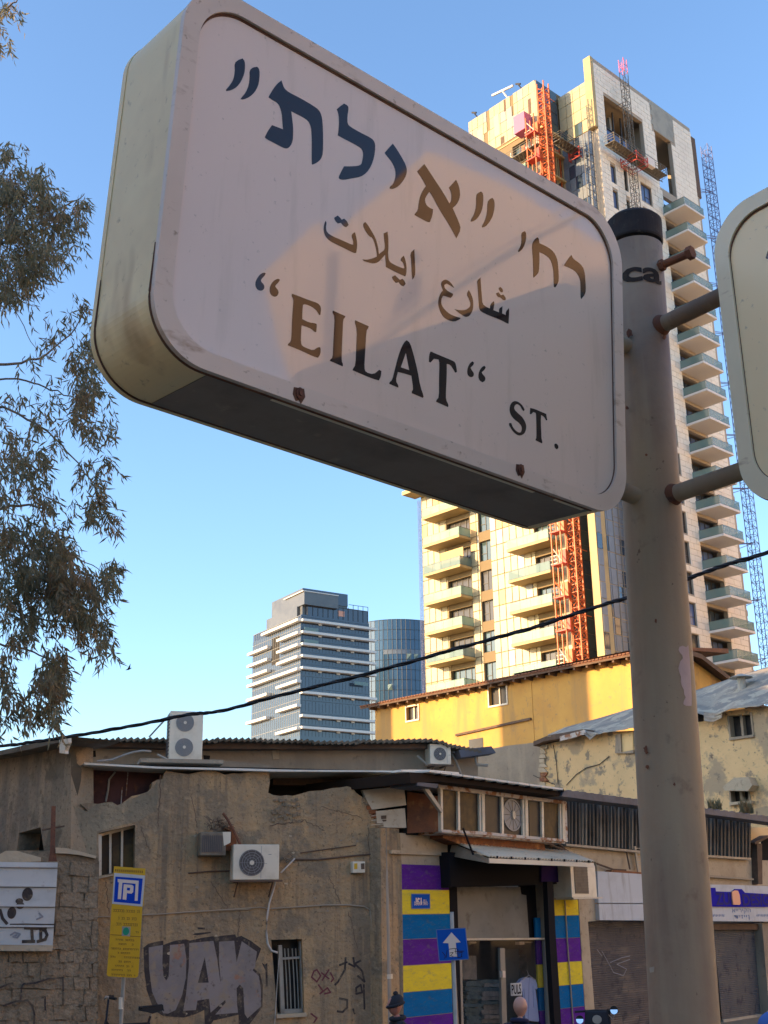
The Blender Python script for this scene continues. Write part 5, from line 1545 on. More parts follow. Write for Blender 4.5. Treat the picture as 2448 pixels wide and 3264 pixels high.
obj('door_handle', MB().pprism(F2, Zc((833, 1440), (852, 1440), (854, 1485), (836, 1485)), -.2, -.13), MT['sign_white'], shop)
# stacks of folded clothes: each garment is a thing of its own
rs = random.Random(31)
stack = [(700, 850, 1500), (585, 700, 1510)]
for si, (xa, xb, y) in enumerate(stack):
    yy = y
    k = 0
    while yy < 1800:
        hh_ = rs.uniform(22, 34)
        xo, xo2 = rs.uniform(-14, 14), rs.uniform(-12, 12)
        px = Zc((xa + xo, yy + 4), (xa + xo + 30, yy - 3), ((xa + xb) / 2, yy + rs.uniform(-5, 5)), (xb + xo2 - 20, yy - 2), (xb + xo2, yy + 8), (xb + xo2 + 2, yy + hh_ - 8), (xb + xo2 - 25, yy + hh_), ((xa + xb) / 2, yy + hh_ - 3), (xa + xo + 5, yy + hh_))
        m_ = MT['cloth_teal'] if (si == 1 or rs.random() < .25) else MT['cloth_grey']
        o = obj('folded_garment', MB().pprism(F2, px, -1.2, -.85 + rs.uniform(-.05, .05)), m_, None, bevel=.01)
        ordn = ('topmost', 'second', 'third', 'fourth', 'fifth', 'sixth', 'seventh', 'eighth', 'ninth', 'tenth', 'eleventh', 'twelfth', 'thirteenth')[min(k, 12)]
        tag(o, ('dark teal folded garment, %s from the top of the left stack in the shop' % ordn if si else 'grey folded garment, %s from the top of the middle stack in the shop' % ordn), 'clothing', 'folded garments stacked in the shop')
        yy += hh_ + 1
        k += 1
# hanging shirt
shirt = thing('hanging_shirt', F2.at(3.9, 1.2, -.6), 'pale blue shirt hanging on a hanger in the shop window', 'shirt')
sp = Zc((990, 1482), (1012, 1490), (1030, 1482), (1052, 1500), (1068, 1550), (1062, 1562), (1050, 1558), (1062, 1650), (1075, 1770), (1070, 1776), (1000, 1768), (985, 1760), (975, 1640), (965, 1580), (950, 1548), (942, 1520), (962, 1495))
obj('cloth', MB().pprism(F2, sp, -.38, -.31), MT['cloth_shirt'], shirt, bevel=.012)
for ln in (((1010, 1492), (1008, 1600), (1004, 1768)), ((1035, 1540), (1040, 1680)), ((975, 1560), (990, 1700))):
    obj('fold', MB().tube([F2.at(*F2.sz(p, -.305), -.305) for p in Zc(*ln)], .006, 5), MT['cloth_shirt'], shirt)
obj('hanger', MB().tube([F2.at(*F2.sz(p, -.30), -.30) for p in Zc((965, 1498), (1008, 1470), (1050, 1500))], .008, 6).tube([F2.at(*F2.sz(p, -.30), -.30) for p in Zc((1008, 1470), (1000, 1450), (992, 1435))], .006, 6), MT['sign_white'], shirt)
ps = thing('poster', F2.at(3.3, 1.6, -.24), 'white poster with black letters PULS stuck on the shop window', 'poster')
pp = Zc((886, 1522), (960, 1518), (962, 1603), (890, 1606))
obj('sheet', MB().pprism(F2, pp, -.253, -.245), MT['fascia_white'], ps)
a0_, z1_ = F2.sz(Zc((893, 1532))[0], -.24)
a1_, z0_ = F2.sz(Zc((958, 1592))[0], -.24)
text_on(F2, 'PULS', a0_, a1_, z0_, z1_, -.243, 'print', MT['letter_black'], ps, bold=.02)
# black post in front of the doorway
bp_ = thing('black_post', F2.at(4.2, 0, .5), 'slim black metal post carrying the awning in front of the striped pillar', 'post')
obj('shaft', MB().pprism(F2, Zc((1128, 850), (1168, 850), (1185, 1200), (1205, 1500), (1222, 1790), (1240, 2300), (1200, 2300), (1178, 1790), (1160, 1500), (1142, 1200)), .45, .55), MT['black_panel'], bp_)
# bay of windows
bay = []
BD = .55
fT, fB = Zc((428, 232))[0], Zc((430, 522))[0]
def bz(x, top=True):
    """front face outline of the bay, top and bottom edges in zoom coordinates"""
    return (232 + (x - 428) * .118) if top else (515 + (x - 430) * .082)
gl = obj('bay_floor', MB().pprism(F2, Zc((430, 515), (1245, 582), (1248, 600), (432, 530)), .02, BD), MT['rust_white'], shop)
obj('bay_top_beam', MB().pprism(F2, Zc((412, 208), (700, 245), (1000, 285), (1255, 318), (1255, 338), (1000, 310), (700, 270), (412, 234)), .02, BD + .04), MT['rust_white'], shop)
obj('bay_bottom_beam', MB().pprism(F2, Zc((432, 506), (700, 520), (1000, 548), (1235, 570), (1240, 586), (1000, 568), (700, 540), (432, 524)), .3, BD + .04), MT['rust_white'], shop)
panes = [(440, 538), (552, 680), (718, 826), (840, 965), (1008, 1092), (1106, 1212)]
for i, (xa, xb) in enumerate(panes):
    m_ = MT['glass_brown'] if i in (0, 1, 5) else MT['glass_dark']
    px = Zc((xa, bz(xa) + 8), (xb, bz(xb) + 8), (xb + 4, bz(xb, False) - 8), (xa + 4, bz(xa, False) - 8))
    pn = obj('window_pane', MB().pprism(F2, px, BD - .06, BD - .04), m_, shop)
    fr = MB()
    xm = xb + 7
    fr.pprism(F2, Zc((xb, bz(xb) + 4), (xb + 13, bz(xb) + 4), (xb + 17, bz(xb, False) - 4), (xb + 4, bz(xb, False) - 4)), BD - .035, BD + .01)
    obj('mullion', fr, MT['white_frame'], pn)
for xa in (684, 970, 1215):
    obj('bay_post', MB().pprism(F2, Zc((xa + 14, bz(xa) + 2), (xa + 32, bz(xa) + 4), (xa + 36, bz(xa, False) + 4), (xa + 18, bz(xa, False) + 2)), BD - .03, BD + .035), MT['white_dirty'], shop)
obj('bay_post', MB().pprism(F2, Zc((424, 232), (438, 232), (442, 516), (428, 516)), BD - .03, BD + .035), MT['white_dirty'], shop)
obj('bay_post', MB().pprism(F2, Zc((1238, 318), (1258, 322), (1266, 590), (1250, 588)), BD - .2, BD + .03), MT['rust_white'], shop)
# rusty side panel of the bay: from wall out to the front face
sp_ = [F2.sz(p, 0) for p in Zc((196, 258))] + [F2.sz(p, BD) for p in Zc((424, 290))] + [F2.sz(p, BD) for p in Zc((430, 520))] + [F2.sz(p, 0) for p in Zc((196, 532))]
b = MB().add([F2.at(sp_[0][0], sp_[0][1], .03), F2.at(sp_[1][0], sp_[1][1], BD), F2.at(sp_[2][0], sp_[2][1], BD), F2.at(sp_[3][0], sp_[3][1], .03)], [(0, 1, 2, 3)])
o = obj('rusty_side_panel', b, MT['rust_panel'], shop, label='heavily rusted side panel of the window bay')
s_ = o.modifiers.new('thick', 'SOLIDIFY')
s_.thickness = .02
obj('bay_back', MB().pprism(F2, Zc((200, 240), (1260, 330), (1260, 600), (200, 540)), -.10, .02), MT['dark_void'], shop)
obj('bay_underside', MB().pprism(F2, Zc((440, 530), (1110, 590), (1115, 640), (540, 600), (440, 560)), .0, .30), MT['rust_panel'], shop)
# wall fan seen through the third window
fan = thing('wall_fan', F2.at(3.0, 4.5, BD - .03), 'round dusty fan grille mounted in the bay window', 'fan')
ca, cz = F2.sz(Zc((902, 410))[0], BD - .02)
obj('guard', MB().ring(F2, ca, cz, BD - .036, BD - .02, .29, .26).disc(F2, ca, cz, BD - .037, BD - .03, .255, .255, 24), MT['ac_grill_grey'], fan)
obj('hub', MB().disc(F2, ca + .02, cz, BD - .029, BD - .005, .045, .075, 16), MT['white_dirty'], fan)
b = MB()
for i in range(12):
    w = i * PI / 6
    b.tube([F2.at(ca + .05 * math.cos(w), cz + .05 * math.sin(w), BD - .022), F2.at(ca + .27 * math.cos(w), cz + .27 * math.sin(w), BD - .022)], .004, 4, False)
obj('spokes', b, MT['ac_old'], fan)
# bracket struts
obj('bracket', MB().pprism(F2, Zc((270, 192), (410, 204), (400, 232), (268, 215)), .3, .9), MT['tin_dark'], shop)
obj('strut', MB().pprism(F2, Zc((288, 198), (322, 202), (440, 378), (432, 396)), .62, .68), MT['galv'], shop)
# corrugated roof edge over the bay: each bay of the trapezoid sheet a piece
for i in range(12):
    xa = 350 + i * 74
    ya = 113 + (xa - 350) * .137
    px = Zc((xa, ya), (xa + 68, ya + 9.3), (xa + 68, ya + 21), (xa, ya + 12))
    obj('roof_sheet', MB().pprism(F2, px, -2.2, 1.05), MT['tin_roof'], shop)
    px = Zc((xa + 66, ya + 14), (xa + 76, ya + 16), (xa + 76, ya + 36), (xa + 66, ya + 34))
    obj('sheet_rib', MB().pprism(F2, px, -2.2, 1.0), MT['black_panel'], shop)
obj('roof_flat_edge', MB().pprism(F2, Zc((165, 110), (350, 111), (545, 128), (545, 146), (350, 130), (165, 124)), -2.2, .25), MT['tin_roof'], shop)
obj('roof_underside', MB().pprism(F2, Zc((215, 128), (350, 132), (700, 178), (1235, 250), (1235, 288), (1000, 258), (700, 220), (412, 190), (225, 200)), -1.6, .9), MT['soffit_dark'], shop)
obj('top_wall', MB().pprism(F2, Zc((160, 150), (1240, 280), (1240, 640), (480, 660), (475, 720), (470, 560), (160, 540)), -.5, -.12), MT['dark_void'], shop)
# gutter and slat screen further right
Zd2 = Zd
obj('gutter', MB().pprism(F2, Zd((185, 795), (400, 820), (630, 850), (1035, 905), (1421, 955), (1600, 978), (1600, 1015), (1421, 988), (1035, 938), (630, 888), (400, 862), (172, 832)), .5, .95), MT['tin_dark'], shop)
b = MB()
for i in range(30):
    xa = 215 + i * 45
    ya = 790 + (xa - 185) * .130
    b.pprism(F2, Zd((xa, ya), (xa + 16, ya + 2), (xa + 18, ya + 12), (xa - 2, ya + 10)), -1.0, .9)
obj('roof_ribs', b, MT['tin_dark'], shop)
obj('screen_back', MB().pprism(F2, Zd((205, 840), (630, 890), (1035, 940), (1310, 975), (1310, 1205), (1040, 1200), (660, 1165), (205, 1120)), -.3, -.2), MT['black_panel'], shop)
rs = random.Random(8)
def scr(x, top):
    return (838 + (x - 205) * .126) if top else (1118 + (x - 205) * .086)
x = 212
while x < 1310:
    if not (655 < x < 1010):
        w_ = rs.uniform(7, 11)
        l = rs.uniform(-3, 3)
        obj('slat', MB().pprism(F2, Zd((x, scr(x, True)), (x + w_, scr(x, True)), (x + w_ + l, scr(x, False)), (x + l, scr(x, False))), .0, .03 + rs.uniform(0, .03)), MT['slat_metal'] if rs.random() < .8 else MT['slat_light'], shop)
    x += 21.5
obj('screen_sill', MB().pprism(F2, Zd((200, 1118), (660, 1162), (1320, 1205), (1320, 1218), (660, 1176), (200, 1132)), -.1, .08), MT['pipe_grey'], shop)
obj('upper_wall', MB().pprism(F2, Zd((190, 1128), (660, 1170), (1340, 1218), (1700, 1230), (1700, 1375), (1060, 1372), (660, 1305), (385, 1292), (380, 1230), (190, 1170)), -.35, -.06), MT['plaster_pale'], shop)
obj('ledge', MB().pprism(F2, Zd((1065, 1310), (1335, 1330), (1335, 1340), (1065, 1322)), -.05, .06), MT['cable_tan'], shop)
for pts in (Zd((560, 1150), (585, 1275)), Zd((385, 1240), (480, 1275), (560, 1280)), Zd((100, 1125), (210, 1165)), Zd((150, 1115), (212, 1170))):
    obj('wall_pipe', MB().tube([F2.at(*F2.sz(p, .05), .05) for p in pts], .02, 6), MT['wood_dark'], shop)
obj('rust_ledge', MB().pprism(F2, Zd((480, 1278), (655, 1292), (655, 1304), (470, 1290)), -.05, .10), MT['rust_panel'], shop)
lad = MB()
lad.pprism(F2, Zd((612, 1135), (622, 1135), (645, 1292), (635, 1292)), .02, .05)
for k in range(9):
    y = 1145 + k * 16
    lad.pprism(F2, Zd((618 + k * 2.4, y), (650, y), (650, y + 5), (618 + k * 2.4, y + 5)), .02, .05)
obj('ladder', lad, MT['galv'], shop)
# shutters: slats are thin, one relief mesh each
def shutter(px_l, px_r, ytop, m_, parent, d, seed):
    b = MB()
    pl, pr = Zd((px_l, ytop))[0], Zd((px_r, ytop))[0]
    a0 = F2.sz(pl, d)[0]
    a1 = F2.sz(pr, d)[0]
    zt = F2.sz(pl, d)[1]
    z = SIDE + .05
    vs, fs = [], []
    while z < zt:
        vs += [F2.at(a0, z, d), F2.at(a1, z, d), F2.at(a1, z + .026, d + .014), F2.at(a0, z + .026, d + .014), F2.at(a1, z + .036, d + .002), F2.at(a0, z + .036, d + .002)]
        k = len(vs) - 6
        fs += [(k, k + 1, k + 2, k + 3), (k + 3, k + 2, k + 4, k + 5)]
        if z + .042 < zt:
            fs.append((k + 5, k + 4, k + 7, k + 6))
        z += .042
    b.add(vs, fs)
    t = thing('roller_shutter', F2.at((a0 + a1) / 2, SIDE, d), seed[0], 'roller shutter', 'roller shutters of the shops')
    structure(obj('slats', b, m_, t), 'stuff')
    obj('bottom_rail', MB().box(F2, a0, a1, SIDE, SIDE + .06, d - .02, d + .04), MT['galv'], t)
    return t, a0, a1, zt
t1, a0, a1, zt = shutter(318, 1060, 1588, MT['shutter'], shop, -.25, ('dusty brown grey roller shutter left of the foreground pole',))
stroke(t1, F2, [Zd((470, 1770), (520, 1860), (540, 1900), (600, 1920), (620, 1880), (560, 1850), (640, 1820)), Zd((520, 1840), (590, 1810), (640, 1800)), Zd((440, 1760), (470, 1800))], .008, MT['graffiti_pale'], label='faint pale scribble on the shutter', d=-.215)
t2, b0, b1, zt2 = shutter(1085, 1392, 1600, MT['shutter_blue'], shop, -.25, ('blue grey roller shutter under the blue lettered shop sign',))
obj('shutter_box_rust', MB().pprism(F2, Zd((1085, 1604), (1385, 1604), (1380, 1640), (1090, 1640)), -.20, -.12), MT['wood_dark'], shop)
obj('light_pier', MB().pprism(F2, Zd((1385, 1600), (1421, 1600), (1700, 1600), (1760, 2400), (1450, 2400)), -.3, -.02), MT['plaster_grey'], shop)
obj('shop_base_wall', MB().box(F2, 5.34, 25, SIDE - .2, 2.5, -.8, -.5), MT['stone_core'], shop)
obj('back_block', MB().box(F2, 1.2, 25, 0, 3.9, -6, -2.7), MT['stone_core'], shop)
# white fascia boards and the blue sign
obj('fascia_panel', MB().pprism(F2, Zd((388, 1286), (665, 1304), (1000, 1345), (1000, 1480), (395, 1478)), -.05, .10), MT['fascia_white'], shop)
obj('fascia_panel', MB().pprism(F2, Zd((396, 1484), (1000, 1487), (1000, 1587), (402, 1582)), -.05, .10), MT['fascia_white'], shop)
ss = thing('shop_sign', F2.at(12.4, 2.9, .12), 'white shop fascia sign with dark blue raised letters and small blue Hebrew text', 'sign')
obj('board', MB().pprism(F2, Zd((1005, 1366), (1180, 1368), (1421, 1376), (1640, 1380), (1640, 1592), (1005, 1588)), -.05, .12), MT['fascia_white'], ss)
obj('sign_text_backing', MB().pprism(F2, Zd((1010, 1398), (1062, 1398), (1064, 1386), (1103, 1386), (1106, 1408), (1210, 1412), (1225, 1394), (1262, 1394), (1282, 1416), (1421, 1424), (1640, 1428), (1640, 1504), (1421, 1502), (1250, 1502), (1075, 1500), (1010, 1500)), .121, .16), MT['shop_letters'], ss)
a0_, zb_ = F2.sz(Zd((1108, 1492))[0], .17)
a1_, zt_ = F2.sz(Zd((1202, 1416))[0], .17)
MT['letter_violet'] = defm('letter_violet', (0.035, 0.03, 0.16), 0.8, spec=0.1)
text_on(F2, 'ZUI', a0_, a1_, zb_, zt_, .166, 'letter', MT['letter_violet'], ss, bold=.03)
a0_, zb_ = F2.sz(Zd((1272, 1496))[0], .17)
a1_, zt_ = F2.sz(Zd((1425, 1424))[0], .17)
text_on(F2, 'DESIG', a0_, a1_, zb_, zt_, .166, 'letter', MT['letter_violet'], ss, bold=.03)
obj('peach_emblem', MB().pprism(F2, Zd((1204, 1410), (1222, 1402), (1240, 1404), (1250, 1430), (1256, 1480), (1250, 1490), (1212, 1488), (1206, 1450)), .161, .19), MT['lamp_peach'], ss)
for (tx, p, q) in (('אייריקה', (1205, 1545), (1315, 1512)), ('דיזיין', (1218, 1582), (1308, 1550))):
    a0_, zb_ = F2.sz(Zd(p)[0], .125)
    a1_, zt_ = F2.sz(Zd(q)[0], .125)
    text_on(F2, tx[::-1] if False else tx, a0_, a1_, zb_, zt_, .125, 'print', MT['shop_text'], ss, bold=.01)
b = MB()
rs = random.Random(2)
for (xa, xb) in ((1088, 1160), (1352, 1421)):
    x = xa
    while x < xb:
        b.pprism(F2, Zd((x, 1546 + rs.uniform(0, 4)), (x + 5, 1546), (x + 5, 1562), (x, 1560 + rs.uniform(-6, 3))), .121, .123)
        x += 9
structure(obj('small_print', b, MT['shop_text'], ss), 'stuff')
# shed frame on the far right
obj('shed_frame', MB().pprism(F2, Zd((1318, 1020), (1421, 1020), (1700, 1040), (1700, 1110), (1421, 1075), (1375, 1105), (1318, 1112)), -.3, -.1), MT['wall_beige_clean'], shop)
obj('shed_post', MB().pprism(F2, Zd((1355, 1115), (1385, 1120), (1388, 1365), (1362, 1365)), -.1, .1).pprism(F2, Zd((1340, 1112), (1421, 1068), (1421, 1085), (1345, 1125)), -.1, .12), MT['wood_dark'], shop)
obj('shed_dark', MB().pprism(F2, Zd((1388, 1090), (1421, 1080), (1700, 1080), (1700, 1365), (1388, 1365)), -.4, -.35), MT['black_panel'], shop)
# plants in the gutter
def tuft(F, px, d, n, h, label, seed):
    rs = random.Random(seed)
    a, z = F.sz(px, d)
    b = MB()
    for i in range(n):
        x = a + rs.uniform(-.25, .25)
        hh_ = h * rs.uniform(.4, 1)
        w = rs.uniform(-.12, .12)
        b.add([F.at(x, z, d + rs.uniform(-.1, .1)), F.at(x + .02, z, d), F.at(x + w, z + hh_, d + rs.uniform(-.1, .1))], [(0, 1, 2)])
        b.add([F.at(x + w * .5, z + hh_ * .5, d), F.at(x + w * .5 + .06, z + hh_ * .62, d), F.at(x + w * .5 + .01, z + hh_ * .7, d)], [(0, 1, 2)])
    o = obj('weed', b, MT['leaf'])
    return tag(o, label, 'plant', 'weeds in the roof gutter')
tuft(F2, Zd((1100, 912))[0], .3, 60, .30, 'small green weed on the roof gutter just right of the foreground pole', 3)
tuft(F2, Zd((1290, 935))[0], .3, 90, .40, 'larger weed on the roof gutter below the hooded window', 4)
# awning
aw = thing('awning', F2.at(3.2, 3.4, .6), 'pale corrugated metal awning over the shop doorway', 'awning')
ft = Zc((748, 690), (1440, 722))
bt = Zc((505, 590), (1262, 655))
N = 36
vs = []
for (ln, d) in ((bt, .05), (ft, 1.25)):
    p, q = F2.sz(ln[0], d), F2.sz(ln[1], d)
    for i in range(N * 4 + 1):
        f = i / (N * 4)
        r_ = (0, 1, 1, 0)[i % 4]
        vs.append(F2.at(p[0] + (q[0] - p[0]) * f, p[1] + (q[1] - p[1]) * f + r_ * .022, d))
n = N * 4 + 1
o = obj('sheet', MB().add(vs, [(i, i + 1, n + i + 1, n + i) for i in range(n - 1)]), MT['awning'], aw)
s_ = o.modifiers.new('thick', 'SOLIDIFY')
s_.thickness = .012
p, q = F2.sz(ft[0], 1.25), F2.sz(ft[1], 1.25)
b = MB()
b.prism(F2, [(p[0], p[1] - .09), (q[0], q[1] - .09), (q[0], q[1] - .012), (p[0], p[1] - .012)], 1.19, 1.24)
obj('front_beam', b, MT['awning'], aw)
p2 = F2.sz(bt[0], .05)
b = MB().add([F2.at(p2[0], p2[1] - .02, .05), F2.at(p[0], p[1] - .02, 1.24), F2.at(p[0], p[1] - .10, 1.24), F2.at(p2[0] - .1, p2[1] - .24, .05)], [(0, 1, 2, 3)])
o = obj('side_flashing', b, MT['plaster_grey'], aw)
s_ = o.modifiers.new('thick', 'SOLIDIFY')
s_.thickness = .02
for i in range(8):
    f = (i + .5) / 8
    unit_box('sheet_rib', MT['black_panel'], aw, F2, p[0] + (q[0] - p[0]) * f - .015, p[0] + (q[0] - p[0]) * f + .03, p[1] + (q[1] - p[1]) * f - .015, p[1] + (q[1] - p[1]) * f + .03, 1.252, 1.26)
obj('hook_rod', MB().tube([F2.at(*F2.sz(a, .9), .9) for a in Zc((572, 498), (600, 570), (640, 672))], .018, 6), MT['black_panel'], aw)

# ------------------------------------------------------------------ air conditioners
def ac_unit(F, a0, a1, z0, z1, d0, d1, label, fans, m_body, m_grill, side_grill=False, brackets=True, fan_r=None, hub='ac_white', panel_at=None):
    T = thing('air_conditioner', F.at((a0 + a1) / 2, z0, (d0 + d1) / 2), label, 'air conditioner', 'outdoor air conditioning units')
    W, H = a1 - a0, z1 - z0
    obj('casing', MB().box(F, a0, a1, z0, z1, d0, d1), m_body, T, bevel=.012)
    for (fx, fz) in fans:
        r = fan_r or .42 * H
        cx_, cz_ = a0 + fx * W, z0 + fz * H
        g = obj('fan_grille', MB().disc(F, cx_, cz_, d1 + .001, d1 + .008, r, r, 32), m_grill, T)
        b = MB()
        for k in range(5):
            rr = r * (k + 1) / 5.2
            b.ring(F, cx_, cz_, d1 + .012, d1 + .017, rr + .004, rr - .004, 28)
        for k in range(10):
            w = k * PI / 5
            b.tube([F.at(cx_ + .05 * math.cos(w), cz_ + .05 * math.sin(w), d1 + .014), F.at(cx_ + r * math.cos(w), cz_ + r * math.sin(w), d1 + .014)], .003, 4, False)
        obj('wire_guard', b, MT['ac_grill_grey'], g)
        obj('hub', MB().disc(F, cx_, cz_, d1 + .018, d1 + .03, r * .17, r * .17, 16), MT[hub], g)
    if panel_at:
        x = a0 + panel_at * W
        obj('panel_seam', MB().box(F, x, x + .006, z0 + .02, z1 - .02, d1 + .0005, d1 + .002), MT['ac_grill_grey'], T)
        obj('rating_label', MB().box(F, x + .12, x + .17, z1 - .16, z1 - .15, d1 + .0005, d1 + .002).box(F, x + .03, x + .10, z0 + .45 * H, z0 + .45 * H + .006, d1 + .0005, d1 + .002), MT['ac_grill_grey'], T)
    if side_grill:
        b = MB()
        n = 12
        for i in range(n):
            zz_ = z0 + .04 + (H - .08) * i / n
            b.box(F, a0 - .012, a0 - .001, zz_, zz_ + .012, d0 + .02, d1 - .02)
        for i in range(4):
            dd = d0 + .03 + (d1 - d0 - .08) * i / 3
            b.box(F, a0 - .02, a0 - .013, z0 + .04, z1 - .04, dd, dd + .012)
        obj('side_grille', b, MT['ac_grill'], T)
    if brackets:
        b = MB()
        for x in (a0 + .08, a1 - .1):
            b.box(F, x, x + .03, z0 - .035, z0 - .004, 0, d1)
            b.tube([F.at(x + .015, z0 - .25, .01), F.at(x + .015, z0 - .03, d1 * .8)], .012, 6)
        b.box(F, a0 - .04, a1 + .06, z0 - .03, z0 - .005, d1 - .05, d1 - .01)
        obj('bracket', b, MT['wood_dark'], T)
    return T

def fit(F, px, d):
    c = [F.sz(p, d) for p in px]
    return min(p[0] for p in c), max(p[0] for p in c), min(p[1] for p in c), max(p[1] for p in c)

x0, x1, z0, z1 = fit(F1, Zb((300, 812), (600, 1045)), .42)
ac_unit(F1, x0, x1, z0, z1, .10, .42, 'white air conditioner with dark round fan on the stucco wall above the graffiti', [(.40, .48)], MT['ac_white'], MT['ac_grill'], fan_r=.205, panel_at=.60)
T = thing('drain_hose', F1.at(x0 + .5, z0 - .1, .2), 'white drain hose curling down from the wall air conditioner to the barred window', 'hose')
obj('hose', MB().tube([F1.at(*F1.sz(p, .06), .06) for p in Zb((578, 1050), (560, 1120), (535, 1200), (522, 1300), (516, 1400), (525, 1470), (550, 1515), (592, 1528))], .018, 8), MT['cable_white'], T, smooth=True)
obj('thin_cable', MB().tube([F1.at(*F1.sz(p, .03), .03) for p in Zb((600, 1560), (590, 1700), (572, 2000))], .006, 5), MT['cable_white'], T)
obj('side_pipe', MB().tube([F1.at(*F1.sz(p, .1), .1) for p in Zb((612, 1000), (705, 905))], .014, 6), MT['cable_white'], T)
obj('pipe_coil', MB().tube([F1.at(*F1.sz(p, .06), .06) for p in Zb((625, 895), (650, 930), (690, 890), (665, 870), (640, 900), (700, 930))], .012, 6), MT['ac_old'], T)
# old window unit on the wall, with rusty flag pole bracket
x0, x1, z0, z1 = fit(F1, Zb((82, 730), (240, 885)), .35)
T = thing('old_air_conditioner', F1.at((x0 + x1) / 2, z0, .2), 'old grimy box air conditioner with rusty bracket above the white unit', 'air conditioner', 'outdoor air conditioning units')
obj('casing', MB().box(F1, x0, x1 + .02, z0, z1, .0, .35), MT['ac_old'], T, bevel=.01)
for i in range(11):
    xx = x0 + .03 + i * (x1 - x0 - .06) / 11
    unit_box('louvre', MT['ac_grill'], T, F1, xx, xx + .018, z0 + .05, z1 - .05, .352, .36)
obj('white_end', MB().pprism(F1, Zb((228, 730), (282, 728), (280, 800), (236, 822)), .25, .355), MT['ac_white'], T)
obj('rust_edge', MB().pprism(F1, Zb((236, 700), (300, 690), (320, 800), (300, 850), (232, 855), (238, 822), (284, 800), (286, 725)), .0, .2), MT['rust_panel'], T)
obj('rusty_rod', MB().tube([F1.at(*F1.sz(p, .3), .3) for p in Zb((230, 605), (262, 650), (300, 720), (345, 815))], .022, 8), MT['rusty'], T)
b = MB()
rs = random.Random(6)
for i in range(70):
    p = Zb((rs.uniform(140, 270), rs.uniform(650, 715)))[0]
    a_, z_ = F1.sz(p, .2)
    b.tube([F1.at(a_, z_, .2 + rs.uniform(-.1, .1)), F1.at(a_ + rs.uniform(-.12, .12), z_ + rs.uniform(-.05, .09), .2 + rs.uniform(-.1, .1))], .005, 3, False)
structure(obj('twig_nest', b, MT['wood_dark'], T), 'stuff')
# twin fan unit on the roof
x0, x1, z0, z1 = fit(F1, Za((1128, 135), (1335, 465)), -1.2)
FA = F1.shift(0, 0, -1.6)
ac_unit(FA, x0, x1, z0, z1, .05, .40, 'tall white twin fan air conditioner standing on the roof edge', [(.45, .26), (.45, .76)], MT['ac_white'], MT['ac_grill_grey'], side_grill=True, brackets=False, fan_r=(x1 - x0) * .27)
T = thing('roof_cable_tray', FA.at(x0 - 1.5, z0, .2), 'grey cable and prop bars running to the roof air conditioner', 'cable')
obj('prop_bar', MB().tube([FA.at(*F1.sz(p, -1.5), .1) for p in Za((985, 310), (1095, 190))], .018, 6), MT['galv'], T)
obj('base_slab', MB().box(FA, x0 - .5, x1 + .35, z0 - .07, z0 - .005, -.1, .6), MT['plaster_grey'], T)
obj('cable', MB().tube([FA.at(*F1.sz(p, -1.2), .4) for p in Za((640, 470), (740, 460), (830, 425), (880, 410), (940, 400), (1000, 405))], .02, 6), MT['pipe_grey'], T, smooth=True)
obj('prop_bar', MB().tube([FA.at(*F1.sz(p, -1.2), .4) for p in Za((1040, 425), (1110, 460))], .02, 6), MT['galv'], T)
# small unit on the grey loft wall
x0, x1, z0, z1 = fit(F3, Zc((352, -62), (495, 76)), .45)
ac_unit(F3, x0, x1, z0, z1, .12, .45, 'small white single fan air conditioner on the grey upper wall', [(.47, .5)], MT['ac_white'], MT['ac_grill'], fan_r=(x1 - x0) * .29, panel_at=.80)
T = thing('loft_pipework', F3.at(x1 + .4, z0, .2), 'grey pipes and cables beside the small air conditioner', 'pipe')
obj('pipe', MB().tube([F3.at(*F3.sz(p, .2), .2) for p in Zc((500, 8), (530, 60), (560, 140))], .022, 6), MT['pipe_grey'], T)
obj('pipe', MB().tube([F3.at(*F3.sz(p, .3), .3) for p in Zc((655, 25), (662, 78), (735, 82))], .03, 8), MT['galv'], T)
obj('pipe', MB().tube([F3.at(*F3.sz(p, .3), .3) for p in Zc((270, 18), (335, 78))], .02, 6), MT['galv'], T)
obj('metal_box', MB().pprism(F3, Zc((545, -20), (760, -45), (790, 0), (560, 30)), .1, .5), MT['tin_dark'], T)
# boxy unit to the right of the awning
x0, x1, z0, z1 = fit(F2, Zc((1280, 738), (1460, 955)), .55)
T = thing('air_conditioner', F2.at((x0 + x1) / 2, z0, .35), 'grey white box air conditioner with rectangular grille beside the awning', 'air conditioner', 'outdoor air conditioning units')
obj('casing', MB().box(F2, x0, x1, z0, z1, .0, .55), MT['ac_white'], T, bevel=.012)
gx0, gx1, gz0, gz1 = fit(F2, Zc((1305, 748), (1405, 930)), .56)
gr = obj('grille', MB().box(F2, gx0, gx1, gz0, gz1, .551, .558), MT['ac_old'], T)
b = MB()
for i in range(18):
    zz_ = gz0 + (gz1 - gz0) * (i + .3) / 18
    b.box(F2, gx0, gx1, zz_, zz_ + .008, .559, .566)
obj('grille_bars', b, MT['ac_grill'], gr)
obj('base_rail', MB().pprism(F2, Zc((1300, 955), (1495, 952), (1495, 962), (1305, 966)), .2, .6), MT['white_dirty'], T)
# wall lamp with two lights
x0, x1, z0, z1 = fit(F1, Zb((1086, 925), (1170, 1000)), .14)
T = thing('wall_light_box', F1.at((x0 + x1) / 2, z0, .05), 'small white wall box with two dark sockets near the drainpipe', 'wall box')
obj('casing', MB().box(F1, x0, x1, z0, z1, .0, .14), MT['ac_white'], T, bevel=.01)
obj('socket', MB().pprism(F1, Zb((1098, 938), (1118, 936), (1118, 975), (1098, 975)), .141, .15), MT['sign_yellow'], T)
obj('socket', MB().pprism(F1, Zb((1142, 938), (1165, 936), (1166, 975), (1144, 976)), .141, .15), MT['wood_dark'], T)
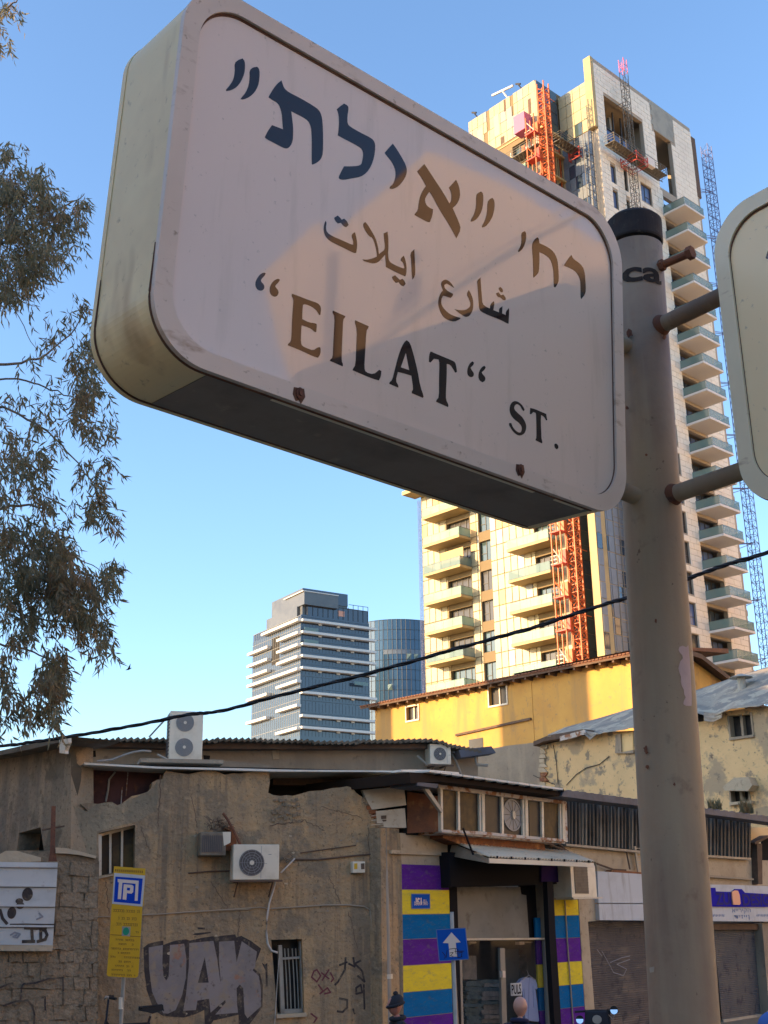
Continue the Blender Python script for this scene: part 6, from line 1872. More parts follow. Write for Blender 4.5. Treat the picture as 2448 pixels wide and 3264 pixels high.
# blue street name plate on the pillar
T = thing('street_name_plate', F2.at(.45, 2.9, .01), 'small blue street name plate with white Hebrew lettering on the yellow band', 'street sign')
x0, x1, z0, z1 = fit(F2, Zc((233, 933), (354, 1027)), .02)
obj('plate', MB().box(F2, x0, x1, z0, z1, .007, .02), MT['plate_blue'], T)
obj('border', MB().prism(F2, [[(x0 - .008, z0 - .008), (x1 + .008, z0 - .008), (x1 + .008, z1 + .008), (x0 - .008, z1 + .008)], [(x0 + .006, z0 + .006), (x1 - .006, z0 + .006), (x1 - .006, z1 - .006), (x0 + .006, z1 - .006)]], .0201, .0215), MT['shop_text'], T)
text_on(F2, 'יפו', x0 + .10, x0 + .25, z1 - .17, z1 - .06, .022, 'print', MT['sign_white'], T, bold=.03)
text_on(F2, 'דרך', x0 + .30, x0 + .38, z1 - .155, z1 - .09, .022, 'print', MT['sign_white'], T, bold=.0)
text_on(F2, 'DEREKH YAFO', x0 + .06, x1 - .06, z0 + .05, z0 + .11, .022, 'print', MT['sign_white'], T, bold=.01)

# ------------------------------------------------------------------ rough stone wall and white hoarding at the left
FW = F1.shift(0, 0, .55)
sw = thing('stone_wall', FW.at(-6.4, 0, .2), 'low rough stone block wall with cement cap at the lower left', 'wall')
Zl = zoom(0, 2650, .2776)
wp = Zl((-700, 260), (180, 250), (300, 262), (470, 240), (620, 205), (700, 190), (860, 215), (1100, 290), (1140, 350), (1130, 700), (1100, 1300), (1080, 2800), (-700, 2800))
obj('mortar_core', MB().pprism(FW, wp, -.5, -.03), MT['mortar'], sw)
obj('cement_cap', MB().pprism(FW, Zl((640, 185), (760, 192), (900, 225), (1105, 282), (1100, 310), (900, 268), (760, 255), (640, 250)), -.5, .04), MT['plaster_pale'], sw)
obj('cement_cap', MB().pprism(FW, Zl((-700, 330), (0, 260), (60, 225), (190, 222), (470, 300), (470, 345), (-700, 400)), -.5, -.01), MT['plaster_pale'], sw)
rs = random.Random(17)
y = 345
while y < 2500:
    hh_ = rs.uniform(135, 195)
    x = -640 + rs.uniform(0, 120)
    while x < 1110 - (y - 345) * .02:
        w_ = rs.uniform(140, 330)
        xr = min(x + w_, 1125)
        if xr - x > 40 and not (x < 560 and y < 1200 and xr < 600):
            j = lambda: rs.uniform(-14, 14)
            px = Zl((x + 7 + j(), y + 5 + j()), ((x + xr) / 2, y + 2 + j()), (xr - 6 + j(), y + 7 + j()), (xr - 4 + j(), y + hh_ - 7 + j()), ((x + xr) / 2 + j(), y + hh_ - 3 + j()), (x + 5 + j(), y + hh_ - 5 + j()))
            o = obj('stone', MB().pprism(FW, px, -.06, -.022 + rs.uniform(0, .026)), MT['rough_stone'], sw, bevel=.012)
        x += w_
    y += hh_
stroke(sw, FW, [Zl((40, 2000), (180, 1950), (310, 1935), (370, 2000), (395, 2100), (390, 2212)), Zl((-20, 1800), (100, 1750), (150, 1740)), Zl((235, 1930), (250, 1780), (270, 1750), (400, 1740), (560, 1690), (720, 1680), (725, 1830)), Zl((480, 1910), (515, 1900), (520, 2050))], .013, MT['graffiti_black'], label='thin black spray line', d=.045)
FH2 = FW.shift(0, 0, .12)
hd = thing('hoarding', FH2.at(-6.6, 1.3, 0), 'white corrugated metal hoarding panel with black spray circles at the lower left', 'hoarding')
ys = [345, 410, 632, 860, 1095, 1305]
xr = [662, 660, 648, 632, 618, 605]
for i in range(5):
    obj('metal_panel', MB().pprism(FH2, Zl((-600, ys[i] + 8 - 8), (xr[i], ys[i] + 12), (xr[i + 1], ys[i + 1] + 2), (-600, ys[i + 1] - 8)), -.05, .0), MT['hoarding'], hd)
    if i:
        o = obj('rib', MB().pprism(FH2, Zl((-600, ys[i] - 26), (xr[i], ys[i] - 16), (xr[i], ys[i] + 6), (-600, ys[i] - 4)), .001, .035), MT['hoarding'], hd, bevel=.01)
        obj('rib_gap', MB().pprism(FH2, Zl((-600, ys[i] - 3), (xr[i], ys[i] + 7), (xr[i], ys[i] + 18), (-600, ys[i] + 8)), .0005, .004), MT['ac_grill_grey'], hd)
obj('bottom_ledge', MB().pprism(FH2, Zl((-600, 1305), (612, 1308), (600, 1375), (-600, 1370)), -.10, .02), MT['plaster_pale'], hd)
for (cx_, cy_, r1, r2) in ((315, 722, 62, 76), (222, 800, 45, 32), (232, 850, 48, 40), (135, 935, 52, 68)):
    a_, z_ = FH2.sz(Zl((cx_, cy_))[0], .004)
    sc_ = FH2.sz(Zl((cx_ + r1, cy_))[0], .004)[0] - a_
    gb = MB()
    gb.disc(FH2, a_, z_, .0045, .006 + .0005 * (r1 % 5), sc_, sc_ * r2 / r1, 20)
    obj('graffiti_circle', gb, MT['graffiti_black'], hd)
stroke(hd, FH2, [Zl((120, 1078), (300, 1075), (460, 1078), (618, 1080)), Zl((0, 900), (30, 1000), (80, 1060)), Zl((285, 1108), (420, 1115), (530, 1105))], .022, MT['graffiti_black'], d=.007, label='black spray line')
stroke(hd, FH2, [Zl((365, 1120), (368, 1180), (372, 1255)), Zl((260, 1265), (395, 1262)), Zl((468, 1120), (468, 1255)), Zl((468, 1125), (520, 1140), (540, 1190), (520, 1240), (430, 1265))], .022, MT['graffiti_black'], d=.009, label='black letters ID')
stroke(hd, FH2, [Zl((120, 1190), (170, 1160), (230, 1180), (200, 1220), (150, 1210), (190, 1190)), Zl((450, 940), (490, 980), (420, 1010), (470, 990))], .012, MT['graffiti_pale'], d=.010, label='faint grey tag')
rpst = thing('rusty_post', FW.at(*F1.sz(Zl((600, 300))[0], .4), -.1), 'rusty steel post rising behind the white hoarding', 'post')
obj('shaft', MB().pprism(FW, Zl((590, -290), (640, -290), (632, 220), (655, 345), (555, 345), (575, 230)), -.12, -.02), MT['rusty'], rpst)
obj('cross_rod', MB().pprism(FW, Zl((480, -25), (740, -70), (742, -55), (482, -5)), -.2, -.13), MT['wood_dark'], rpst)

# ------------------------------------------------------------------ parking sign on its post
PK = Frame((0, 16.2), 84)
Zk = zoom(320, 2740, .1899)
T = thing('parking_sign', PK.at(PK.sz(Zk((400, 2000))[0])[0], 0, 0), 'yellow parking information sign with blue and white P panel on a thin post', 'parking sign')
obj('board', MB().pprism(PK, Zk((228, 110), (755, 150), (752, 250), (720, 780), (705, 790), (640, 1900), (630, 1960), (590, 1985), (130, 1960), (105, 1930), (150, 1400), (190, 760)), -.012, 0), MT['sign_yellow'], T)
obj('blue_panel', MB().pprism(PK, Zk((232, 222), (752, 268), (705, 788), (195, 740)), .001, .004), MT['fascia_white'], T)
obj('blue_field', MB().pprism(PK, Zk((252, 284), (712, 318), (672, 748), (224, 708)), .0045, .006), MT['sign_blue'], T)
obj('letter', MB().pprism(PK, Zk((290, 325), (645, 355), (640, 420), (625, 690), (575, 690), (592, 405), (370, 388), (345, 665), (290, 662), (310, 382), (292, 378)), .0065, .008), MT['sign_white'], T)
obj('letter', MB().pprism(PK, Zk((392, 412), (535, 425), (558, 450), (550, 545), (520, 572), (445, 562), (435, 675), (372, 668)), .0065, .008, [Zk((448, 470), (500, 474), (496, 520), (444, 515))]), MT['sign_white'], T)
b = MB()
rs = random.Random(9)
lines = [(860, 215, 665), (985, 300, 590), (1085, 265, 610), (1205, 565, 640), (1345, 255, 570), (1415, 270, 570), (1495, 185, 620), (1565, 290, 480), (1635, 165, 640), (1710, 270, 505), (1785, 245, 530), (1855, 185, 565), (1935, 180, 575)]
for (y, xa, xb) in lines:
    x = xa
    h_ = 30 if y < 1200 else 20
    while x < xb:
        w_ = rs.uniform(16, 30)
        if rs.random() < .84:
            k = rs.random()
            yy = y + (x - 200) * .05
            b.pprism(PK, Zk((x, yy - h_), (x + w_, yy - h_ + 1), (x + w_, yy - h_ + 9), (x, yy - h_ + 8)), .0005, .0016)
            b.pprism(PK, Zk((x + w_ - 7, yy - h_ + 9), (x + w_, yy - h_ + 9), (x + w_, yy + h_ * .5), (x + w_ - 7, yy + h_ * .5)), .0005, .0016)
            if k < .5:
                b.pprism(PK, Zk((x, yy + 2), (x + 6, yy + 2), (x + 6, yy + h_ * .5), (x, yy + h_ * .5)), .0005, .0016)
            elif k < .75:
                b.pprism(PK, Zk((x, yy + h_ * .5 - 7), (x + w_ - 8, yy + h_ * .5 - 7), (x + w_ - 8, yy + h_ * .5), (x, yy + h_ * .5)), .0005, .0016)
        x += w_ + 7
for (xa, xb, y) in ((165, 360, 1255), (500, 680, 1280)):
    b.pprism(PK, Zk((xa, y), (xb, y + 10), (xb, y + 20), (xa, y + 10)), .0005, .0016)
x = 250
while x < 700:
    b.pprism(PK, Zk((x, 158 + (x - 250) * .06), (x + 18, 160 + (x - 250) * .06), (x + 18, 200 + (x - 250) * .06), (x, 198 + (x - 250) * .06)), .0005, .0014)
    x += 34
structure(obj('small_print', b, MT['sign_brown_print'], T), 'stuff')
obj('dot_panel', MB().pprism(PK, Zk((365, 1120), (505, 1128), (498, 1288), (358, 1280)), .002, .003), MT['galv'], T)
a_, z_ = PK.sz(Zk((430, 1204))[0], 0)
obj('green_dot', MB().disc(PK, a_, z_, .0032, .0045, .040, .047, 20), MT['green_dot'], T)
px = Zk((375, 1985), (405, 1985), (400, 2600), (370, 2600))
a_ = PK.sz(Zk((390, 1985))[0], -.04)
a2 = PK.sz(zoom(0, 2650, .2776)((1388, 2200))[0], -.04)
obj('post', MB().tube([PK.at(a2[0] - .02, 0, -.04), PK.at(a2[0], a2[1], -.04), PK.at(a_[0], a_[1], -.04), PK.at(a_[0] + .06, a_[1] + .9, -.04)], .024, 10), MT['galv'], T, smooth=True)
c1_ = PK.sz(Zl((1392, 1905))[0], -.04)
c2_ = PK.sz(Zl((1390, 2040))[0], -.04)
obj('white_sleeve', MB().tube([PK.at(c2_[0], c2_[1], -.04), PK.at(c1_[0], c1_[1], -.04)], .030, 12), MT['white_frame'], T)

# ------------------------------------------------------------------ one way sign
OW = Frame((0, 18.2), 96)
Zo = zoom(1380, 2920, .3014)
T = thing('one_way_sign', OW.at(OW.sz(Zo((210, 470))[0])[0], 0, 0), 'square blue sign with white upward arrow, black tag scrawled on its lower part', 'road sign')
q = Zo((32, 142), (345, 122), (382, 458), (64, 480))
obj('plate', MB().pprism(OW, q, -.012, 0), MT['plate_blue'], T)
obj('edge', MB().pprism(OW, q, .0005, .002, [Zo((41, 149), (338, 131), (373, 451), (71, 471))]), MT['shop_text'], T)
obj('arrow', MB().pprism(OW, Zo((196, 172), (293, 276), (241, 283), (256, 428), (178, 431), (164, 288), (104, 284)), .001, .003), MT['sign_white'], T)
stroke(T, OW, [Zo((170, 350), (230, 342), (260, 348)), Zo((235, 345), (245, 400)), Zo((150, 360), (140, 440)), Zo((180, 390), (215, 385), (185, 420), (215, 425)), Zo((230, 375), (330, 370)), Zo((265, 350), (262, 440), (310, 430)), Zo((275, 390), (310, 380), (300, 430)), Zo((100, 380), (130, 420), (125, 450))], .004, MT['letter_black'], name='scrawl', d=.004)
a_ = OW.sz(Zo((222, 470))[0], -.05)[0]
obj('post', MB().tube([OW.at(a_, 0, -.05), OW.at(a_ - .01, 2.75, -.05)], .028, 10), MT['galv'], T, smooth=True)

# ------------------------------------------------------------------ overhead cable
zc_ = [(0, 2378), (100, 2366), (220, 2348), (400, 2318), (600, 2278), (700, 2267), (900, 2215), (1100, 2166), (1300, 2112), (1500, 2055), (1700, 2000), (1900, 1935), (2000, 1905), (2190, 1845), (2300, 1805), (2448, 1760)]
pts = []
for (u, v) in [(-300, 2395)] + zc_ + [(2800, 1640)]:
    w = ray(u, v)
    D = 12.5 + (u - 1200) * -.0016
    t = D / w.y
    pts.append(CAM + w * t)
cab = thing('overhead_cable', pts[0], 'thick black twisted overhead cable crossing the whole view', 'cable')
def dense(P, n):
    out = []
    for i in range(len(P) - 1):
        p0 = P[max(i - 1, 0)]; p1 = P[i]; p2 = P[i + 1]; p3 = P[min(i + 2, len(P) - 1)]
        for k in range(n):
            t = k / n
            out.append(.5 * ((2 * p1) + (p2 - p0) * t + (2 * p0 - 5 * p1 + 4 * p2 - p3) * t * t + (3 * p1 - p0 - 3 * p2 + p3) * t ** 3))
    out.append(P[-1])
    return out
dp = dense(pts, 12)
rs = random.Random(5)
for s in range(3):
    q = []
    for i, p in enumerate(dp):
        w = i * .55 + s * 2.1
        rr = .011 * (1 + .5 * noise.noise(Vector((i * .21, s * 5, 0))))
        q.append(p + Vector((0, math.cos(w) * rr, math.sin(w) * rr)))
    obj('strand', MB().tube(q, .0125 if s < 2 else .009, 6), MT['cable_black'], cab, smooth=True)
bird = thing('bird', CAM + ray(410, 2133) * (40 / ray(410, 2133).y), 'tiny distant bird in the pale sky left of the office tower', 'bird')
w = CAM + ray(410, 2133) * (40 / ray(410, 2133).y)
obj('body', MB().tube([w + Vector((-.10, 0, -.03)), w, w + Vector((.10, 0, .04))], [.008, .03, .008], 8), MT['cloth_dark'], bird)
obj('wing', MB().add([w + Vector((-.05, 0, 0)), w + Vector((.05, 0, 0)), w + Vector((.10, -.2, .16)), w + Vector((-.05, .2, .12))], [(0, 1, 2), (0, 1, 3)]), MT['cloth_dark'], bird)

# ------------------------------------------------------------------ people
def person(label, loc, yaw, h, coat, trousers, skin, stride=.16):
    T = thing('person', loc, label, 'person')
    k = h / 1.76
    V, R, Eg = [], [], []
    def vtx(x, y, z, rx, ry=None):
        V.append((x * k, y * k, z * k)); R.append((rx * k, (ry or rx) * k)); return len(V) - 1
    pel = vtx(0, 0, .96, .155, .12)
    sp = vtx(0, .01, 1.12, .145, .11)
    ch = vtx(0, .015, 1.33, .175, .125)
    nb = vtx(0, .02, 1.47, .075, .07)
    nk = vtx(0, -.005, 1.55, .055)
    Eg += [(pel, sp), (sp, ch), (ch, nb), (nb, nk)]
    for s in (-1, 1):
        hp = vtx(.10 * s, 0, .88, .095)
        kn = vtx(.11 * s, -.06 * s * stride / .16, .49, .062)
        an = vtx(.115 * s, stride * s * .9, .09, .042)
        to = vtx(.125 * s, stride * s * .9 - .16, .035, .036)
        Eg += [(pel, hp), (hp, kn), (kn, an), (an, to)]
        sh = vtx(.185 * s, .02, 1.42, .072)
        el = vtx(.255 * s, .05, 1.14, .048)
        wr = vtx(.25 * s, -.06, .90, .033)
        Eg += [(ch, sh), (sh, el), (el, wr)]
        pm = vtx(.245 * s, -.085, .83, .034, .02)
        Eg.append((wr, pm))
        for f in range(4):
            f0 = vtx(.245 * s + .0, -.105 + .02 * f - .02, .775, .0095)
            f1 = vtx(.24 * s, -.105 + .02 * f - .025, .735 + .006 * abs(f - 1), .008)
            Eg += [(pm, f0), (f0, f1)]
        t0 = vtx(.225 * s, -.115, .80, .010)
        t1_ = vtx(.215 * s, -.13, .765, .009)
        Eg += [(pm, t0), (t0, t1_)]
    me = bpy.data.meshes.new('sk')
    me.from_pydata(V, Eg, [])
    o = bpy.data.objects.new('sk', me)
    COL.objects.link(o)
    md = o.modifiers.new('skin', 'SKIN')
    for i, sv in enumerate(me.skin_vertices[0].data):
        sv.radius = R[i]
    me.skin_vertices[0].data[0].use_root = True
    sb = o.modifiers.new('sub', 'SUBSURF')
    sb.levels = 1
    dg = bpy.context.evaluated_depsgraph_get()
    m1 = bpy.data.meshes.new_from_object(o.evaluated_get(dg))
    vs = [tuple(v.co) for v in m1.vertices]
    fs = [tuple(p.vertices) for p in m1.polygons]
    bpy.data.objects.remove(o)
    # head: shaped ellipsoid with brow, nose, chin and ears
    hc = Vector((0, -.02, 1.655)) * k
    n, mrow = 28, 20
    base = len(vs)
    for i in range(mrow + 1):
        ph = PI * i / mrow
        for j in range(n):
            th = 2 * PI * j / n
            x, y, z = math.sin(ph) * math.cos(th), math.sin(ph) * math.sin(th), math.cos(ph)
            sx_, sy_, sz_ = .084, .100, .118
            front = max(0, -y)
            if z < 0:
                sx_ *= 1 - .22 * (-z)
                sy_ *= 1 - .18 * (-z)
            px_, py_, pz_ = x * sx_, y * sy_, z * sz_
            py_ -= .022 * front * math.exp(-((z + .12) / .22) ** 2) * math.exp(-(x / .18) ** 2) * 1.6
            py_ -= .008 * front * math.exp(-((z + .78) / .2) ** 2)
            py_ += .007 * front * math.exp(-((z - .02) / .12) ** 2) * math.exp(-((abs(x) - .38) / .16) ** 2)
            py_ += .004 * front * math.exp(-((z + .50) / .06) ** 2) * math.exp(-(x / .3) ** 2)
            vs.append(tuple(hc + Vector((px_, py_, pz_)) * k))
    for i in range(mrow):
        for j in range(n):
            j2 = (j + 1) % n
            fs.append((base + i * n + j, base + i * n + j2, base + (i + 1) * n + j2, base + (i + 1) * n + j))
    for s in (-1, 1):
        e = MB().tube([hc + Vector((.070 * s, .012, .0)) * k, hc + Vector((.085 * s, .018, .0)) * k], [.030 * k, .026 * k], 12)
        b0 = len(vs)
        vs += e.v
        fs += [tuple(i + b0 for i in f) for f in e.f]
    me = bpy.data.meshes.new('body')
    me.from_pydata(vs, [], fs)
    o = bpy.data.objects.new('body_tmp', me)
    COL.objects.link(o)
    rm = o.modifiers.new('remesh', 'REMESH')
    rm.mode = 'VOXEL'
    rm.voxel_size = .0085
    sm_ = o.modifiers.new('smooth', 'SMOOTH')
    sm_.iterations = 3
    dg = bpy.context.evaluated_depsgraph_get()
    m2 = bpy.data.meshes.new_from_object(o.evaluated_get(dg))
    bpy.data.objects.remove(o)
    for m_ in (coat, trousers, skin, MT['rubber']):
        m2.materials.append(m_)
    for p in m2.polygons:
        c = p.center / k
        p.use_smooth = True
        if c.z > 1.505:
            p.material_index = 2
        elif c.z < .09:
            p.material_index = 3
        elif c.z < .88 and abs(c.x) > .195:
            p.material_index = 2
        elif c.z < .86:
            p.material_index = 1
        else:
            p.material_index = 0
    m2.name = 'body'
    o = bpy.data.objects.new('body', m2)
    COL.objects.link(o)
    o.parent = T
    T.rotation_euler = (0, 0, yaw)
    return T, hc, k

def local(name, b, m, T, smooth=True):
    me = bpy.data.meshes.new(name)
    me.from_pydata(b.v, [], b.f)
    me.materials.append(m)
    for p in me.polygons:
        p.use_smooth = smooth
    o = bpy.data.objects.new(name, me)
    COL.objects.link(o)
    o.parent = T
    return o

def dome(hc, k, rx, ry, rz, zlo, dz=0.0, dy=0.0, n=28, rows=12, tilt=0.0):
    b = MB()
    vs = []
    for i in range(rows + 1):
        ph = (PI / 2 + zlo) * i / rows
        for j in range(n):
            th = 2 * PI * j / n
            v = Vector((math.sin(ph) * math.cos(th) * rx, math.sin(ph) * math.sin(th) * ry + dy, math.cos(ph) * rz + dz))
            v.z += tilt * v.y
            vs.append(hc + v * k)
    fs = []
    for i in range(rows):
        for j in range(n):
            j2 = (j + 1) % n
            fs.append((i * n + j, i * n + j2, (i + 1) * n + j2, (i + 1) * n + j))
    return b.add(vs, fs)

def stand(px, D, h):
    w = ray(*px)
    t = D / w.y
    p = CAM + w * t
    return p
p = stand((1262, 3166), 16.6, 1.8)
T, hc, k = person('person in black pompom hat and dark coat in front of the drainpipe', (p.x, p.y, 0), math.radians(-70), p.z - .045, MT['cloth_dark'], MT['cloth_navy'], MT['skin_red'])
local('beanie', dome(hc, k, .096, .112, .112, .12, dz=.022, dy=.012, tilt=.28), MT['cloth_dark'], T)
local('beanie_cuff', MB().tube([hc + Vector((math.cos(a) * .094, math.sin(a) * .112 + .010, .012 + .28 * math.sin(a) * .10)) * k for a in [2 * PI * i / 28 for i in range(29)]], .020 * k, 8, False), MT['cloth_dark'], T)
local('pompom', dome(hc + Vector((0, .015, .150)) * k, k, .035, .035, .030, PI / 2, rows=10, n=14), MT['cloth_dark'], T)
local('collar', MB().tube([Vector((math.cos(a) * .10, math.sin(a) * .085 + .02, 1.50 + .01 * math.sin(a))) * k for a in [2 * PI * i / 24 for i in range(25)]], .030 * k, 8, False), MT['cloth_dark'], T)
p = stand((1655, 3180), 15.6, 1.75)
T, hc, k = person('bald person in a navy jacket seen from behind in front of the shop window', (p.x, p.y, 0), math.radians(150), p.z + .0, MT['cloth_navy'], MT['cloth_dark'], MT['skin'])
local('collar', MB().tube([Vector((math.cos(a) * .09, math.sin(a) * .08 + .02, 1.50 + .012 * math.sin(a))) * k for a in [2 * PI * i / 24 for i in range(25)]], .030 * k, 8, False), MT['cloth_navy'], T)
p = stand((2462, 3212), 12.4, 1.75)
T, hc, k = person('person in a large blue hat with tan crown at the lower right corner', (p.x + .04, p.y, 0), math.radians(20), p.z - .06, MT['cloth_blue'], MT['cloth_navy'], MT['skin'])
local('hat_crown', dome(hc, k, .13, .15, .17, .05, dz=.02), MT['cloth_tan'], T)
local('hat_brim', MB().tube([hc + Vector((math.cos(a) * .20, math.sin(a) * .20, -.005)) * k for a in [2 * PI * i / 30 for i in range(31)]], .016 * k, 8, False), MT['cloth_blue'], T)
local('hat_shell', dome(hc, k, .205, .205, .15, .0, dz=.0), MT['cloth_blue'], T)

# ------------------------------------------------------------------ bicycle against the wall
Bf = F1.shift(0, 0, .75)
bx0 = Bf.sz(Zl((1200, 1960))[0])[0]
T = thing('bicycle', Bf.at(bx0, SIDE, 0), 'dark bicycle parked against the wall behind the parking sign post', 'bicycle')
gz = SIDE
def bp(a, z, d=0.0):
    return Bf.at(bx0 + a, gz + z, d)
for s, nm in ((-.12, 'wheel'), (.98, 'wheel')):
    Fq = Bf.shift(bx0 + s, gz + .36, 0)
    w = obj(nm, MB().ring(Fq, 0, 0, -.02, .02, .36, .325, 36), MT['rubber'], T)
    obj('rim', MB().ring(Fq, 0, 0, -.011, .011, .323, .305, 36), MT['galv'], w)
    b = MB()
    for i in range(18):
        a = i * PI / 9
        b.tube([Fq.at(0, 0, 0), Fq.at(.31 * math.cos(a), .31 * math.sin(a), 0)], .0022, 4, False)
    obj('spokes', b, MT['galv'], w)
b = MB()
HB = 1.30
for p, q in (((-.12, .36), (.04, 1.02)), ((.04, 1.0), (.45, .34)), ((.45, .34), (.68, 1.05)), ((.05, .94), (.66, .95)), ((.45, .34), (.98, .36)), ((.98, .36), (.655, .96))):
    b.tube([bp(*p), bp(*q)], .018, 8)
b.tube([bp(.04, 1.02), bp(.055, HB)], .015, 8)
obj('frame', b, MT['cloth_dark'], T, smooth=True)
obj('handlebar', MB().tube([bp(.12, HB + .02, -.30), bp(.02, HB + .03, -.12), bp(.0, HB, 0), bp(.02, HB + .03, .12), bp(.12, HB + .02, .30)], .014, 8), MT['galv'], T, smooth=True)
obj('grip', MB().tube([bp(.06, HB + .03, -.2), bp(.14, HB + .02, -.33)], .02, 8).tube([bp(.06, HB + .03, .2), bp(.14, HB + .02, .33)], .02, 8), MT['rubber'], T)
obj('saddle', MB().prism(Bf, [(bx0 + .52, gz + 1.17), (bx0 + .84, gz + 1.19), (bx0 + .86, gz + 1.13), (bx0 + .70, gz + 1.10), (bx0 + .52, gz + 1.14)], -.07, .07), MT['rubber'], T, bevel=.015)
obj('seat_post', MB().tube([bp(.68, 1.03), bp(.70, 1.13)], .014, 8), MT['galv'], T)
obj('crank', MB().ring(Bf.shift(bx0 + .45, gz + .34, .03), 0, 0, 0, .008, .10, .07, 20).tube([bp(.45, .34, .05), bp(.52, .18, .05)], .01, 6).tube([bp(.45, .34, -.05), bp(.38, .50, -.05)], .01, 6), MT['galv'], T)

# ------------------------------------------------------------------ motor scooter (only its mirrors rise into the picture)
SF = Frame((0, 20.2), 100)
ma = SF.sz((1957, 3220))
mb_ = SF.sz((1848, 3250))
mid = (ma[0] + mb_[0]) / 2
T = thing('motor_scooter', SF.at(mid, SIDE, 0), 'dark motor scooter whose two round mirrors shine in front of the striped pillar and shutter', 'scooter')
hz = 1.0 + SIDE
for (a, z), sgn in ((ma, 1), (mb_, -1)):
    mr = obj('mirror', MB().disc(SF, a, z, .0, .02, .062, .062, 20), MT['rubber'], T)
    # glass tilted up to catch the sky
    g = MB()
    ring = [SF.at(a + .055 * math.cos(2 * PI * i / 20), z + .055 * math.sin(2 * PI * i / 20), .0235 - .018 * math.sin(2 * PI * i / 20)) for i in range(20)]
    g.add(ring, [tuple(range(20))])
    obj('mirror_glass', g, MT['mirror'], mr)
    obj('mirror_stalk', MB().tube([SF.at(a, z - .05, -.01), SF.at(a - .02 * sgn, z - .14, -.02), SF.at(mid + .12 * sgn, hz, -.02)], .007, 6), MT['galv'], T)
obj('handlebar', MB().tube([SF.at(mid - .33, hz - .02, .0), SF.at(mid, hz + .0, -.03), SF.at(mid + .33, hz - .02, .0)], .016, 8), MT['rubber'], T)
def sprof(pts, w):
    """body profile runs away from the viewer: swap axes"""
    Fs = Frame(SF.at(mid, 0, 0), r=-SF.n, u=(0, 0, 1), n=SF.r)
    return MB().prism(Fs, [(p[0], p[1] + SIDE) for p in pts], -w, w)
obj('front_shield', sprof([(-.05, .25), (.10, .22), (.18, .55), (.08, .98), (-.05, 1.0), (-.10, .70)], .17), MT['cloth_dark'], T, bevel=.03)
obj('body_shell', sprof([(.05, .24), (.70, .22), (1.25, .34), (1.40, .62), (1.30, .74), (.60, .72), (.55, .34), (.10, .34)], .14), MT['cloth_dark'], T, bevel=.03)
obj('seat', sprof([(.55, .74), (1.28, .78), (1.30, .84), (.95, .86), (.60, .82)], .13), MT['rubber'], T, bevel=.02)
Fs = Frame(SF.at(mid, 0, 0), r=-SF.n, u=(0, 0, 1), n=SF.r)
for x in (-.10, 1.12):
    w = obj('wheel', MB().ring(Fs, x, SIDE + .22, -.05, .05, .22, .13, 28), MT['rubber'], T)
    obj('rim', MB().ring(Fs, x, SIDE + .22, -.035, .035, .128, .04, 20), MT['galv'], w)
obj('headlight', MB().disc(SF, mid, hz - .12, .06, .10, .07, .06, 18), MT['galv'], T)

# ------------------------------------------------------------------ eucalyptus at the left
tree = thing('eucalyptus_tree', (-5.6, 9.6, 0), 'large eucalyptus tree with drooping grey green leaves hanging in from the left', 'tree')
def tp(u, v, D):
    w = ray(u, v)
    return CAM + w * (D / w.y)
S_ = 1.4756
rs = random.Random(77)
trunk = [(-5.6, 9.6, 0), (-5.5, 9.6, 1.6), (-5.2, 9.6, 3.4), (-5.0, 9.7, 5.5), (-4.6, 9.7, 7.6), (-4.0, 9.7, 9.6)]
obj('trunk', MB().tube(dense([Vector(p) for p in trunk], 4), [.26 - .2 * i / 20 for i in range(21)], 12), MT['bark'], tree, smooth=True)
def limb(pts, r0, r1, D):
    P = []
    for (u, v, dd) in pts:
        P.append(tp(u * S_, v * S_, D + dd))
    P = dense(P, 5)
    n = len(P)
    P = [p + Vector((rs.uniform(-1, 1), rs.uniform(-1, 1), rs.uniform(-1, 1))) * .012 for p in P]
    return MB().tube(P, [r0 + (r1 - r0) * i / (n - 1) for i in range(n)], 6)
limbs = [
 ([(-500, 1500, 0), (-250, 1300, 0), (-60, 1130, 0), (40, 1090, .1), (130, 1110, .2)], .05, .008),
 ([(-420, 900, 0), (-100, 800, 0), (30, 785, 0), (100, 765, 0), (160, 710, .1), (190, 660, .1)], .035, .004),
 ([(-100, 830, 0), (40, 820, 0), (110, 840, .1), (180, 870, .1), (215, 900, .1)], .02, .004),
 ([(-300, 700, 0), (-60, 560, 0), (60, 500, 0), (130, 450, 0), (185, 420, 0)], .04, .004),
 ([(-400, 1200, 0), (-60, 900, .2), (60, 905, .2), (130, 960, .2), (190, 1030, .2), (220, 1080, .1)], .03, .004),
 ([(-300, 1350, 0), (-40, 1290, 0), (60, 1330, 0), (150, 1340, 0), (210, 1330, 0)], .03, .004),
 ([(-400, 1500, 0), (-60, 1400, 0), (40, 1400, 0), (110, 1430, 0), (150, 1500, 0)], .03, .004),
 ([(-60, 1130, 0), (60, 1180, 0), (150, 1200, 0), (220, 1235, 0)], .02, .004),
 ([(-400, 300, 0), (-100, 100, 0), (10, 20, 0), (40, 0, 0)], .04, .006),
 ([(-60, 700, 0), (0, 640, 0), (60, 720, 0), (90, 790, 0)], .012, .003),
]
for pts, r0, r1 in limbs:
    obj('branch', limb(pts, r0 * .5, r1 * .8, 9.6), MT['bark'], tree, smooth=True)
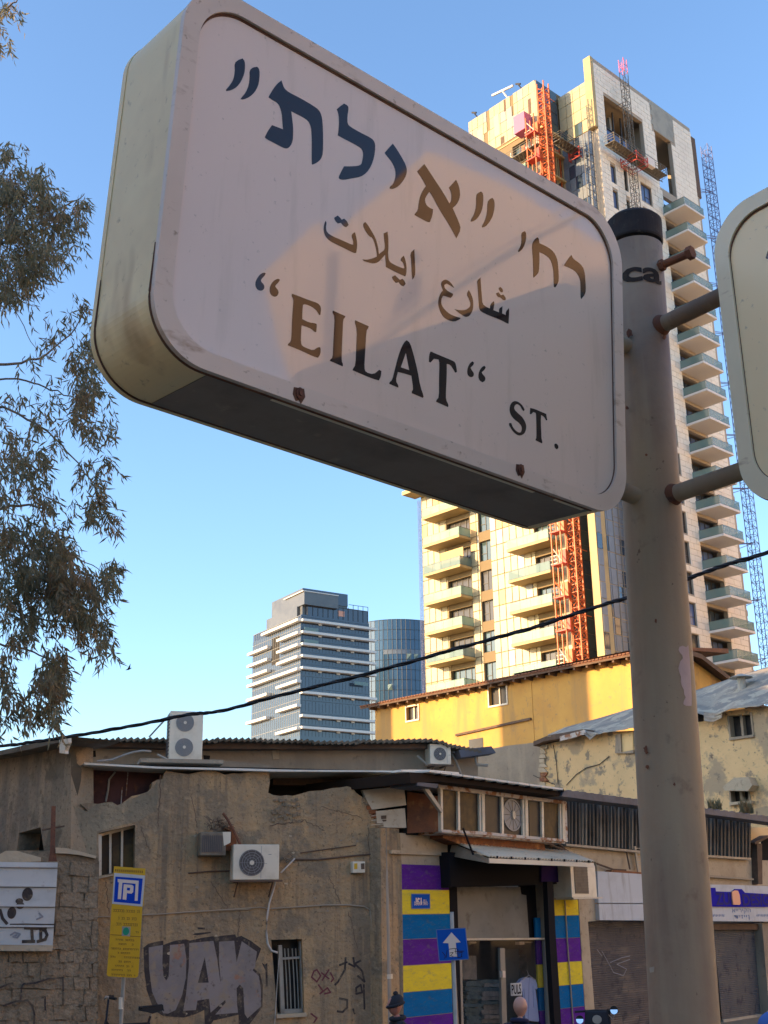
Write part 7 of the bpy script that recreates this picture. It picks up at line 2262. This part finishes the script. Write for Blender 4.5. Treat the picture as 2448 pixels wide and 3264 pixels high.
# clusters: centre x, y, half width, half height, number of leaves
cl = [(15, 20, 40, 50, 150), (5, 70, 20, 30, 50),
 (35, 470, 95, 130, 1500), (80, 430, 60, 70, 600), (125, 480, 45, 65, 520), (70, 545, 60, 55, 620), (15, 590, 35, 50, 380), (20, 360, 45, 55, 360), (165, 440, 26, 22, 110), (160, 475, 20, 18, 60), (50, 620, 20, 30, 60),
 (60, 770, 50, 14, 50), (20, 850, 40, 20, 60), (60, 880, 50, 18, 50), (150, 760, 26, 20, 60), (130, 1080, 40, 20, 90), (185, 665, 30, 24, 60), (215, 700, 28, 32, 110), (150, 710, 34, 34, 70), (90, 730, 60, 30, 60), (100, 690, 30, 20, 30),
 (205, 775, 32, 42, 260), (170, 800, 30, 30, 110), (200, 850, 32, 44, 330), (175, 880, 30, 46, 230), (215, 905, 22, 34, 150), (120, 830, 30, 30, 70), (110, 880, 24, 30, 60),
 (45, 960, 60, 50, 420), (20, 1020, 45, 60, 420), (90, 1000, 36, 40, 170), (135, 960, 26, 26, 70), (90, 1060, 40, 40, 170),
 (205, 1000, 36, 26, 150), (215, 1065, 32, 34, 260), (180, 1100, 20, 16, 60), (232, 1110, 20, 20, 90),
 (50, 1150, 60, 40, 420), (115, 1180, 50, 50, 520), (160, 1230, 60, 52, 800), (100, 1260, 60, 46, 520), (40, 1240, 50, 60, 560), (190, 1290, 34, 30, 230), (235, 1240, 26, 34, 190), (150, 1310, 40, 26, 190),
 (205, 1340, 34, 40, 300), (100, 1340, 50, 20, 60), (40, 1340, 50, 40, 260), (225, 1385, 20, 20, 60),
 (125, 1440, 36, 62, 680), (70, 1500, 34, 30, 170), (20, 1420, 34, 40, 120), (95, 1530, 30, 22, 110), (35, 1530, 24, 20, 60), (10, 1480, 24, 40, 90), (0, 1560, 20, 15, 30)]
lv, lf, tw = [], [], MB()
for (cx_, cy_, rx_, ry_, n_) in cl:
    n_ = int(n_ * (.55 if 640 < cy_ < 1120 else .80))
    cx_ -= 6
    subs = []
    for i in range(max(3, n_ // 22)):
        a, r = rs.uniform(0, 2 * PI), math.sqrt(rs.random())
        subs.append((cx_ + rx_ * r * math.cos(a), cy_ + ry_ * r * math.sin(a), rs.uniform(-.45, .45)))
    c0 = tp(cx_ * S_, cy_ * S_, 9.6)
    for (u, v, dd) in subs:
        q = tp(u * S_, v * S_, 9.6 + dd)
        if rs.random() < .45:
            tw.tube([c0, (c0 + q) / 2 + Vector((rs.uniform(-.03, .03), 0, rs.uniform(0, .05))), q], [.005, .004, .002], 3, False)
    strands = []
    for i in range(max(4, n_ // 6)):
        u, v, dd = rs.choice(subs)
        strands.append((tp((u + rs.gauss(0, 10)) * S_, (v + rs.gauss(0, 10) - 6) * S_, 9.6 + dd + rs.gauss(0, .10)), rs.uniform(-.5, .9), rs.uniform(-.5, .5), rs.uniform(.10, .26)))
    for i in range(int(n_ * 2.0)):
        st0, lean, ly, ln = rs.choice(strands)
        f = rs.random()
        p = st0 + Vector((lean * f * f * ln * .6, ly * f * ln * .4, -f * ln)) + Vector((rs.gauss(0, .010), rs.gauss(0, .02), rs.gauss(0, .010)))
        L = rs.uniform(.055, .125)
        wd_ = rs.uniform(.0055, .0105)
        ax = rs.uniform(0, 2 * PI)
        tilt = rs.gauss(.30 * lean + .15, .50)
        dr = Vector((math.sin(tilt), rs.uniform(-.5, .5), -math.cos(tilt))).normalized()
        sd_ = dr.cross(Vector((math.cos(ax), math.sin(ax), .2))).normalized() * wd_
        bend = Vector((rs.uniform(-1, 1), rs.uniform(-1, 1), 0)) * L * .14
        k = len(lv)
        lv += [p, p + dr * L * .45 + sd_ + bend, p + dr * L + bend * .2, p + dr * L * .45 - sd_ + bend]
        lf.append((k, k + 1, k + 2, k + 3))
b = MB()
b.v = [tuple(v) for v in lv]
b.f = lf
structure(obj('crown', b, MT['leaf'], tree), 'stuff')
structure(obj('twigs', tw, MT['bark'], tree), 'stuff')

# ------------------------------------------------------------------ the other side of the street with added shade and bounce blocks, out of frame
# house mirrored in the glossy sign face
MF = Frame((20.5, 0, 0), r=(0, 1, 0), u=(0, 0, 1), n=(-1, 0, 0))
mh = thing('plastered_house', (24, 0, 0), 'pale peach plastered house behind the camera, seen only mirrored in the sign face', 'house')
prof = [(-3.25, 0), (-3.25, 10.6), (-3.34, 11.09), (-3.70, 11.99), (-4.15, 13.53), (-3.03, 14.73), (-2.85, 14.26), (-1.61, 15.51), (-.82, 16.3), (1.0, 15.39), (2.68, 14.19), (7.5, 13.2), (7.5, 0)]
h_a = [(-2.76, 11.6), (-2.52, 11.6), (-2.55, 14.0), (-2.80, 14.0)]
h_b = [(-1.45, 12.35), (-.82, 12.85), (-.84, 13.55), (-1.15, 13.3), (-1.30, 13.0)]
h_c = [(-1.05, 13.75), (-.88, 13.7), (-.85, 13.95), (-1.0, 14.05)]
obj('wall', MB().prism(MF, [prof, h_a, h_b, h_c], -7, 0), MT['behind_plaster'], mh)
obj('recess', MB().box(MF, -3.1, 7.4, 8, 14.05, -.9, -.8), MT['plaster_grey'], mh)
obj('cornice', MB().prism(MF, [(-1.95, 11.68), (-.88, 12.55), (.54, 13.62), (1.48, 14.26), (2.77, 14.95), (2.77, 15.02), (1.48, 14.34), (.54, 13.72), (-.88, 12.65), (-1.95, 11.78)], .001, .10), MT['plaster_grey'], mh)
obj('cornice', MB().prism(MF, [(-1.6, 12.3), (-.60, 13.12), (2.2, 15.0), (2.2, 15.05), (-.60, 13.18), (-1.6, 12.36)], .001, .04), MT['behind_plaster'], mh)
# taller unseen blocks to the west, added and shaped to shade street and sign
OF = Frame((-34, -30, 0), r=Vector((18, 44, 0)).normalized(), u=(0, 0, 1), n=Vector((44, -18, 0)).normalized())
LEN = 47.5
ob = thing('shade_block', (-30, -10, 0), 'tall plain unseen block left behind the camera, shaped to shade the street and sign', 'building')
obj('wall', MB().prism(OF, [(-10, 0), (-10, 10), (9, 10), (9, 20), (13, 21.5), (16.1, 23.0), (19.9, 24.77), (21.5, 25.4), (26, 25.3), (26, 14.5), (LEN, 14.5), (LEN, 0)], -10, 0), MT['bounce_plaster'], ob)
for i in range(3):
    for j in range(11):
        unit_box('window', MT['window_dark'], ob, OF, -8 + j * 4.8, -6.6 + j * 4.8, 2 + i * 2.8, 3.6 + i * 2.8, .002, .03)
NF = Frame((-30, 14, 0), r=(0, 1, 0), u=(0, 0, 1), n=(1, 0, 0))
nb_ = thing('shade_block', (-34, 26, 0), 'lower plain unseen block left of the street, added to shade the beige wall', 'building')
obj('wall', MB().prism(NF, [(0, 0), (0, 19.5), (10, 19.5), (10, 20.5), (20, 20.5), (20, 0)], -9, 0), MT['bounce_plaster'], nb_)
obj('shade_tower', MB().prism(NF, [(27.2, 0), (27.2, 25), (30.6, 25), (30.6, 0)], -5, 0), MT['bounce_plaster'], nb_)  # unseen towers added to throw shade patches on the yellow house
obj('shade_tower', MB().prism(NF, [(38.6, 0), (38.6, 26.3), (40.4, 27.3), (41.2, 25.2), (42.5, 25.2), (42.5, 0)], -5, 0), MT['bounce_plaster'], nb_)
for i in range(5):
    for j in range(5):
        unit_box('window', MT['window_dark'], nb_, NF, 1.6 + j * 3.7, 3.0 + j * 3.7, 3 + i * 3.4, 4.6 + i * 3.4, .002, .03)
RF = Frame((-34, -13, 0), r=(1, 0, 0), u=(0, 0, 1), n=(0, 1, 0))  # unseen row added to screen off sky light and ground bounce
rb_ = thing('shade_block', (-10, -18, 0), 'pale plastered unseen block behind the camera, added to hold back sky light', 'building')
obj('wall', MB().prism(RF, [(0, 0), (0, 9), (22, 9), (22, 10.5), (36, 10.5), (36, 8), (50, 8), (50, 0)], -10, 0), MT['bounce_plaster'], rb_)
for i in range(2):
    for j in range(9):
        unit_box('window', MT['window_dark'], rb_, RF, 3 + j * 4.8, 4.5 + j * 4.8, 3 + i * 3.3, 4.7 + i * 3.3, .002, .03)

# unseen blocks added further east to bounce warm sunlight into the shade
for k, (x, y0, y1, h, lab) in enumerate(((95, 24, 70, 48, 'tall pale sunlit block east of the street added for warm bounce light, out of view'), (105, 74, 120, 62, 'tallest pale sunlit block east of the tower added for warm bounce light, out of view'), (118, 124, 190, 55, 'wide pale sunlit block north east added for warm bounce light, out of view'), (80, -120, -62, 42, 'pale sunlit block far behind the camera added for warm bounce light, out of view'), (90, -58, 20, 22, 'long low pale sunlit block behind the peach house added for warm bounce light, out of view'))):
    CF = Frame((x, y0, 0), r=(0, 1, 0), u=(0, 0, 1), n=(-1, 0, 0))
    cb = thing('bounce_block', (x + 8, (y0 + y1) / 2, 0), lab, 'building')
    obj('wall', MB().box(CF, 0, y1 - y0, 0, h, -16, 0), MT['bounce_plaster'], cb)
    for i in range(int(h / 3.4) - 1):
        wb = MB()
        for j in range(int((y1 - y0) / 5)):
            wb.box(CF, 1.5 + j * 5, 3.0 + j * 5, 2.4 + i * 3.4, 4.0 + i * 3.4, .002, .03)
        structure(obj('window_row', wb, MT['window_dark'], cb), 'stuff')
